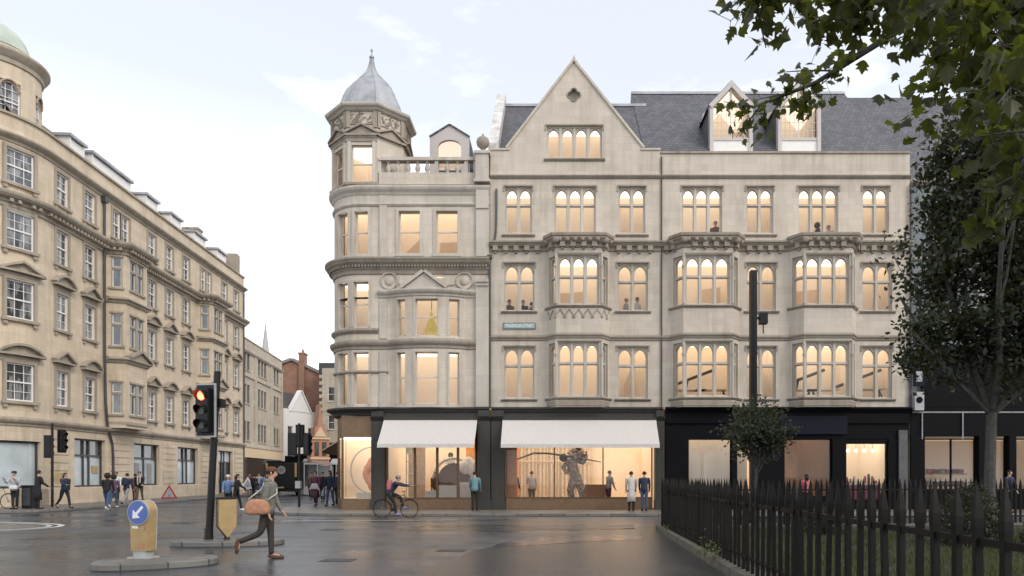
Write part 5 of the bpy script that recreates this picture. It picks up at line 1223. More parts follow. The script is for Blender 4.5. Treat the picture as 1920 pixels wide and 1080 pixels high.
for x_, lv, i in spec:
    z0, z1 = levels[lv]
    if i == 'c':
        s_ = sA - Rc * R(x_); p = LF.at(s_, 0, z0); put_window((p[0], p[1], z0), R(-x_), 1.24, z1 - z0, 3, 4, None)
        if lv in '12':
            sw = MB()
            for q0, q1, zq, hq, oo in ((-1.05, 1.05, z1 + .36, .1, .32), (-.9, .9, z1 + .1, .22, .07)): pbar(sw, LF, s_ + q0, s_ + q1, zq, zq + hq, -.02, oo)
            n_ = 12
            for j in range(n_):
                t0, t1 = -1.05 + 2.1 * j / n_, -1.05 + 2.1 * (j + 1) / n_
                f_ = (lambda t: .1 + .5 * (1 - abs(t) / 1.05)) if lv == '2' else (lambda t: .1 + .5 * max(0, 1 - (t / 1.05) ** 2))
                A0, A1 = LF.at(s_ + t0, .32), LF.at(s_ + t1, .32); B0, B1 = LF.at(s_ + t0, -.02), LF.at(s_ + t1, -.02); za, zb_ = z1 + .36 + f_(t0), z1 + .36 + f_(t1)
                sw.add([(A0[0], A0[1], za), (A1[0], A1[1], zb_), (B1[0], B1[1], zb_), (B0[0], B0[1], za), (A0[0], A0[1], za - .12), (A1[0], A1[1], zb_ - .12)], [(0, 1, 2, 3), (0, 4, 5, 1)])
                C0, C1 = LF.at(s_ + t0, .1), LF.at(s_ + t1, .1); sw.quad((C0[0], C0[1], z1 + .4), (C1[0], C1[1], z1 + .4), (C1[0], C1[1], zb_ - .1), (C0[0], C0[1], za - .1)); sw.add([(A0[0], A0[1], za - .12), (A1[0], A1[1], zb_ - .12), (C1[0], C1[1], zb_ - .12), (C0[0], C0[1], za - .12)], [(0, 1, 2, 3)])
            sw.build('pediment', M['ochretrim'], OB)
    else:
        ped = None
        if lv in '12': ped = 't' if (i + int(lv)) % 2 else 's'
        put_window((x_, 0, z0), 0, 2 * hwid, z1 - z0, 2, 4, ped)
for x_ in pairs: put_window((x_, 0, levels['4'][0]), 0, .8, levels['4'][1] - levels['4'][0], 2, 4)
for (a, b, z0, z1, n_) in bwin:      # mullioned bay windows
    f = MB(); pbar(f, LP, a, a + .07, z0, z1, -.14, -.02); pbar(f, LP, b - .07, b, z0, z1, -.14, -.02); zt_ = z1 - .62
    if n_ == 2: c_ = (a + b) / 2; pbar(f, LP, c_ - .09, c_ + .09, z0, z1, -.14, .0)
    pbar(f, LP, a + .07, b - .07, zt_ - .06, zt_ + .06, -.13, -.01); pbar(f, LP, a - .1, b + .1, z0 - .14, z0 - .02, -.02, .1); pbar(f, LP, a - .06, b + .06, z1 + .01, z1 + .12, -.02, .05)
    w_ = f.build('window', M['ochretrim'], OB)
    s = MB()
    for q in ([(a + .07, (a + b) / 2 - .09), ((a + b) / 2 + .09, b - .07)] if n_ == 2 else [(a + .07, b - .07)]):
        for g0, g1 in ((z0, zt_ - .06), (zt_ + .06, z1)):
            pbar(s, LP, q[0], q[0] + .045, g0, g1, -.13, -.09); pbar(s, LP, q[1] - .045, q[1], g0, g1, -.13, -.09); pbar(s, LP, q[0] + .045, q[1] - .045, g0, g0 + .045, -.13, -.09); pbar(s, LP, q[0] + .045, q[1] - .045, g1 - .045, g1, -.13, -.09)
    s.build('sash', M['sash'], w_)
    A, B_ = LP.at(a, -.12), LP.at(b, -.12); MB().quad((A[0], A[1], z0), (B_[0], B_[1], z0), (B_[0], B_[1], z1), (A[0], A[1], z1)).build('pane', M['bglass'], w_)
# mouldings
m = MB(); m.sweep(LF, [(-.02, 4.0), (.06, 4.03), (.08, 4.12), (.18, 4.2), (.24, 4.3), (.24, 4.38), (-.02, 4.48)]); m.build('string_course', M['ochretrim'], OB)
m = MB(); m.sweep(LP, [(-.02, 14.5), (.08, 14.54), (.10, 14.68), (.18, 14.74), (.20, 14.84), (.42, 14.92), (.52, 15.02), (.55, 15.1), (.55, 15.18), (-.02, 15.34)])
s_ = .2
while s_ < LP.s[-1] - .2:
    if LP.seg(s_) == LP.seg(s_ + .16): pbar(m, LP, s_, s_ + .15, 14.72, 14.88, .1, .36)
    s_ += .30
m.build('cornice', M['ochretrim'], OB)
m = MB(); m.sweep(LF, [(-.02, 17.62), (.06, 17.66), (.10, 17.76), (.28, 17.86), (.36, 17.94), (.36, 18.02), (-.02, 18.12)]); m.build('cornice', M['ochretrim'], OB)
m = MB(); m.sweep(LF, [(-.4, 18.95), (.12, 18.95), (.12, 19.06), (-.4, 19.12)]); m.build('coping', M['ochretrim'], OB)
for b in bays:
    for z_ in (8.4, 11.9): m = MB(); m.sweep(LP, [(-.02, z_ - .22), (.08, z_ - .18), (.14, z_ - .06), (.26, z_), (.26, z_ + .08), (-.02, z_ + .2)], LP.sx(b[0]) - .15, LP.sx(b[3]) + .15); m.build('bay_moulding', M['ochretrim'], OB)
    m = MB()
    c_ = (b[1] + b[2]) / 2; slopebar(m, (c_ - 1.2, 8.5), (c_, 9.0), .14, -1.32, -.9); slopebar(m, (c_, 9.0), (c_ + 1.2, 8.5), .14, -1.32, -.9); m.prism([(c_ - 1.15, 8.5), (c_ + 1.15, 8.5), (c_, 8.98)], .2, 'y', -1.16); m.build('bay_pediment', M['ochretrim'], OB); m = MB()
    for k, (o_, z_) in enumerate(((0, 4.6), (-.25, 4.42), (-.5, 4.24))):    # corbel tiers under the bay
        q = [(b[0] - .02 * k, 0), (b[1] + .1 * k, -.95 - o_ - .08), (b[2] - .1 * k, -.95 - o_ - .08), (b[3] + .02 * k, 0)]; q = [(x_, min(0, y_)) for x_, y_ in q]; m.prism(q[::-1], .17, 'z', z_)
    m.build('corbel', M['ochretrim'], OB)
m = MB()      # rusticated piers and plinth of the ground floor
def rust(a, b):
    z_ = 1.06
    while z_ < 3.9: pbar(m, LF, a, b, z_, z_ + .36, -.02, .05); z_ += .41
for a, b in ((0.1, 1.6), (5.4, 7.4), (11.5, 13.0), (17.1, 19.7), (23.4, 25.3)): rust(LF.sx(a), LF.sx(b))
rust(sA - Rc * R(90), sA - Rc * R(53)); pbar(m, LF, 12, LF.sx(20.0), .0, .92, -.02, .10); pbar(m, LF, LF.sx(23.2), LF.sx(25.35), .0, .92, -.02, .10); pbar(m, LF, sA - Rc * R(90), sA - Rc * R(1), .0, .92, -.02, .1)
m.build('rusticated_base', M['ochre'], OB)
for i, (a, b, c, d) in enumerate(shops):   # ground floor windows with dark frames and blanked lower panes
    f = MB(); y_ = .2
    for x_ in (a, b - .09): f.box(x_, x_ + .09, y_, y_ + .12, c, d)
    zt_ = 2.72
    f.box(a, b, y_, y_ + .12, c, c + .09); f.box(a, b, y_, y_ + .12, d - .09, d); f.box(a, b, y_ - .01, y_ + .11, zt_ - .05, zt_ + .05)
    for t in (.40, .58) if i != 1 else (.5,): f.box(a + (b - a) * t - .05, a + (b - a) * t + .05, y_, y_ + .11, c, d)
    w_ = f.build('shop_window', M['pipe'], OB)
    MB().quad((a, y_ + .08, c), (b, y_ + .08, c), (b, y_ + .08, zt_), (a, y_ + .08, zt_)).build('pane', M['panelglass'] if i < 3 else M['asphalt_dark'], w_); MB().quad((a, y_ + .08, zt_), (b, y_ + .08, zt_), (b, y_ + .08, d), (a, y_ + .08, d)).build('pane', M['bglass'] if i < 3 else M['panelglass'], w_)
    if i == 1:
        for q in (.18, .66): MB().box(a + (b - a) * q, a + (b - a) * q + .5, y_ + .03, y_ + .07, 1.1, 2.4).build('poster', M['c_grey'], w_)
    if i == 0: MB().box(4.05, 4.6, y_ + .03, y_ + .07, 1.75, 2.15).build('poster', M['yellow'], w_)
s0_, s1_ = sA - Rc * R(47), sA - Rc * R(8); f = MB(); pbar(f, LF, s0_, s0_ + .09, .98, 3.3, -.3, -.18); pbar(f, LF, s1_ - .09, s1_, .98, 3.3, -.3, -.18); pbar(f, LF, s0_ + .09, s1_ - .09, .98, 1.07, -.3, -.18); pbar(f, LF, s0_ + .09, s1_ - .09, 3.2, 3.3, -.3, -.18)
w_ = f.build('shop_window', M['pipe'], OB); g_ = MB(); pts = LF.clip(s0_, s1_)
for (p, n1), (q, n2) in zip(pts, pts[1:]): g_.quad((p.x - n1.x * .25, p.y - n1.y * .25, .98), (q.x - n2.x * .25, q.y - n2.y * .25, .98), (q.x - n2.x * .25, q.y - n2.y * .25, 3.3), (p.x - n1.x * .25, p.y - n1.y * .25, 3.3))
g_.build('pane', M['panelglass'], w_)
m = MB(); m.pipe([(4.62, -.12, 17.4), (4.62, -.12, 4.2), (5.5, -.12, 3.9), (5.5, -.12, .3)], [.07] * 4, 8); m.box(4.45, 4.79, -.26, -.02, 17.35, 17.7); m.build('drainpipe', M['pipe'], OB); m = MB(); m.tube((25.2, -.1, .3), (25.2, -.1, 17.6), .06); m.build('drainpipe', M['pipe'], OB)
# mansard with box dormers
m = MB(); m.quad((-1.5, .5, 18.9), (LEN, .5, 18.9), (LEN, 1.4, 20.3), (-1.5, 1.4, 20.3)); m.quad((-1.5, 1.4, 20.3), (LEN, 1.4, 20.3), (LEN, 11, 20.5), (-1.5, 11, 20.5)); m.quad((LEN, .5, 18.9), (LEN, 11, 18.9), (LEN, 11, 20.5), (LEN, 1.4, 20.3))
m.quad((-3.4, 4, 18.9), (-1.5, 4, 18.9), (-1.5, 11.9, 18.9), (-3.4, 11.9, 18.9)); m.build('mansard_roof', M['mansard'], OB)
for (a, b) in ((2.6, 3.9), (4.6, 8.6), (10.4, 11.9), (13.7, 15.2), (17.3, 19.2), (21.3, 23.0)):
    m = MB(); m.box(a, a + .12, .55, 1.8, 18.9, 20.15); m.box(b - .12, b, .55, 1.8, 18.9, 20.15); m.box(a + .12, b - .12, .6, 1.8, 18.9, 20.1); d_ = m.build('dormer', M['white'], OB)
    MB().box(a - .12, b + .12, .42, 1.9, 20.15, 20.30).build('dormer_roof', M['lead'], d_)
m = MB(); m.box(20.2, 21.0, 1.6, 2.8, 19.5, 21.4); m.box(20.15, 21.05, 1.55, 2.85, 21.4, 21.55); m.build('chimney', M['ochretrim'], OB); m = MB(); m.box(24.6, 25.3, .3, 2.6, 18.9, 20.9); m.build('chimney', M['ochretrim'], OB)
# domed corner tower
tw = (-2.05 + .0, 3.0); TRD = 1.82
wc = FL.w((0, 0, 0))
dv_ = Matrix.Rotation(-FL.rz, 3, 'Z') @ (Vector((-28.1, 34.4, 0)) - FL.o); tx, ty = dv_.x, dv_.y
TP = Path([(tx + TRD * cos(R(a_)), ty + TRD * sin(R(a_))) for a_ in range(90, 451, 12)] )
tops2 = []
def tphi(deg): return TRD * R(deg - 90) * .999
for a_ in (176, 231, 287, 342): tops2.append((tphi(a_) - .46, tphi(a_) + .46, 18.9, 20.9))
m = MB(); wall(m, TP, 18.0, 22.6, tops2, .2); m.build('tower', M['ochre'], OB)
for i, (a, b, z0, z1) in enumerate(tops2):
    f = MB(); ar = arch_pts((a + b) / 2, (b - a) / 2 - .05, z1 - .5, z1 - .04)
    for p, q in zip(ar, ar[1:]):
        A, B_ = TP.at(p[0], -.1), TP.at(q[0], -.1); f.quad((A[0], A[1], p[1]), (B_[0], B_[1], q[1]), (B_[0], B_[1], z1), (A[0], A[1], z1)); f.quad((A[0], A[1], p[1]), (B_[0], B_[1], q[1]), TP.at(q[0], -.2, q[1]), TP.at(p[0], -.2, p[1]))
    f.build('window_head', M['ochre'], OB); sashwin(OB, TP, a, b, z0, z1, mat='sash', o=-.12, bars=(3, 5), pane='dglass')
    f = MB()
    for p, q in zip(ar, ar[1:]): f.tube(TP.at(p[0], .02, p[1] + .1), TP.at(q[0], .02, q[1] + .1), .05, n=5)
    f.build('architrave', M['ochretrim'], OB)
m = MB(); m.lathe([(TRD - .1, 21.7), (TRD + .08, 21.75), (TRD + .1, 21.95), (TRD + .26, 22.1), (TRD + .36, 22.25), (TRD + .36, 22.36), (TRD + .1, 22.5), (TRD - .5, 22.62), (.5, 22.7)], (tx, ty, 0), 40); m.build('tower_cornice', M['ochretrim'], OB, True, auto=30)
m = MB(); m.lathe([(1.36, 22.5), (1.36, 22.85), (1.41, 22.9), (1.36, 22.95), (1.31, 23.2), (1.18, 23.55), (.93, 23.9), (.6, 24.15), (.25, 24.3), (.12, 24.35), (.09, 24.45), (.03, 24.6), (.02, 25.0), (0, 25.05)], (tx, ty, 0), 28)
m.build('dome', M['copper'], OB, True, auto=35)

# ================================================================== the street beyond
def block(name, label, x, y, rz, w_, h, d, mat, cols_, rows, trim='ochretrim', win=(1.0, 1.8), parapet=True, extra=None, glassm='bglass', frame='sash', z_first=4.6, groups=1, gap=.2):
    fr = Frame(x, y, 0, rz); B = thing(name, label, 'building', (w_ / 2, d / 2, 0), fr)
    P = Path([(0, 0), (w_, 0)]); ops = []
    for r_ in rows:
        for c_ in cols_:
            tot = groups if not isinstance(c_, tuple) else c_[1]; cc = c_ if not isinstance(c_, tuple) else c_[0]
            for g_ in range(tot): a = cc + (g_ - (tot - 1) / 2) * (win[0] + gap) - win[0] / 2; ops.append((a, a + win[0], r_, r_ + win[1]))
    m = MB(); wall(m, P, 0, h, ops, .18); m.quad((0, 0, 0), (0, d, 0), (0, d, h), (0, 0, h)); m.quad((w_, 0, 0), (w_, d, 0), (w_, d, h), (w_, 0, h)); m.quad((0, d, 0), (w_, d, 0), (w_, d, h), (0, d, h)); m.quad((0, 0, h - .3), (w_, 0, h - .3), (w_, d, h - .3), (0, d, h - .3)); m.build('wall', M[mat], B)
    for o in ops: sashwin(B, P, *o, mat=frame, o=-.1, pane=glassm, f=.06)
    m = MB()
    if parapet: m.sweep(P, [(-.02, h - 1.3), (.10, h - 1.25), (.22, h - 1.1), (.22, h - 1.0), (-.02, h - .95)]); m.sweep(P, [(-.3, h), (.08, h), (.08, h + .1), (-.3, h + .14)])
    if m.v: m.build('moulding', M[trim], B)
    for o in ops: m = MB(); pbar(m, P, o[0] - .08, o[1] + .08, o[2] - .12, o[2] - .02, -.02, .08); m.build('sill', M[trim], B)
    return B, P, fr
rzc = atan2(14.1, -1.5)   # cream building follows the street
CRB, CRP, CRF = block('cream_building', 'cream stone building with tall paired windows between flat pilasters, next to the ochre one', -28.15, 60.9, atan2(14.6, -2.0), 14.7, 14.2, 9, 'cream', [(2.2, 2), (7.2, 3), (12.4, 2)], (4.9, 8.3, 11.4), 'cream', (.75, 1.75), gap=.28, frame='pipe')
m = MB()
for x_ in (.2, 4.4, 9.9, 14.1): pbar(m, CRP, x_, x_ + .45, 4.3, 12.9, -.02, .14)
for z_ in (4.2, 10.7): m.sweep(CRP, [(-.02, z_), (.12, z_ + .04), (.12, z_ + .2), (-.02, z_ + .26)])
m.build('pilaster', M['cream'], CRB)
MB().box(.3, 14.3, -.16, .0, 3.3, 4.15).build('shop_fascia', M['tanawning'], CRB); MB().box(.4, 14.2, -.03, .02, .2, 3.3).build('shopfront', M['asphalt_dark'], CRB)
# white gabled house
WB, WP, WF = block('white_house', 'narrow white rendered house with black gabled roof beyond the cream building', -31.2, 78.6, R(74), 6.2, 9.4, 7, 'white', [1.2, 3.1, 5.0], (5.2,), 'white', (.95, 2.2), False)
m = MB(); m.prism([(1.3, 9.2), (4.9, 9.2), (3.1, 11.6)], .35, 'y', -.06); slopebar(m, (1.1, 9.1), (3.1, 11.7), .16, -.15, .4); slopebar(m, (3.1, 11.7), (5.1, 9.1), .16, -.15, .4); m.build('gable', M['white'], WB)
m = MB(); m.quad((0, .1, 9.4), (6.2, .1, 9.4), (6.2, 3.5, 11.9), (0, 3.5, 11.9)); m.add([(0, .1, 9.4), (0, 3.5, 11.9), (0, 7, 9.4)], [(0, 1, 2)]); m.quad((0, 3.5, 11.9), (6.2, 3.5, 11.9), (6.2, 7, 9.4), (0, 7, 9.4)); m.add([(6.2, .1, 9.4), (6.2, 7, 9.4), (6.2, 3.5, 11.9)], [(0, 1, 2)])
m.build('roof', plain('dark_tiles', (.07, .065, .065), .7), WB); MB().box(.2, 6.0, -.2, .02, .2, 3.9).build('shopfront', M['shopblack'], WB)
# brick building behind with sloping grey roof and chimney
fr = Frame(-34.9, 86.5, 0, R(4)); BB = thing('brick_building', 'tall red brick gable end with grey roof and chimney stack rising behind the white house', 'building', (4, 5, 0), fr)
m = MB(); m.add([(0, 0, 0), (8, 0, 0), (8, 0, 13.2), (1.6, 0, 16.2), (0, 0, 15.6)], [(0, 1, 2, 3, 4)]); m.quad((8, 0, 0), (8, 10, 0), (8, 10, 13.2), (8, 0, 13.2)); m.quad((0, 0, 0), (0, 10, 0), (0, 10, 16), (0, 0, 16)); m.build('wall', M['brick'], BB)
m = MB(); slopebar(m, (1.6, 16.2), (8.1, 13.15), .35, -.3, 10); slopebar(m, (-.1, 15.55), (1.6, 16.2), .35, -.3, 10); m.build('roof', plain('grey_tiles', (.22, .20, .19), .7), BB)
m = MB(); m.box(2.5, 3.2, -.35, .9, 12, 17.0); m.box(2.42, 3.28, -.42, 1.0, 17.0, 17.2); m.lathe([(.16, 0), (.12, .5), (0, .5)], (2.85, .3, 17.2), 10); m.build('chimney', M['brick'], BB)
# pale four storey block facing down the street
PB2, PP2, _f = block('pale_block', 'pale rendered flat fronted block closing the side street behind the turret corner', -28.1, 82.5, R(-2), 8.0, 14.6, 8, 'cream', [1.1, 2.75, 5.0], (3.9, 7.2, 10.6), 'cream', (.8, 1.7), False)
m = MB(); m.box(-1.0, 7.5, 1.5, 6, 14.3, 15.5); m.build('rooftop_unit', M['pipe'], PB2); m = MB()
for k in range(14): m.box(-.35, -.02 if k % 2 else .3, -.06, .06, 3 + .8 * k, 3.4 + .8 * k)
m.build('quoins', M['cream'], PB2)
# orange terracotta gable
fr = Frame(-26.6, 74.6, 0, R(28)); TB = thing('terracotta_house', 'narrow orange terracotta house with steep stepped gable at the bend of the side street', 'building', (1, 1, 0), fr)
m = MB(); m.prism([(0, 0), (1.9, 0), (1.9, 5.8), (1.6, 5.8), (1.5, 7.0), (1.25, 7.0), (.95, 9.6), (.65, 7.0), (.4, 7.0), (.3, 5.8), (0, 5.8)], 3.0, 'y', 0); m.build('wall', M['orange'], TB)
m = MB(); m.box(-.1, 2.0, -.12, .02, 3.4, 3.6); m.build('moulding', M['tanawning'], TB); m = MB(); m.box(-.1, 2.0, -.12, .02, 5.6, 5.8); m.prism([(.3, 5.9), (1.6, 5.9), (.95, 7.0)], .1, 'y', -.1); m.build('moulding', M['tanawning'], TB)
for x_ in (.35, 1.15): f = MB().box(x_, x_ + .45, -.06, -.01, 3.8, 5.3); w_ = f.build('window', M['c_brown'], TB); MB().box(x_ + .06, x_ + .39, -.075, -.065, 3.9, 5.2).build('pane', M['bglass'], w_)
# low shops at the end of the street
LS = thing('low_shops', 'low dark shopfronts with pale awnings at the end of the side street', 'building', (-25, 80, 0))
m = MB().box(-31, -19.5, 80.5, 84, 0, 4.2); m.build('wall', M['shopblack'], LS)
for x_ in (-29.5, -26.2, -23): m = MB(); m.add([(x_, 80.4, 3.6), (x_ + 2.4, 80.4, 3.6), (x_ + 2.4, 79.3, 2.9), (x_, 79.3, 2.9)], [(0, 1, 2, 3)]); m.build('awning', M['c_pale'], LS)
# church spire far off
SP = thing('church_spire', 'slender grey church spire far beyond the cream building roof', 'spire', (-59.3, 140, 0))
m = MB(); m.box(-61, -57.6, 138.3, 141.7, 0, 22); m.build('tower', M['cream'], SP); MB().lathe([(1.4, 22), (.75, 27.3), (.08, 32.8), (0, 33)], (-59.3, 140, 0), 8).build('spire', plain('spire_stone', (.42, .42, .42), .8), SP)
# ================================================================== garden railings
def picket_mesh(h=1.40, w_=.048):
    m = MB(); z0 = 0.0; hs = h - .26
    lv = [(w_ * .80, z0), (w_ * .80, hs - .10), (w_ * .98, hs - .03), (w_ * 1.0, hs + .03), (w_ * .66, hs + .13), (.003, h)]
    hw_ = [a * .5 for a, _ in lv]
    vs = [(sx_ * q, sy_ * q, z) for (a, z), q in zip(lv, hw_) for sx_, sy_ in ((-1, -1), (1, -1), (1, 1), (-1, 1))]
    m.add(vs, [(j * 4 + i, j * 4 + (i + 1) % 4, (j + 1) * 4 + (i + 1) % 4, (j + 1) * 4 + i) for j in range(len(lv) - 1) for i in range(4)] + [(20, 21, 22, 23)])
    return m
FX = lambda y: 2.73 + .019 * y
RAIL = thing('garden_railing', 'long black spear topped iron railing running along the low mossy plinth', 'railing', (2.95, 11, 0))
rr = MB(); y0, y1 = 2.2, 19.6
for z_, hh in ((1.14, .05), (.34, .04)):
    x0_, x1_ = FX(y0), FX(y1); rr.add([(x0_ - .014, y0, z_), (x0_ + .030, y0, z_), (x1_ + .030, y1, z_), (x1_ - .014, y1, z_), (x0_ - .014, y0, z_ + hh), (x0_ + .030, y0, z_ + hh), (x1_ + .030, y1, z_ + hh), (x1_ - .014, y1, z_ + hh)],
        [(0, 1, 2, 3), (4, 7, 6, 5), (0, 4, 5, 1), (1, 5, 6, 2), (2, 6, 7, 3), (3, 7, 4, 0)])
rr.build('rail', M['rail'], RAIL)
p0 = picket_mesh(1.40, .060).build('picket', M['rail'], RAIL, loc=(FX(2.4), 2.4, .15))
y = 2.4 + .265; rj = random.Random(9)
while y < 19.5:
    c = p0.copy(); col.objects.link(c); c.parent = RAIL; c.location = Vector((FX(y), y, .15 + rj.uniform(-.006, .006))) - OFF[RAIL.name]; c.rotation_euler = (R(rj.uniform(-1.0, 1.0)), R(rj.uniform(-.9, .9)), R(rj.uniform(-9, 9))); y += .265
for yy in (2.2, 8.2, 14.1, 19.66):
    m = MB(); x_ = FX(yy); m.box(x_ - .035, x_ + .035, yy - .035, yy + .035, .15, 1.3); m.lathe([(.05, 0), (.035, .10), (0, .24)], (x_, yy, 1.3), 4); m.build('post', M['rail'], RAIL)
pn = MB(); pn.prism([(2.50 + .024 * 2, 2.0), (3.02, 2.0), (3.34, 19.95), (2.98, 20.15)], .15, 'z', 0)
tag(pn.build('railing_plinth', plain('mossy_plinth_stone', (.115, .105, .085), .8, vary=.35, nscale=3.5, bump=.4)), 'low mossy stone plinth under the long black railing', 'plinth')
BR_ = thing('garden_railing', 'second black railing along the far side of the garden, in front of the lit shops', 'railing', (9, 20.6, 0))
def along(t): return (3.14 + t, 19.7 + .12 * t)
q0 = picket_mesh(1.38, .06).build('picket', M['rail'], BR_, loc=(*along(.15), .15)); t_ = .33
while t_ < 15.5:
    c = q0.copy(); col.objects.link(c); c.parent = BR_; c.location = Vector((*along(t_), .15)) - OFF[BR_.name]; t_ += .165
m = MB()
for z_ in (1.16, .34):
    a, b = along(0), along(15.6); m.add([(a[0], a[1] - .02, z_), (b[0], b[1] - .02, z_), (b[0], b[1] + .02, z_), (a[0], a[1] + .02, z_), (a[0], a[1] - .02, z_ + .045), (b[0], b[1] - .02, z_ + .045), (b[0], b[1] + .02, z_ + .045), (a[0], a[1] + .02, z_ + .045)], [(0, 3, 2, 1), (4, 5, 6, 7), (0, 1, 5, 4), (2, 3, 7, 6)])
m.build('rail', M['rail'], BR_)
m = MB(); a, b = along(-.1), along(15.8); m.prism([(a[0], a[1] - .2), (b[0], b[1] - .2), (b[0], b[1] + .25), (a[0], a[1] + .25)], .16, 'z', -.004)
tag(m.build('railing_plinth', M['kerb']), 'pale stone plinth under the second railing at the far side of the garden', 'plinth')

# ================================================================== traffic lights, bollards, signs
def signal_head(parent, loc, rz, scale=1.0, lit=None, border=True, name='signal_head', h=1.12, w_=.44):
    fr = Matrix.Translation(Vector(loc)) @ Matrix.Rotation(rz, 4, 'Z')
    def T(mb): mb.v = [tuple(fr @ (Vector(p) * scale)) for p in mb.v]; return mb
    m = MB(); m.box(-w_ / 2, w_ / 2, -.015, .015, -h / 2, h / 2); hd = T(m).build('signal_head', M['black'], parent)
    if border:
        m = MB(); bw_ = .035
        for q in ((-w_ / 2 - bw_, -w_ / 2, -h / 2 - bw_, h / 2 + bw_), (w_ / 2, w_ / 2 + bw_, -h / 2 - bw_, h / 2 + bw_), (-w_ / 2, w_ / 2, h / 2, h / 2 + bw_), (-w_ / 2, w_ / 2, -h / 2 - bw_, -h / 2)): m.box(q[0], q[1], -.02, .012, q[2], q[3])
        T(m).build('backing_border', M['greyplastic'], hd)
    m = MB(); m.box(-.15, .15, -.14, .10, -.48, .48); T(m).build('lamp_housing', M['black'], hd)
    for k, z_ in enumerate((.32, 0, -.32)):
        m = MB(); m.tube((0, -.141, z_), (0, -.155, z_), .105, .10, 18); T(m).build('lens', M['redlamp'] if lit == k else M['lampoff'], hd)
        v = MB(); n = 14; pts = []
        for i in range(n + 1):
            a_ = R(-30 + 240 * i / n); c_, s_ = cos(a_), sin(a_)
            v.v += [(.125 * c_, -.14, z_ + .125 * s_), (.125 * c_, -.16 - .15 * max(.25, (s_ + 1) / 2), z_ + .122 * s_ - .012)]
        for i in range(n): v.f.append((2 * i, 2 * i + 2, 2 * i + 3, 2 * i + 1)); v.m.append(0)
        T(v).build('visor', M['black'], hd)
    return hd
# the big signal near the walker, leaning a little
t = thing('traffic_light', 'tall leaning black traffic light with its top lamp red, beside a yellow bollard', 'traffic light', (-8.08, 15.95, .12))
m = MB(); b0, b1 = Vector((-8.08, 15.95, .12)), Vector((-7.88, 15.95, 4.03)); m.tube(b0, b1, .085, .075, 14); m.tube(b1, b1 + Vector((0, 0, .02)), .08, .02, 14); m.tube(b0, b0 + Vector((0, 0, .25)), .10, .09, 14); m.build('pole', M['black'], t)
signal_head(t, (-8.02, 15.70, 3.10), R(-12), 1.04, 0)
m = MB()
for z_ in (2.85, 3.4): m.box(-8.06, -7.9, 15.78, 15.9, z_, z_ + .05)
m.build('bracket', M['black'], t)
MB().box(-7.90, -7.78, 15.9, 16.15, 3.2, 3.4).build('rear_housing', M['black'], t)
# signal on the pavement by the ochre corner
def far_signal(x, y, label, heads, h=3.9, z=.12):
    t = thing('traffic_light', label, 'traffic light', (x, y, z))
    m = MB(); m.tube((x, y, z), (x, y, h), .06, .055, 10); m.build('pole', M['black'], t)
    for (dx, dy, zz__, rz, bd) in heads:
        signal_head(t, (x + dx, y + dy, zz__), rz, .98, None, False)
    return t
x_, y_, _ = G(98, 950, .12); far_signal(x_, y_, 'dark traffic light seen side on near the rounded ochre corner', [(.42, .05, 3.25, R(75), 0), (-.25, .1, 3.0, R(185), 0)], 4.1)
MB().box(x_ + .2, x_ + .5, y_ - .1, y_ + .1, 1.2, 1.75).build('push_button_box', M['yellow'], bpy.data.objects[[o.name for o in bpy.data.objects if o.name.startswith('traffic_light')][-1]])
x_, y_, _ = G(565, 951, .12); tl3 = far_signal(-12.2, 32.6, 'cluster of dark traffic signal heads on one pole at the mouth of the side street', [(-.34, .05, 3.1, R(205), 0), (.36, .05, 3.1, R(160), 0), (.0, .12, 3.5, R(180), 0)], 4.1)
MB().box(-12.32, -12.08, 32.4, 32.6, 1.0, 1.35).build('push_button_box', M['greyplastic'], tl3)
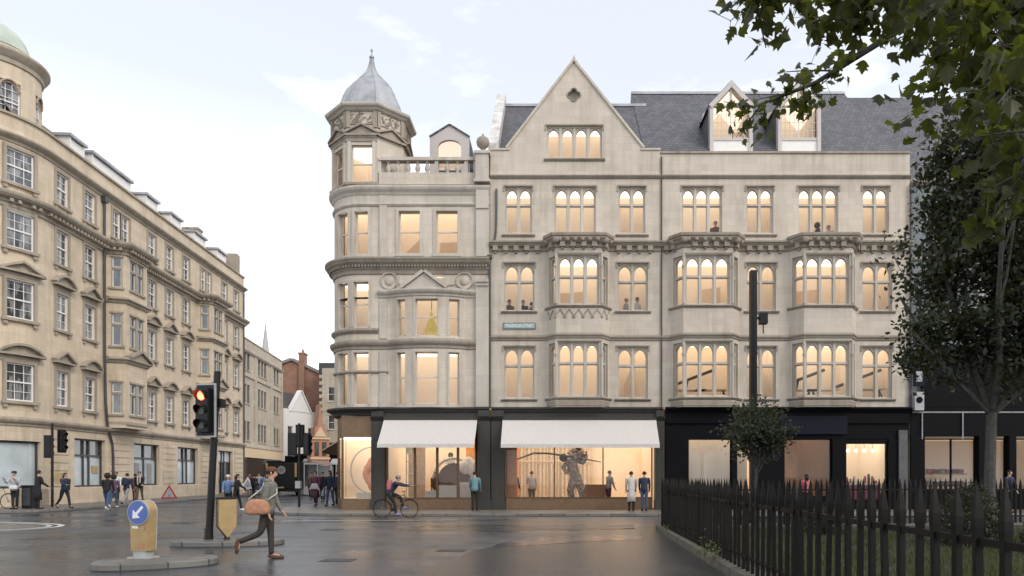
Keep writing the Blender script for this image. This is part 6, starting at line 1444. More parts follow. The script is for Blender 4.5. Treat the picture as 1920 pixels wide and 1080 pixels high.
# keep-left bollard
def bollard(x, y, z, rz, label, sign=True, point=False, h=1.03, w_=.40):
    t = thing('traffic_bollard', label, 'bollard', (x, y, z), rz=rz, local=True)
    m = MB(); n = 14; hw_ = w_ / 2
    bot = [(-hw_ * .88, .14), (hw_ * .88, .14)] if not point else [(-hw_, .30), (0, .04), (hw_, .30)]
    out_ = bot + [(hw_, h - hw_)] + [(hw_ * cos(pi * i / n), h - hw_ + hw_ * sin(pi * i / n)) for i in range(1, n)] + [(-hw_, h - hw_)] if not point else bot + [(hw_, h - .05), (-hw_, h - .05)]
    m.prism(out_, .20, 'y', -.10); m.build('shell', M['yellow'], t)
    e = MB()
    cen_z = h - hw_
    for p, q in zip(out_, out_[1:] + out_[:1]): e.tube((p[0], .10, p[1]), (q[0], .10, q[1]), .014, n=5)
    e.build('rear_rim', M['black'] if point else M['greyplastic'], t)
    b = MB()
    if point: b.tube((0, 0, 0), (0, 0, .12), .07, .04, 10); MB().box(-hw_ - .004, hw_ + .004, -.105, .105, h - .06, h - .01).build('top_band', M['black'], t)
    else: b.box(-.13, .13, -.09, .09, .03, .14); MB().box(-.20, .20, -.16, .16, 0, .03).build('foot_plate', M['greyplastic'], t)
    b.build('base', M['greyplastic'] if not point else M['black'], t)
    if sign:
        s = MB(); c_ = (0, 0, h - .215); s.tube((0, -.125, c_[2]), (0, -.10, c_[2]), .225, n=32); so = s.build('sign_disc', M['greyplastic'], t)
        s = MB(); s.tube((0, -.131, c_[2]), (0, -.126, c_[2]), .205, n=32); s.build('sign_face', M['blue'], so)
        a = MB(); th_ = R(225)
        def rp(u_, v_): return (u_ * cos(th_) - v_ * sin(th_), u_ * sin(th_) + v_ * cos(th_) + c_[2])
        ar = [rp(*q) for q in ((-.15, -.025), (.03, -.025), (.03, -.10), (.15, 0), (.03, .10), (.03, .025), (-.15, .025))]
        a.prism(ar, .004, 'y', -.136); a.build('arrow', M['whitesign'], so)
        pt = MB(); pt.box(-.14, -.02, -.104, -.100, h - .50, h - .455); pt.build('reflector', M['whitesign'], t)
        g = MB(); g.box(-.02, .12, -.103, -.1005, .18, .28); g.box(.10, .15, -.103, -.1005, .50, .60); g.build('peeled_sticker', M['c_tan'], t)
    return t
bollard(-7.38, 12.25, .12, R(-12), 'scuffed yellow bollard with a blue disc and white arrow', h=1.04, w_=.385)
bollard(-7.66, 15.95, .12, R(38), 'plain yellow bollard with a pointed foot behind the leaning traffic light', sign=False, point=True, h=.99, w_=.38)
# tall black column with camera box
t = thing('camera_column', 'tall slim black column with a small camera box, in front of the twin dormer building', 'column', (6.28, 21.6, .1))
m = MB(); m.box(6.18, 6.38, 21.5, 21.7, .1, 8.08); m.box(6.12, 6.44, 21.44, 21.76, .1, .5); m.box(6.262, 6.298, 21.485, 21.5, .6, 8.0); m.build('shaft', M['black'], t)
m = MB(); m.box(6.38, 6.5, 21.57, 21.63, 6.55, 6.62); m.box(6.48, 6.72, 21.5, 21.72, 6.40, 6.74); m.tube((6.6, 21.6, 6.40), (6.6, 21.6, 6.1), .02); m.build('camera_box', M['black'], t)
# road signs
def tri_sign(x, y, z, rz, label, mat_edge, mat_face, s=.62, lean=0, h0=.35, mark=True):
    t = thing('road_sign', label, 'road sign', (x, y, z), rz=rz, local=True)
    m = MB(); A = [(-s / 2, h0), (s / 2, h0), (0, h0 + s * .87)]; m.prism(A, .02, 'y', -.01); pl_ = m.build('sign_plate', M[mat_edge], t)
    c_ = (0, h0 + s * .29); B_ = [((p[0] - c_[0]) * .68, c_[1] + (p[1] - c_[1]) * .68) for p in A]; f = MB(); f.prism(B_, .004, 'y', -.015); f.build('sign_face', M[mat_face], pl_)
    if mark: k = MB(); k.box(-.03, -.012, -.021, -.0155, h0 + .12, h0 + .30); k.box(.012, .03, -.021, -.0155, h0 + .12, h0 + .25); k.build('symbol', M['black'], pl_)
    l = MB()
    for sx_ in (-1, 1): l.tube((sx_ * s * .4, .02, h0), (sx_ * s * .45, .25, 0), .015); l.tube((sx_ * s * .4, -.0, h0), (sx_ * s * .45, -.2, 0), .015)
    l.build('stand', M['c_grey'], t)
    return t
M['redsign'] = plain('red_sign_edge', (.42, .05, .05), .4)
x_, y_, _ = G(350, 938, 0); tri_sign(x_, 42.5, .12, R(8), 'red edged folding road sign standing at the kerb by the ochre shops', 'redsign', 'c_pale', 1.0, h0=.05)
x_, y_, _ = G(461, 926, 0.1); tri_sign(-23.2, 51.6, .12, R(8), 'white triangular road sign on a stand near the cream building', 'whitesign', 'c_pale', 1.05, h0=.5)
# black truck and grey shelter at the street end
t = thing('box_truck', 'black box truck seen from behind with a pale round emblem and amber edges', 'truck', (-21.3, 54.5, 0))
def bx(name, par, mat, *a): return MB().box(*a).build(name, M[mat], par)
bx('box_body', t, 'shopblack', -22.6, -20.2, 53.5, 59.0, .55, 2.75); bx('bumper', t, 'black', -22.6, -20.2, 53.35, 53.5, .35, .55)
d = bx('rear_door', t, 'black', -22.5, -20.3, 53.46, 53.5, .6, 2.65); m = MB(); m.tube((-21.4, 53.452, 2.05), (-21.4, 53.46, 2.05), .32, n=20); em = m.build('emblem', M['c_grey'], d)
m = MB()
for i in range(6): a_ = R(60 * i); m.tube((-21.4 + .05 * cos(a_), 53.447, 2.05 + .05 * sin(a_)), (-21.4 + .26 * cos(a_), 53.447, 2.05 + .26 * sin(a_)), .022, n=4)
m.build('emblem_spoke', M['black'], em)
for x_ in (-22.6, -20.34): bx('amber_strip', t, 'yellow', x_, x_ + .14, 53.40, 53.46, 1.5, 2.6)
bx('cab', t, 'shopblack', -22.4, -20.4, 59.1, 60.8, .5, 2.2); bx('number_plate', t, 'yellow', -21.65, -21.15, 53.34, 53.35, .62, .74)
for x_ in (-22.45, -20.6):
    for yy in (54.6, 59.8): m = MB(); m.tube((x_, yy, .42), (x_ + .28, yy, .42), .42, n=18); w_ = m.build('wheel', M['black'], t); MB().tube((x_ - .005, yy, .42), (x_ + .285, yy, .42), .22, n=14).build('rim', M['c_grey'], w_)
t = thing('glass_shelter', 'grey glazed street kiosk beside the black box truck', 'kiosk', (-18.9, 55, 0))
m = MB(); m.box(-20.0, -17.8, 54.4, 55.8, 2.5, 2.66)
for x_ in (-20.0, -18.95, -17.88): m.box(x_, x_ + .08, 54.4, 54.48, .1, 2.5); m.box(x_, x_ + .08, 55.7, 55.8, .1, 2.5)
m.box(-20, -17.8, 54.42, 54.46, .1, .75); m.build('kiosk_frame', M['c_pale'], t); MB().box(-19.9, -17.85, 55.0, 55.05, .3, 2.4).build('back_panel', M['c_grey'], t); MB().quad((-19.95, 54.44, .75), (-17.85, 54.44, .75), (-17.85, 54.44, 2.5), (-19.95, 54.44, 2.5)).build('pane', M['glass'], t)
# cabinet by the ochre corner
x_, y_, _ = G(55, 948, .12); t = thing('street_cabinet', 'black street cabinet beside the person in a long black coat', 'cabinet', (x_, 31.0, .12))
m = MB(); m.box(-24.05, -23.6, 30.8, 31.2, .12, 1.12); m.box(-24.08, -23.57, 30.77, 31.23, 1.12, 1.17); m.build('cabinet_body', M['black'], t); MB().box(-24.0, -23.65, 30.785, 30.80, .25, 1.05).build('cabinet_door', M['pipe'], t)
# ================================================================== people
def skin_obj(name, V, E, rad, mat, parent, sub=1, mats=None):
    me = bpy.data.meshes.new(name); me.from_pydata(V, E, []); o = bpy.data.objects.new(name, me); link(o, parent); me.materials.append(mat)
    sk = o.modifiers.new('Skin', 'SKIN'); sk.use_smooth_shade = True; sk.branch_smoothing = .3
    lay = me.skin_vertices[0].data if me.skin_vertices else None
    for i, r in enumerate(rad): lay[i].radius = r if isinstance(r, tuple) else (r, r)
    lay[0].use_root = True
    if sub: s = o.modifiers.new('Subdivision', 'SUBSURF'); s.levels = sub; s.render_levels = sub
    return o
def person(x, y, z, rz, label, top='c_black', legs='c_jeans', shoe='c_black', hair='c_hair', skin='skin', height=1.74, lean=6, turn=0, legL=(0, 0), legR=(0, 0), armL=(8, 18), armR=(8, 18), spread=.07,
           coat=False, skirt=None, hairstyle='short', hat=None, hood=False, group=None, sit=False, lift=None, toeR=None, toeL=None, bust=False):
    """facing -y before turning; leg = (hip swing forward, knee bend), arm = (swing forward, elbow bend); degrees"""
    k = height / 1.74
    T = thing('person', label, 'person', (x, y, z), rz=rz, local=True, group=group)
    V = Vector
    def dirn(a, side=0): return V((side, -sin(R(a)), -cos(R(a))))
    hip = V((0, 0, .92)); up = V((0, -sin(R(lean)), cos(R(lean))))
    waist = hip + up * .14; chest = hip + up * .36; neckb = hip + up * .50; hd0 = neckb + V((0, -sin(R(lean * .6)), cos(R(lean * .6)))) * .04; hd = V((0, -.02, 0)) + hd0 + V((0, -sin(R(lean * .3)), 1)) * .10
    J = {}
    for s, nm, (ha, ka) in ((-1, 'R', legR), (1, 'L', legL)):
        h = hip + V((s * .085, 0, -.03)); kn = h + dirn(ha) * .42; an = kn + dirn(ha - ka) * .40
        ft = (toeR if s < 0 else toeL); fa = ha - ka + 78 if ft is None else ft; to = an + V((0, -sin(R(fa)), -cos(R(fa)))) * .17 if ft is not None else an + V((0, -.17, -.045)) if abs(ha - ka) < 25 else an + dirn(ha - ka + 72) * .17
        J[nm] = (h, kn, an, to)
    low = min(min(j[2].z - .07, j[3].z - .03) for j in J.values())
    if lift is not None: low = -lift
    dz = V((0, 0, -low))
    A = {}
    for s, nm, (aa, ea) in ((-1, 'R', armR), (1, 'L', armL)):
        sh = hip + up * .46 + V((s * .185, 0, 0)); ab = spread
        el = sh + (dirn(aa, s * ab * 1.6)).normalized() * .275; wr = el + (dirn(aa + ea, -s * .05)).normalized() * .25; ha_ = wr + (dirn(aa + ea + 8, -s * .05)).normalized() * .085
        A[nm] = (sh, el, wr, ha_)
    def S(p): return (p + dz) * k
    # body: one continuous surface, hands with five fingers
    Vs, Es, Rs = [], [], []
    def add(p, r, par=None):
        Vs.append(S(p)); Rs.append(tuple(q * k for q in (r if isinstance(r, tuple) else (r, r))))
        if par is not None: Es.append((par, len(Vs) - 1))
        return len(Vs) - 1
    i0 = add(hip, .105); iw = add(waist, .10, i0); ic = add(chest, .115, iw); inb = add(neckb, .06, ic); inn = add(hd0, .050, inb)
    ih = add(hd, (.078, .088), inn); it = add(hd + V((0, .01, .07)), (.074, .082), ih); itt = add(hd + V((0, .015, .105)), .045, it)
    hf = V((sin(R(turn)), -cos(R(turn)), 0)); inose = add(hd + hf * .092 + V((0, 0, -.005)), .014, ih); ijaw = add(hd + hf * .055 + V((0, 0, -.072)), .034, ih)
    for nm in 'RL':
        sh, el, wr, ha_ = A[nm]; a = add(sh, .052, ic); b = add(el, .040, a); c = add(wr, .027, b); d = add(ha_, (.034, .020), c)
        ax = (ha_ - wr).normalized(); sd = ax.cross(V((0, 1, 0)) if abs(ax.y) < .8 else V((0, 0, 1))).normalized()
        for q, (off, ln) in enumerate(((-.03, .055), (-.01, .075), (.01, .08), (.028, .07))):
            f1 = ha_ + ax * ln * .55 + sd * off; f2 = ha_ + ax * ln + sd * off * 1.1 + V((0, -.012, .004)); e = add(f1, .0085, d); add(f2, .007, e)
        th_ = add(wr + ax * .05 + sd * -.045 + V((0, -.01, 0)), .010, c); add(wr + ax * .085 + sd * -.055 + V((0, -.02, 0)), .008, th_)
        h, kn, an, to = J[nm]; a = add(h, .085, i0); b = add(kn, .052, a); c = add(an, .038, b); add(to, .035, c)
    skin_obj('body', Vs, Es, Rs, M[skin], T)
    # jacket / top, cut as lofted cloth over the body
    fw = V((0, -1, 0))
    def ring(c, rx, ry, tilt=0.0, n=14):
        c = S(c); rx, ry = rx * .93, ry * .95; return [(c.x + rx * k * cos(2 * pi * i / n), c.y + ry * k * sin(2 * pi * i / n) * cos(R(tilt)), c.z + ry * k * sin(2 * pi * i / n) * -sin(R(-tilt))) for i in range(n)]
    def loft(mb, rings):
        n = len(rings[0]); vs = [p for r_ in rings for p in r_]
        mb.add(vs, [(j * n + i, j * n + (i + 1) % n, (j + 1) * n + (i + 1) % n, (j + 1) * n + i) for j in range(len(rings) - 1) for i in range(n)] + [tuple(range(n))[::-1], tuple(range((len(rings) - 1) * n, len(rings) * n))])
    def sleeve(mb, pts, rs):
        mb.pipe([S(p) for p in pts], [r_ * k for r_ in rs], 12)
    m = MB(); hm = hip + V((0, 0, -.10)) - up * .0
    body_r = [(hm, .178, .135), (hip + up * .02, .168, .132), (waist, .155, .125), (hip + up * .26, .168, .128), (chest, .186, .130), (hip + up * .44, .182, .115), (hip + up * .485, .135, .092), (neckb + up * .005, .070, .066)]
    if coat:
        kn_ = (J['R'][1] + J['L'][1]) / 2; body_r = [(kn_ + V((0, 0, -.08)), .205, .18), (hip + (kn_ - hip) * .5, .192, .165)] + body_r
    loft(m, [ring(c, rx, ry, lean * .8) for c, rx, ry in body_r])
    for nm in 'RL':
        sh, el, wr, ha_ = A[nm]; sgn = 1 if nm == 'L' else -1
        sleeve(m, [sh - up * .03 - V((sgn * .03, 0, 0)), sh - up * .03 + V((sgn * .005, 0, 0)), sh.lerp(el, .45), el, el.lerp(wr, .5), wr + (wr - el).normalized() * .01], [.064, .064, .058, .049, .045, .036])
    m.build('coat' if coat else 'jacket', M[top], T, True, loc=(0, 0, 0))
    if hood:
        m = MB(); c_ = S(neckb + V((0, .055, .02))); m.ball(c_ + V((0, -.02, -.01)), .125, .085, .055, 14, 8); m.build('hood', M[top], T, True, loc=(0, 0, 0))
    # trousers
    if not bust:
        m = MB(); loft(m, [ring(hip + V((0, 0, -.14)), .15, .11), ring(hip + V((0, 0, -.06)), .168, .125), ring(hip + V((0, 0, .05)), .155, .118)])
        for nm in 'RL':
            h, kn, an, to = J[nm]; sleeve(m, [h + V((0, 0, -.02)), h.lerp(kn, .45), kn, kn.lerp(an, .5), an + (kn - an).normalized() * .01], [.094, .080, .060, .054, .046])
        m.build('trousers', M[legs], T, True, loc=(0, 0, 0))
        if skirt:
            m = MB(); c_ = S(hip); m.lathe([(.12 * k, .05), (.16 * k, -.05), (.21 * k, -.42 * k)], (c_.x, c_.y, c_.z), 14); m.build('skirt', M[skirt], T, True, loc=(0, 0, 0))
        for nm in 'RL':
            h, kn, an, to = J[nm]; Vs, Es, Rs = [], [], []; ax = (to - an).normalized(); hl = an - ax * .035 + (an - kn).normalized() * .025
            m = MB(); dn = (an - kn).normalized(); sleeve(m, [hl, an + ax * .06 + dn * .025, to + ax * .015], [.046, .047, .034]); m.ball(S(to + ax * .02), .036 * k, n=8, m=5); m.build('shoe', M[shoe], T, True, loc=(0, 0, 0))
    # hair
    m = MB(); c_ = S(hd + V((0, .008, .028)) - hf * .010); rr_ = .098 * k
    vs = []; n, mm = 12, 7
    for j in range(mm + 1):
        ph_ = (pi * .62 if hairstyle == 'short' else pi * .74) * j / mm
        for i in range(n):
            a_ = 2 * pi * i / n + R(turn); d_ = V((sin(ph_) * cos(a_), sin(ph_) * sin(a_), cos(ph_))); cut = 1.0
            if d_.dot(hf) > .45 and d_.z < .45: cut = .80
            vs.append((c_.x + rr_ * .92 * d_.x * cut, c_.y + rr_ * 1.06 * d_.y * cut, c_.z + rr_ * 1.04 * d_.z))
    m.add(vs, [(j * n + i, (j + 1) * n + i, (j + 1) * n + (i + 1) % n, j * n + (i + 1) % n) for j in range(mm) for i in range(n)])
    if hairstyle == 'long':
        b_ = S(hd - hf * .07); m.chain([b_ + V((0, 0, .03)), b_ - hf * .02 + V((0, 0, -.12)), b_ + V((0, 0, -.26))], [.085 * k, .075 * k, .035 * k], 9)
    if hairstyle == 'bushy': m.ball(c_ - hf * .03, .14 * k, .14 * k, .15 * k, 12, 8)
    ho = m.build('hair', M[hair], T, True, loc=(0, 0, 0))
    if hat: m = MB(); m.lathe([(rr_ * 1.0, 0), (rr_ * 1.04, .03), (rr_ * .9, .07), (rr_ * .5, .09), (0, .095)], (c_.x, c_.y, c_.z + .015), 14); m.build('hat', M[hat], T, True, loc=(0, 0, 0))
    for s in (-1, 1):     # ears and eyes
        sd = V((-hf.y, hf.x, 0)) * s; e = S(hd) + sd * .078 * k; m = MB(); m.ball((e.x, e.y, e.z + .01), .014, .02, .03, 7, 5); m.build('ear', M[skin], T, True, loc=(0, 0, 0))
        e = S(hd) + hf * .077 * k + sd * .030 * k; m = MB(); m.ball((e.x, e.y, e.z + .02), .011, .011, .009, 7, 5); m.build('eye', M['c_black'], T, True, loc=(0, 0, 0))
    T['k'] = k
    return T, {'J': J, 'A': A, 'S': S, 'neck': neckb, 'chest': chest, 'hip': hip, 'up': up, 'hd': hd}
def worldp(T, p): return Matrix.Translation(T.location) @ Matrix.Rotation(T.rotation_euler.z, 4, 'Z') @ Vector(p)
def bag(T, name, label, cat, c, size, mat, strap=None, rz=0):
    """a bag carried by a person: its own thing, at the person's place"""
    t = thing(name, label, cat, worldp(T, c), rz=T.rotation_euler.z + rz, local=True)
    m = MB(); sx_, sy_, sz_ = size; n = 20; vs = []
    for j in range(9):
        ph_ = -pi / 2 + pi * j / 8
        for i in range(n):
            a_ = 2 * pi * i / n; ca, sa = cos(a_), sin(a_); q = .55
            f = abs(cos(ph_)) ** q; zq = abs(sin(ph_)) ** q * (1 if sin(ph_) > 0 else -1); f *= 1 - .16 * zq; vs.append((sx_ / 2 * f * abs(ca) ** q * (1 if ca > 0 else -1), sy_ / 2 * f * abs(sa) ** q * (1 if sa > 0 else -1), sz_ / 2 * (abs(sin(ph_)) ** q) * (1 if sin(ph_) > 0 else -1)))
    m.add(vs, [(j * n + i, j * n + (i + 1) % n, (j + 1) * n + (i + 1) % n, (j + 1) * n + i) for j in range(8) for i in range(n)]); m.build('bag_body', M[mat], t, True, loc=(0, 0, 0))
    if strap:
        m = MB(); m.chain([Vector(p) - Vector(c) for p in strap], [.013] * len(strap), 5); m.build('strap', M['c_coat'] if mat == 'c_tan' else M[mat], t, True, loc=(0, 0, 0))
    return t
# the walker in the road
wx, wy, _ = G(510, 1050)
T, I = person(wx - .14, wy + .12, 0, R(97), 'walker in a grey green hooded jacket striding across the road in brown shoes', 'c_sage', 'c_trouser', 'c_brown', 'c_black', height=1.83, lean=7, legL=(5, 3), legR=(-12, 56), toeR=-14, armL=(4, 24), armR=(-8, 20), hood=True, hairstyle='short', hat='c_ginger')
S_p = I['S']; hipR = S_p(I['hip'] + Vector((-.235, .10, .02)))
bag(T, 'shoulder_bag', 'soft tan leather shoulder bag slung at the hip of the walker in grey green', 'bag', (hipR.x, hipR.y, hipR.z + .02), (.17, .44, .30), 'c_tan', strap=[(hipR.x, hipR.y + .17, hipR.z + .16), tuple(S_p(I['chest'] + Vector((-.16, .10, .0)))), tuple(S_p(I['neck'] + Vector((-.02, .09, .02)))), tuple(S_p(I['neck'] + Vector((.09, .04, .02)))), tuple(S_p(I['neck'] + Vector((.11, -.07, -.06)))), tuple(S_p(I['chest'] + Vector((-.10, -.15, -.08)))), (hipR.x, hipR.y - .18, hipR.z + .15)])
# near the ochre corner
def P_(u, v, z=.12, Y=None):
    if Y is None: return G(u, v, z)
    return ((u - PX) / F * Y, Y, z)
x, y, z = P_(28, 0, .12, 30.5); T, I = person(x, y, z, R(10), 'standing person in a pale grey top looking at a phone beside the parked bicycle', 'c_pale', 'c_black', hair='c_hair', armL=(30, 95), armR=(30, 95), hat='c_navy')
c = I['S'](I['hip'] + Vector((.02, -.16, .05))); bag(T, 'hand_bag', 'white bag held in front of the person beside the parked bicycle', 'bag', tuple(c), (.32, .12, .22), 'c_white')
x, y, z = P_(66, 0, .12, 30.6); person(x + .1, y, z, R(150), 'person in a long black coat standing by the street cabinet', 'c_black', 'c_black', height=1.78, coat=True, armL=(20, 60), armR=(15, 40))
x, y, z = P_(121, 0, .12, 31.2); T, I = person(x, y, z, R(70), 'woman with long dark hair walking past the ochre corner in dark clothes', 'c_navy', 'c_black', hairstyle='long', height=1.7, legL=(22, 10), legR=(-18, 25), armL=(-10, 15), armR=(25, 60))
x, y, z = P_(201, 957, 0.0); T, I = person(x, y, 0, R(190), 'person with bushy dark hair, black jacket, jeans and white shoes stepping into the road', 'c_black', 'c_jeans', 'c_white', hairstyle='bushy', height=1.74, legL=(14, 6), legR=(-14, 18))
x, y, z = P_(213, 0, 0.0, 33.5); person(x, y, .0, R(195), 'person in a purple jacket and jeans walking just ahead of the one with white shoes', 'c_purple', 'c_jeans', 'c_white', hairstyle='bushy', height=1.68, legL=(-12, 20), legR=(16, 6))
x, y, z = P_(237, 0, .0, 36.0); T, I = person(x, y, .0, R(170), 'person with a dark backpack and pale trousers crossing towards the ochre shops', 'c_navy', 'c_grey', 'c_black', height=1.8, legL=(14, 5), legR=(-16, 22), armL=(10, 40))
c = I['S'](I['chest'] + Vector((0, .17, -.03))); bag(T, 'backpack', 'dark blue backpack on the person in pale trousers', 'backpack', tuple(c), (.30, .16, .42), 'c_navy')
x, y, z = P_(219, 0, .12, 38.0); person(x, y, .12, R(20), 'person in a white shirt among the group by the ochre shop windows', 'c_white', 'c_black', height=1.72, legL=(12, 6), legR=(-12, 14))
x, y, z = P_(262, 0, .12, 37.5); T, I = person(x, y, .12, R(20), 'person in a dark open jacket with a pale striped scarf near the ochre shops', 'c_black', 'c_olive', height=1.76, legL=(-14, 18), legR=(14, 6), armL=(30, 20), armR=(-20, 15))
nk = I['S'](I['neck']); m = MB(); m.pipe([nk + Vector(q) for q in ((-.05, -.17, -.45), (-.07, -.16, -.18), (-.06, -.09, .0), (0, .07, .03), (.06, -.09, 0), (.05, -.16, -.18), (.06, -.17, -.38))], [.03] * 7, 7); m.build('scarf', M['c_coat'], T, True, loc=(0, 0, 0))
x, y, z = P_(253, 0, .12, 39.5); person(x, y, .12, R(200), 'person in brown walking beside the ochre shop windows', 'c_brown', 'c_maroon', height=1.66, legL=(10, 5), legR=(-10, 12))
x, y, z = P_(428, 0, 0, 31.5); T, I = person(x, y, 0, R(20), 'person in a loose blue top and pale cap crossing beside the companion in black', 'c_blue', 'c_black', 'c_white', height=1.70, hat='c_white', armL=(30, 70), armR=(10, 40), legL=(12, 5), legR=(-10, 12), coat=False)
x, y, z = P_(443, 0, 0, 31.0); person(x, y, 0, R(100), 'person all in black walking beside the one in a blue top', 'c_black', 'c_black', 'c_white', height=1.74, hairstyle='long', legL=(18, 8), legR=(-16, 22), armL=(20, 40))
for i, (u_, Y_, c1, c2, rz) in enumerate(((476, 50, 'c_black', 'c_black', 190), (486, 52, 'c_pale', 'c_blue', 10), (495, 50.5, 'c_blue', 'c_black', 200), (468, 54, 'c_maroon', 'c_jeans', 30))):
    x, y, z = P_(u_, 0, .12 if i < 1 else 0, Y_); person(x, y, 0 if x > -22.5 else .12, R(rz), ['distant person in black by the white triangular sign', 'distant person in pale grey by the cream shopfront', 'distant person in blue in front of the black truck', 'distant person in maroon beside the cream shopfront'][i], c1, c2, height=1.72, legL=(12, 6), legR=(-12, 14))
x, y, z = P_(592, 0, .12, 33.2); T, I = person(x, y, .12, R(5), 'walker in a maroon jacket with a pale bag coming down the side street', 'c_maroon', 'c_black', height=1.74, hair='c_black', legL=(14, 5), legR=(-12, 14), coat=True)
c = I['S'](I['hip'] + Vector((0, -.2, .02))); bag(T, 'tote_bag', 'pale tote bag carried by the walker in maroon', 'bag', tuple(c), (.36, .12, .30), 'c_pale')
x, y, z = P_(619, 0, .12, 33.6); T, I = person(x, y, .12, R(-5), 'tall person in a navy coat and jeans carrying a bag beside the display corner', 'c_navy', 'c_jeans', height=1.82, hairstyle='long', legL=(-10, 14), legR=(14, 5))
c = I['A']['R'][3]; c = I['S'](c + Vector((-.02, 0, -.2))); bag(T, 'carrier_bag', 'light blue carrier bag hanging from the hand of the tall person in navy', 'bag', tuple(c), (.12, .28, .34), 'c_pale')
for i, (u_, Y_, c1) in enumerate(((605, 38, 'c_black'), (632, 35.5, 'c_navy'), (583, 41, 'c_olive'))):
    x, y, z = P_(u_, 0, .12, Y_); person(x, y, .12, R(10 + 160 * (i % 2)), ['person in black walking between the two nearer pedestrians of the side street', 'person in dark blue half hidden by the display corner', 'person in olive farther up the side street pavement'][i], c1, 'c_black', height=1.72, legL=(12, 6), legR=(-12, 14))
# in front of the shops
x, y, z = P_(890, 0, .12, 29.0); person(x, y, z, R(178), 'person in a teal top looking into the corner shop window', 'c_teal', 'c_black', height=1.72, armL=(10, 30), armR=(15, 20), legR=(4, 2))
x, y, z = P_(1184, 0, .12, 28.8); person(x, y, z, R(182), 'person in a long pale coat looking into the wide shop window', 'c_coat', 'c_black', height=1.72, coat=True, legL=(3, 2))
x, y, z = P_(1208, 0, .12, 28.7); person(x, y, z, R(170), 'person in a dark navy jacket standing next to the long pale coat', 'c_navy', 'c_jeans', height=1.72, legL=(4, 2), armR=(10, 25), coat=False)
# inside the wide shop
for i, (u_, dy, c1, c2, rz, h_) in enumerate(((963, 31.0, 'c_brown', 'c_olive', 150, 1.70), (997, 31.4, 'c_coat', 'c_olive', 185, 1.70), (1141, 30.9, 'c_grey', 'c_maroon', 120, 1.72))):
    x, y, z = P_(u_, 0, .17, dy); person(x, y, z, R(rz), ['person in brown inside the wide shop near the rust partition', 'person in a pale jacket and olive trousers inside the wide shop', 'person in a grey top inside the wide shop beside the rust plinth'][i], c1, c2, height=h_, armL=(15, 70))
x, y, z = P_(845, 0, .17, 33.4); person(x, y, 1.15, R(0), 'figure in white standing high behind the arched display in the corner shop', 'c_white', 'c_brown', 'c_brown', height=1.6, hairstyle='bushy')
t = thing('platform', 'dark raised platform under the figure in white in the corner shop', 'platform', (x, 3.4, .16), FM); MB().box(x - .9, x + .9, 3.0, 3.9, .165, 1.10).build('platform_block', M['c_brown'], t); MB().box(x - .93, x + .93, 2.97, 3.93, 1.10, 1.15).build('platform_top', M['c_brown'], t)
x, y, z = P_(816, 0, .17, 31.9); person(x, y, z, R(30), 'person in a dark patterned top beside the low white plinth of the corner shop', 'c_brown', 'c_coat', 'c_brown', height=1.66)
# behind the railings
x, y, z = P_(1890, 0, .12, 27.5); person(x, y, z, R(20), 'person in a dark blue jacket on the pavement behind the railings and the street tree', 'c_navy', 'c_black', height=1.76)
x, y, z = P_(1513, 0, .12, 27.8); person(x, y, z, R(180), 'person in a pink top by the dim amber shop window behind the railings', 'pink', 'c_black', height=1.60, hairstyle='long')
# seen upstairs behind the glass
ups = [(954, 7.95, 1.1, 'c_brown', 'brown haired figure low in the first light over the street name plate', .72), (981, 7.95, 1.2, 'c_black', 'dark haired figure low in the second light over the street name plate', .72), (995, 7.95, 1.5, 'c_maroon', 'figure in maroon at the edge of the window over the street name plate', .78), (1033, 8.0, 1.0, 'c_black', 'figure low in the side light of the zigzag bay', .76),
       (1172, 8.0, 1.0, 'c_pale', 'grey haired figure in the two-light window beside the zigzag bay', .95), (1193, 8.0, .9, 'c_white', 'dark haired figure in white in the two-light window beside the zigzag bay', .97), (1342, 11.47, 1.0, 'c_brown', 'figure in brown low in the top floor window under the first slate slope', .78),
       (1531, 11.47, 1.2, 'c_black', 'dark bushy haired figure in the top floor window under the farther dormer', .85), (1554, 11.47, 1.5, 'c_pale', 'figure in pale grey talking in the top floor window under the farther dormer', .85)]
for (u_, zf, dy, c1, lb, sc_) in ups:
    x = (u_ - PX) / F * (30 + dy); person(x, 30 + dy, zf + .0, R(random.uniform(-40, 200)), lb, c1, 'c_black', height=1.72 * 1.0, hairstyle='bushy' if 'bushy' in lb else 'short', hair='c_grey' if 'grey haired' in lb else 'c_hair')
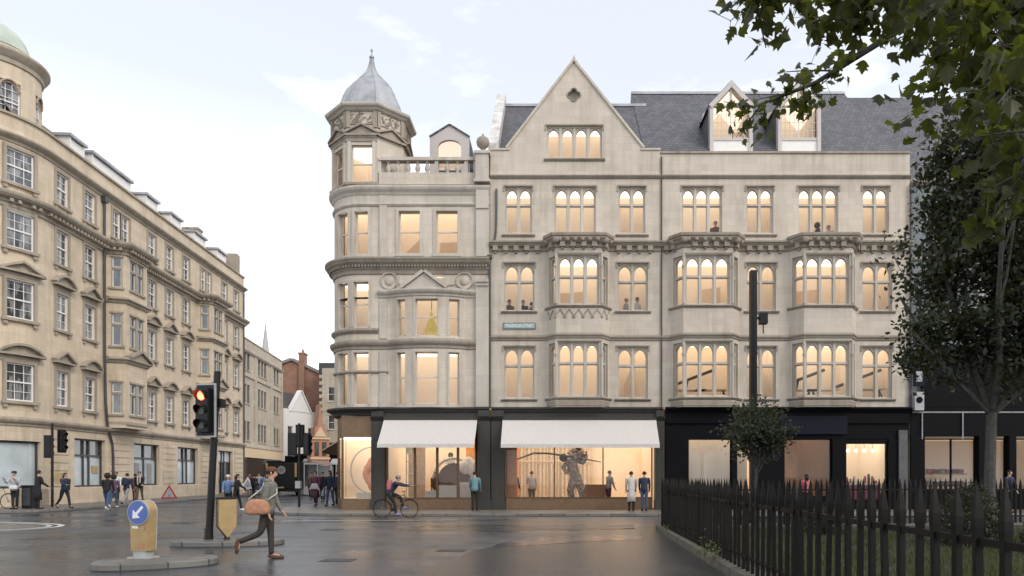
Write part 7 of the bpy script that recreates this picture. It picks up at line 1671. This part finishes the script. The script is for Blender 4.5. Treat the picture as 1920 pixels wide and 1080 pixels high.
# bicycles
def bicycle(x, y, z, rz, label, frame_mat='c_grey'):
    t = thing('bicycle', label, 'bicycle', (x, y, z), rz=rz, local=True)
    wb, r = 1.04, .335
    for sx_ in (-1, 1):
        c_ = (sx_ * wb / 2, 0, r); m = MB(); n = 28
        for i in range(n): a0_, a1_ = 2 * pi * i / n, 2 * pi * (i + 1) / n; m.tube((c_[0] + r * cos(a0_), 0, r + r * sin(a0_)), (c_[0] + r * cos(a1_), 0, r + r * sin(a1_)), .017, n=6)
        wo = m.build('wheel', M['black'], t, True, loc=(0, 0, 0))
        m = MB()
        for i in range(14): a_ = 2 * pi * i / 14; m.tube((c_[0], .02 * (-1) ** i, r), (c_[0] + (r - .02) * cos(a_), 0, r + (r - .02) * sin(a_)), .003, n=3)
        m.tube((c_[0], -.04, r), (c_[0], .04, r), .025); m.build('spokes', M['c_grey'], wo, loc=(0, 0, 0))
    bb, seat, head, hb = (-.12, 0, .30), (-.24, 0, .82), (.33, 0, .86), (.38, 0, .66)
    m = MB()
    for p, q, rr_ in ((bb, seat, .016), (bb, hb, .018), ((-.22, 0, .74), head, .016), (hb, head, .019), ((-wb / 2, .04, r), bb, .010), ((-wb / 2, -.04, r), bb, .010), ((-wb / 2, .04, r), (-.22, 0, .74), .008), ((-wb / 2, -.04, r), (-.22, 0, .74), .008), (hb, (wb / 2, .045, r), .012), (hb, (wb / 2, -.045, r), .012)): m.tube(p, q, rr_)
    m.build('frame', M[frame_mat], t, True, loc=(0, 0, 0))
    m = MB(); m.tube(seat, (-.25, 0, .90), .012); m.add([(-.40, -.08, .92), (-.40, .08, .92), (-.10, .02, .93), (-.10, -.02, .93), (-.40, -.07, .87), (-.40, .07, .87), (-.12, .015, .90), (-.12, -.015, .90)], [(0, 1, 2, 3), (7, 6, 5, 4), (0, 4, 5, 1), (1, 5, 6, 2), (2, 6, 7, 3), (3, 7, 4, 0)]); m.build('saddle', M['black'], t, loc=(0, 0, 0))
    m = MB(); m.tube(head, (.31, 0, 1.0), .014); m.chain([(.30, -.27, 1.02), (.33, -.10, 1.0), (.33, .10, 1.0), (.30, .27, 1.02)], [.013] * 4, 6); m.build('handlebar', M['black'], t, True, loc=(0, 0, 0))
    m = MB(); m.tube((bb[0], -.06, bb[2]), (bb[0], .06, bb[2]), .07, n=16); m.tube((bb[0], -.07, bb[2]), (bb[0] + .15, -.09, bb[2] - .05), .01); m.tube((bb[0], .07, bb[2]), (bb[0] - .15, .09, bb[2] + .05), .01); m.build('crank', M['black'], t, loc=(0, 0, 0))
    for sx_ in (-1, 1):
        m = MB()
        for i in range(9): a0_, a1_ = R(20 + 14 * i), R(34 + 14 * i); m.tube((sx_ * wb / 2 + .365 * cos(a0_), 0, r + .365 * sin(a0_)), (sx_ * wb / 2 + .365 * cos(a1_), 0, r + .365 * sin(a1_)), .012, n=5)
        m.build('mudguard', M['black'], t, loc=(0, 0, 0))
    return t
bx_, by_, _ = P_(742, 0, 0, 26.15)
bicycle(bx_, by_, 0, 0, 'town bicycle ridden along the kerb past the corner shop', 'c_olive')
T, I = person(bx_ - .24, by_, 0, R(90), 'cyclist in a dark jacket riding past the corner shop', 'c_navy', 'c_black', 'c_blue', 'c_hair', height=1.76, lean=36, legL=(72, 58), legR=(30, 22), armL=(70, 16), armR=(70, 16), lift=.02, hairstyle='short', hat='c_grey')
c = I['S'](I['chest'] + Vector((0, .20, .0))); bag(T, 'backpack', 'faded pink backpack on the cyclist', 'backpack', (c.x, c.y, c.z), (.32, .20, .44), 'pink')
x, y, z = P_(-8, 0, .12, 30.3); bicycle(x, y, .12, R(8), 'parked bicycle at the picture edge by the rounded ochre corner')
bpy.data.objects[[o.name for o in bpy.data.objects if o.name.startswith('bicycle')][-1]]['label'] = 'parked bicycle leaning in front of the blanked shop window of the rounded ochre corner'
# ================================================================== trees and plants
KEEP = [lambda q: q.x > (8.0 if q.z < 5.9 else 8.0 + (q.z - 5.9) * .42)]
def branch(mb, p, d, L_, r, depth, rng_, tips, spread=.55, seg=4, up=.12):
    if KEEP[0] and depth < 3 and not KEEP[0](p + Vector(d).normalized() * L_ * .7): return
    pts, rs = [Vector(p)], [r]; d = Vector(d).normalized()
    for i in range(seg):
        d = (d + Vector((rng_.uniform(-1, 1), rng_.uniform(-1, 1), rng_.uniform(-.6, 1))) * .16 + Vector((0, 0, up)) * .3).normalized()
        pts.append(pts[-1] + d * L_ / seg); rs.append(r * (1 - .5 * (i + 1) / seg))
        if depth > 0 and i >= 1:
            side = Vector((rng_.uniform(-1, 1), rng_.uniform(-1, 1), rng_.uniform(-.2, .8))).normalized()
            branch(mb, pts[-1], (d + side * spread * 1.4), L_ * rng_.uniform(.5, .75), rs[-1] * .65, depth - 1, rng_, tips, spread, seg, up)
    mb.chain(pts, rs, 6 if depth else 4)
    tips.append((pts[-1], d)); 
    if depth <= 1: tips.append((pts[-2], d)); tips.append((pts[-3], d))
def leaf_card(mb, c, size, rng_, droop=.0, shape='oval'):
    n = Vector((rng_.gauss(0, 1), rng_.gauss(0, 1), rng_.gauss(0, 1) + .5)).normalized(); t = n.cross(Vector((rng_.gauss(0, 1), rng_.gauss(0, 1), rng_.gauss(0, 1)))).normalized(); b = n.cross(t)
    if droop: t = (t * (1 - droop) + Vector((0, 0, -1)) * droop).normalized(); b = t.cross(n).normalized(); n = t.cross(b)
    s = size
    if shape == 'oval':
        mb.add([c - t * s * .5, c + b * s * .28 + n * s * .07, c + t * s * .5, c - b * s * .28 + n * s * .07], [(0, 1, 2), (0, 2, 3)])
    else:   # lobed plane leaf, folded on its midrib
        out_ = [(-.50, 0), (-.42, .20), (-.16, .50), (-.06, .30), (.16, .46), (.16, .22), (.56, .0)]
        P1 = [c + t * s * x_ + b * s * y_ + n * s * (.20 * abs(y_)) - n * s * .25 * (x_ + .5) ** 2 * .5 for x_, y_ in out_]; P2 = [c + t * s * x_ - b * s * y_ + n * s * (.20 * abs(y_)) - n * s * .25 * (x_ + .5) ** 2 * .5 for x_, y_ in out_]
        k = len(P1); mb.add(P1, [tuple(range(k))]); mb.add(P2[::-1], [tuple(range(k))])
# street tree by the shops at the end of the row
rt = random.Random(21)
t = thing('street_tree', 'big dark leaved street tree with slim grey trunk before the end building', 'tree', (9.7, 15.2, .1))
m = MB(); tips = []
base = Vector((9.7, 15.2, .1)); m.chain([base, base + Vector((-.02, 0, 1.2)), base + Vector((.03, 0, 2.9))], [.15, .12, .105], 10); fork = base + Vector((.03, 0, 2.85))
limbs = [(-.30, 0, 1, 4.0, .085), (.28, .1, 1, 4.2, .085), (-.75, -.1, .55, 2.6, .055), (.8, .1, .7, 3.0, .06), (0, .5, 1, 3.6, .07), (-.5, .3, .9, 3.4, .06), (.5, -.4, .8, 3, .055), (-.15, -.4, 1.1, 4.6, .07)]
for dx, dy, dz_, L_, r_ in limbs: branch(m, fork, (dx, dy, dz_), L_, r_, 3, rt, tips, .6, 4, .15)
m.build('trunk', M['bark'], t)
lv = MB(); cc = [p for p, d in tips]
for p in cc:
    for _ in range(13):
        q = p + Vector((rt.gauss(0, .23), rt.gauss(0, .23), rt.gauss(0, .21))); leaf_card(lv, q, rt.uniform(.12, .20), rt)
# lower skirts of foliage reaching towards the stone row
for (cx_, cy_, cz_, rx_, ry_, rz_, n_) in ((8.3, 15.4, 4.6, .8, .9, .9, 2600), (9.0, 15.5, 7.4, 1.0, 1.1, 1.6, 4200), (10.4, 15.3, 6.0, 1.4, 1.3, 2.2, 9000), (9.4, 15.2, 4.6, 1.2, 1.1, .8, 3200), (11.2, 15.6, 4.4, 1.3, 1.1, .9, 4200), (8.6, 15.4, 5.9, .55, .7, .5, 900), (10.8, 15.3, 8.2, 1.5, 1.2, 1.4, 8000), (9.0, 15.3, 8.6, .9, 1.0, 1.0, 2600), (11.3, 15.3, 6.2, 1.2, 1.2, 1.6, 6000)):
    cl_ = [(Vector((rt.gauss(0, .55), rt.gauss(0, .55), rt.gauss(0, .55)))) for _ in range(22)]
    for _ in range(n_):
        a_ = rt.choice(cl_); q = Vector((cx_ + rx_ * (a_.x + rt.gauss(0, .22)), cy_ + ry_ * (a_.y + rt.gauss(0, .22)), cz_ + rz_ * (a_.z + rt.gauss(0, .2)))); leaf_card(lv, q, rt.uniform(.11, .19), rt)
kv = MB(); nf = 4       # keep the crown's outline: drooping skirt near the stone row, narrower above
for i in range(0, len(lv.v), 4):
    q = Vector(lv.v[i]); lim = 7.85 if q.z < 5.9 else 7.85 + (q.z - 5.9) * .42
    if q.z > 7.4: lim = 8.5
    if q.x > lim + .14 * sin(q.z * 9 + q.y * 5) and q.z > 3.3 and rt.random() < .62: kv.add(lv.v[i:i + 4], [(0, 1, 2), (0, 2, 3)])
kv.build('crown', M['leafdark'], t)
# small tree by the black column
KEEP[0] = None
rs_ = random.Random(4)
t = thing('small_tree', 'small grey green tree with rounded crown beside the tall black column', 'tree', (5.75, 19.0, .1))
m = MB(); tips = []; base = Vector((5.62, 19.0, .1)); m.chain([base, base + Vector((-.03, 0, .9)), base + Vector((0, 0, 1.7))], [.06, .05, .045], 8)
for a_ in range(9): branch(m, base + Vector((0, 0, 1.5 + .04 * a_)), (cos(a_ * 2.4), sin(a_ * 2.4), 1.6), .78, .026, 2, rs_, tips, .6, 3, .1)
m.build('trunk', M['bark'], t); lv = MB()
for p, d in tips:
    for _ in range(20): q = p + Vector((rs_.gauss(0, .12), rs_.gauss(0, .12), rs_.gauss(0, .10))); leaf_card(lv, q, rs_.uniform(.08, .15), rs_, .25)
for i in range(22):
    c_ = base + Vector((rs_.uniform(-.42, .42), rs_.uniform(-.42, .42), rs_.uniform(1.9, 3.5)))
    for _ in range(70): leaf_card(lv, c_ + Vector((rs_.gauss(0, .17), rs_.gauss(0, .17), rs_.gauss(0, .12))), rs_.uniform(.07, .13), rs_, .25)
lv.build('crown', M['leafgrey'], t)
# shrubs in the garden
def shrub(x, y, r, h, n, label, mat='leafdark', size=(.05, .10)):
    q = random.Random(int(x * 100)); t = thing('garden_shrub', label, 'shrub', (x, y, .1)); m = MB()
    for i in range(7): a_ = i * .9; m.tube((x, y, .1), (x + r * .6 * cos(a_), y + r * .6 * sin(a_), .1 + h * .8), .015, .006, 5)
    m.build('stem', M['twig'], t); lv = MB()
    for _ in range(n):
        v_ = Vector((q.gauss(0, 1), q.gauss(0, 1), abs(q.gauss(0, 1)))).normalized() * (q.random() ** .35); leaf_card(lv, Vector((x + v_.x * r, y + v_.y * r, .1 + v_.z * h)), q.uniform(*size), q)
    lv.build('foliage', M[mat], t)
shrub(8.9, 14.6, .72, 1.38, 4200, 'rounded dark shrub inside the garden in front of the tree trunk')
shrub(10.6, 14.2, .8, 1.0, 3000, 'low dark shrub inside the garden beyond the tree trunk')
shrub(6.9, 17.6, .55, .8, 1600, 'small dark shrub near the second railing'); shrub(12.8, 16.0, 1.1, 1.3, 3500, 'wide dark shrub at the far end of the garden')
# weeds sprouting through the near railing
q = random.Random(8)
for i, (x, y, h, n_) in enumerate(((2.70, 12.2, .30, 60), (2.74, 11.7, .22, 40), (2.98, 18.2, .16, 24))):
    t = thing('weed', ['leafy pale weed sprouting from the plinth through the railing', 'smaller pale weed just nearer than the leafy one on the plinth', 'tiny weed on the plinth near the garden corner'][i], 'weed', (x, y, .15)); m = MB()
    for k in range(6): a_ = k * 1.1; m.tube((x, y, .14), (x + .10 * cos(a_), y + .10 * sin(a_), .15 + h), .004, .002, 4)
    m.build('stem', M['twig'], t); lv = MB()
    for _ in range(n_): leaf_card(lv, Vector((x + q.gauss(0, .08), y + q.gauss(0, .10), .17 + abs(q.gauss(0, h * .6)))), q.uniform(.04, .08), q, 0, 'oval')
    lv.build('foliage', M['leafweed'], t)
# the plane tree overhead: trunk stands outside the view, limbs reach over the railing
rp = random.Random(33)
t = thing('plane_tree', 'overhanging plane tree with large lobed leaves above the railing', 'tree', (7.2, 4.2, .1))
m = MB(); m.chain([(7.2, 4.2, .1), (7.15, 4.25, 2.2), (7.0, 4.4, 4.4), (6.8, 4.6, 6.2), (6.6, 4.8, 7.6)], [.34, .27, .23, .17, .10], 12)
twigs = []
limbs = [[(7.0, 4.4, 4.3), (5.6, 5.0, 5.2), (4.0, 5.3, 5.7), (2.7, 5.4, 5.7), (1.35, 5.3, 5.4)], [(6.9, 4.5, 5.2), (5.3, 5.6, 5.8), (3.9, 6.0, 6.0), (2.9, 6.2, 5.9), (2.3, 6.1, 5.65)],
         [(7.05, 4.35, 3.9), (5.6, 4.8, 4.6), (4.4, 5.0, 4.5), (3.6, 5.1, 4.1), (3.3, 5.1, 3.6)], [(7.1, 4.3, 3.4), (5.8, 4.6, 3.9), (4.7, 4.7, 3.8), (4.0, 4.8, 3.5), (3.75, 4.8, 3.1)],
         [(6.8, 4.6, 5.8), (5.2, 6.5, 6.6), (4.0, 7.4, 6.6), (3.0, 7.8, 6.1), (2.2, 7.6, 5.7)], [(7.0, 4.3, 4.8), (5.4, 4.2, 5.0), (4.2, 4.3, 4.8), (3.4, 4.4, 4.4), (2.9, 4.4, 4.1)]]
for L_ in limbs:
    pts = [Vector(p) for p in L_]; m.chain(pts, [.09, .06, .042, .026, .012], 7)
    for i in range(1, len(pts)):
        for k in range(7):
            p = pts[i - 1].lerp(pts[i], rp.random()); d = Vector((rp.uniform(-1, .5), rp.uniform(-.9, .9), rp.uniform(-.9, .45))).normalized(); ln = rp.uniform(.35, .8) * (1.0 if i < 4 else .6)
            q1 = p + d * ln * .5 + Vector((0, 0, -.02)); q2 = p + d * ln + Vector((0, 0, -.10 * ln)); m.chain([p, q1, q2], [.012, .008, .004], 4); twigs.append((p, q1, q2, i))
m.build('trunk', M['bark'], t)
lv = MB(); pt = MB()
for (p, q1, q2, i) in twigs:
    for k in range(15 if i < 3 else 12):
        s_ = rp.random(); c_ = (p.lerp(q1, s_ * 2) if s_ < .5 else q1.lerp(q2, s_ * 2 - 1)); e = c_ + Vector((rp.gauss(0, .075), rp.gauss(0, .075), rp.gauss(-.05, .06))); pt.tube(c_, e, .0025, n=3, caps=False); leaf_card(lv, e, rp.uniform(.085, .165), rp, .45, 'plane')
# dense inner foliage
for (cx_, cy_, cz_, r_, n_) in ((4.6, 6.0, 5.9, .8, 260), (3.9, 6.2, 5.7, .7, 150), (5.2, 5.6, 5.2, .8, 380), (4.4, 5.6, 5.0, .6, 260), (5.0, 5.2, 4.4, .6, 280), (5.6, 5.4, 3.9, .5, 160), (3.4, 5.7, 5.6, .45, 60), (4.9, 7.4, 6.6, 1.1, 320), (5.8, 6.2, 5.0, .9, 300), (2.7, 6.0, 5.75, .4, 50), (4.4, 6.6, 5.6, .7, 300), (5.2, 7.2, 5.8, 1.0, 500), (4.5, 5.3, 4.3, .45, 220), (3.1, 5.3, 5.2, .35, 50), (6.0, 7.0, 4.9, .8, 420), (5.4, 6.2, 4.3, .6, 300), (1.75, 5.4, 5.45, .30, 70), (2.3, 5.6, 5.75, .35, 90), (2.9, 5.4, 5.6, .35, 60)):
    for _ in range(n_): leaf_card(lv, Vector((cx_ + rp.gauss(0, r_ * .5), cy_ + rp.gauss(0, r_ * .5), cz_ + rp.gauss(0, r_ * .42))), rp.uniform(.10, .18), rp, .4, 'plane')
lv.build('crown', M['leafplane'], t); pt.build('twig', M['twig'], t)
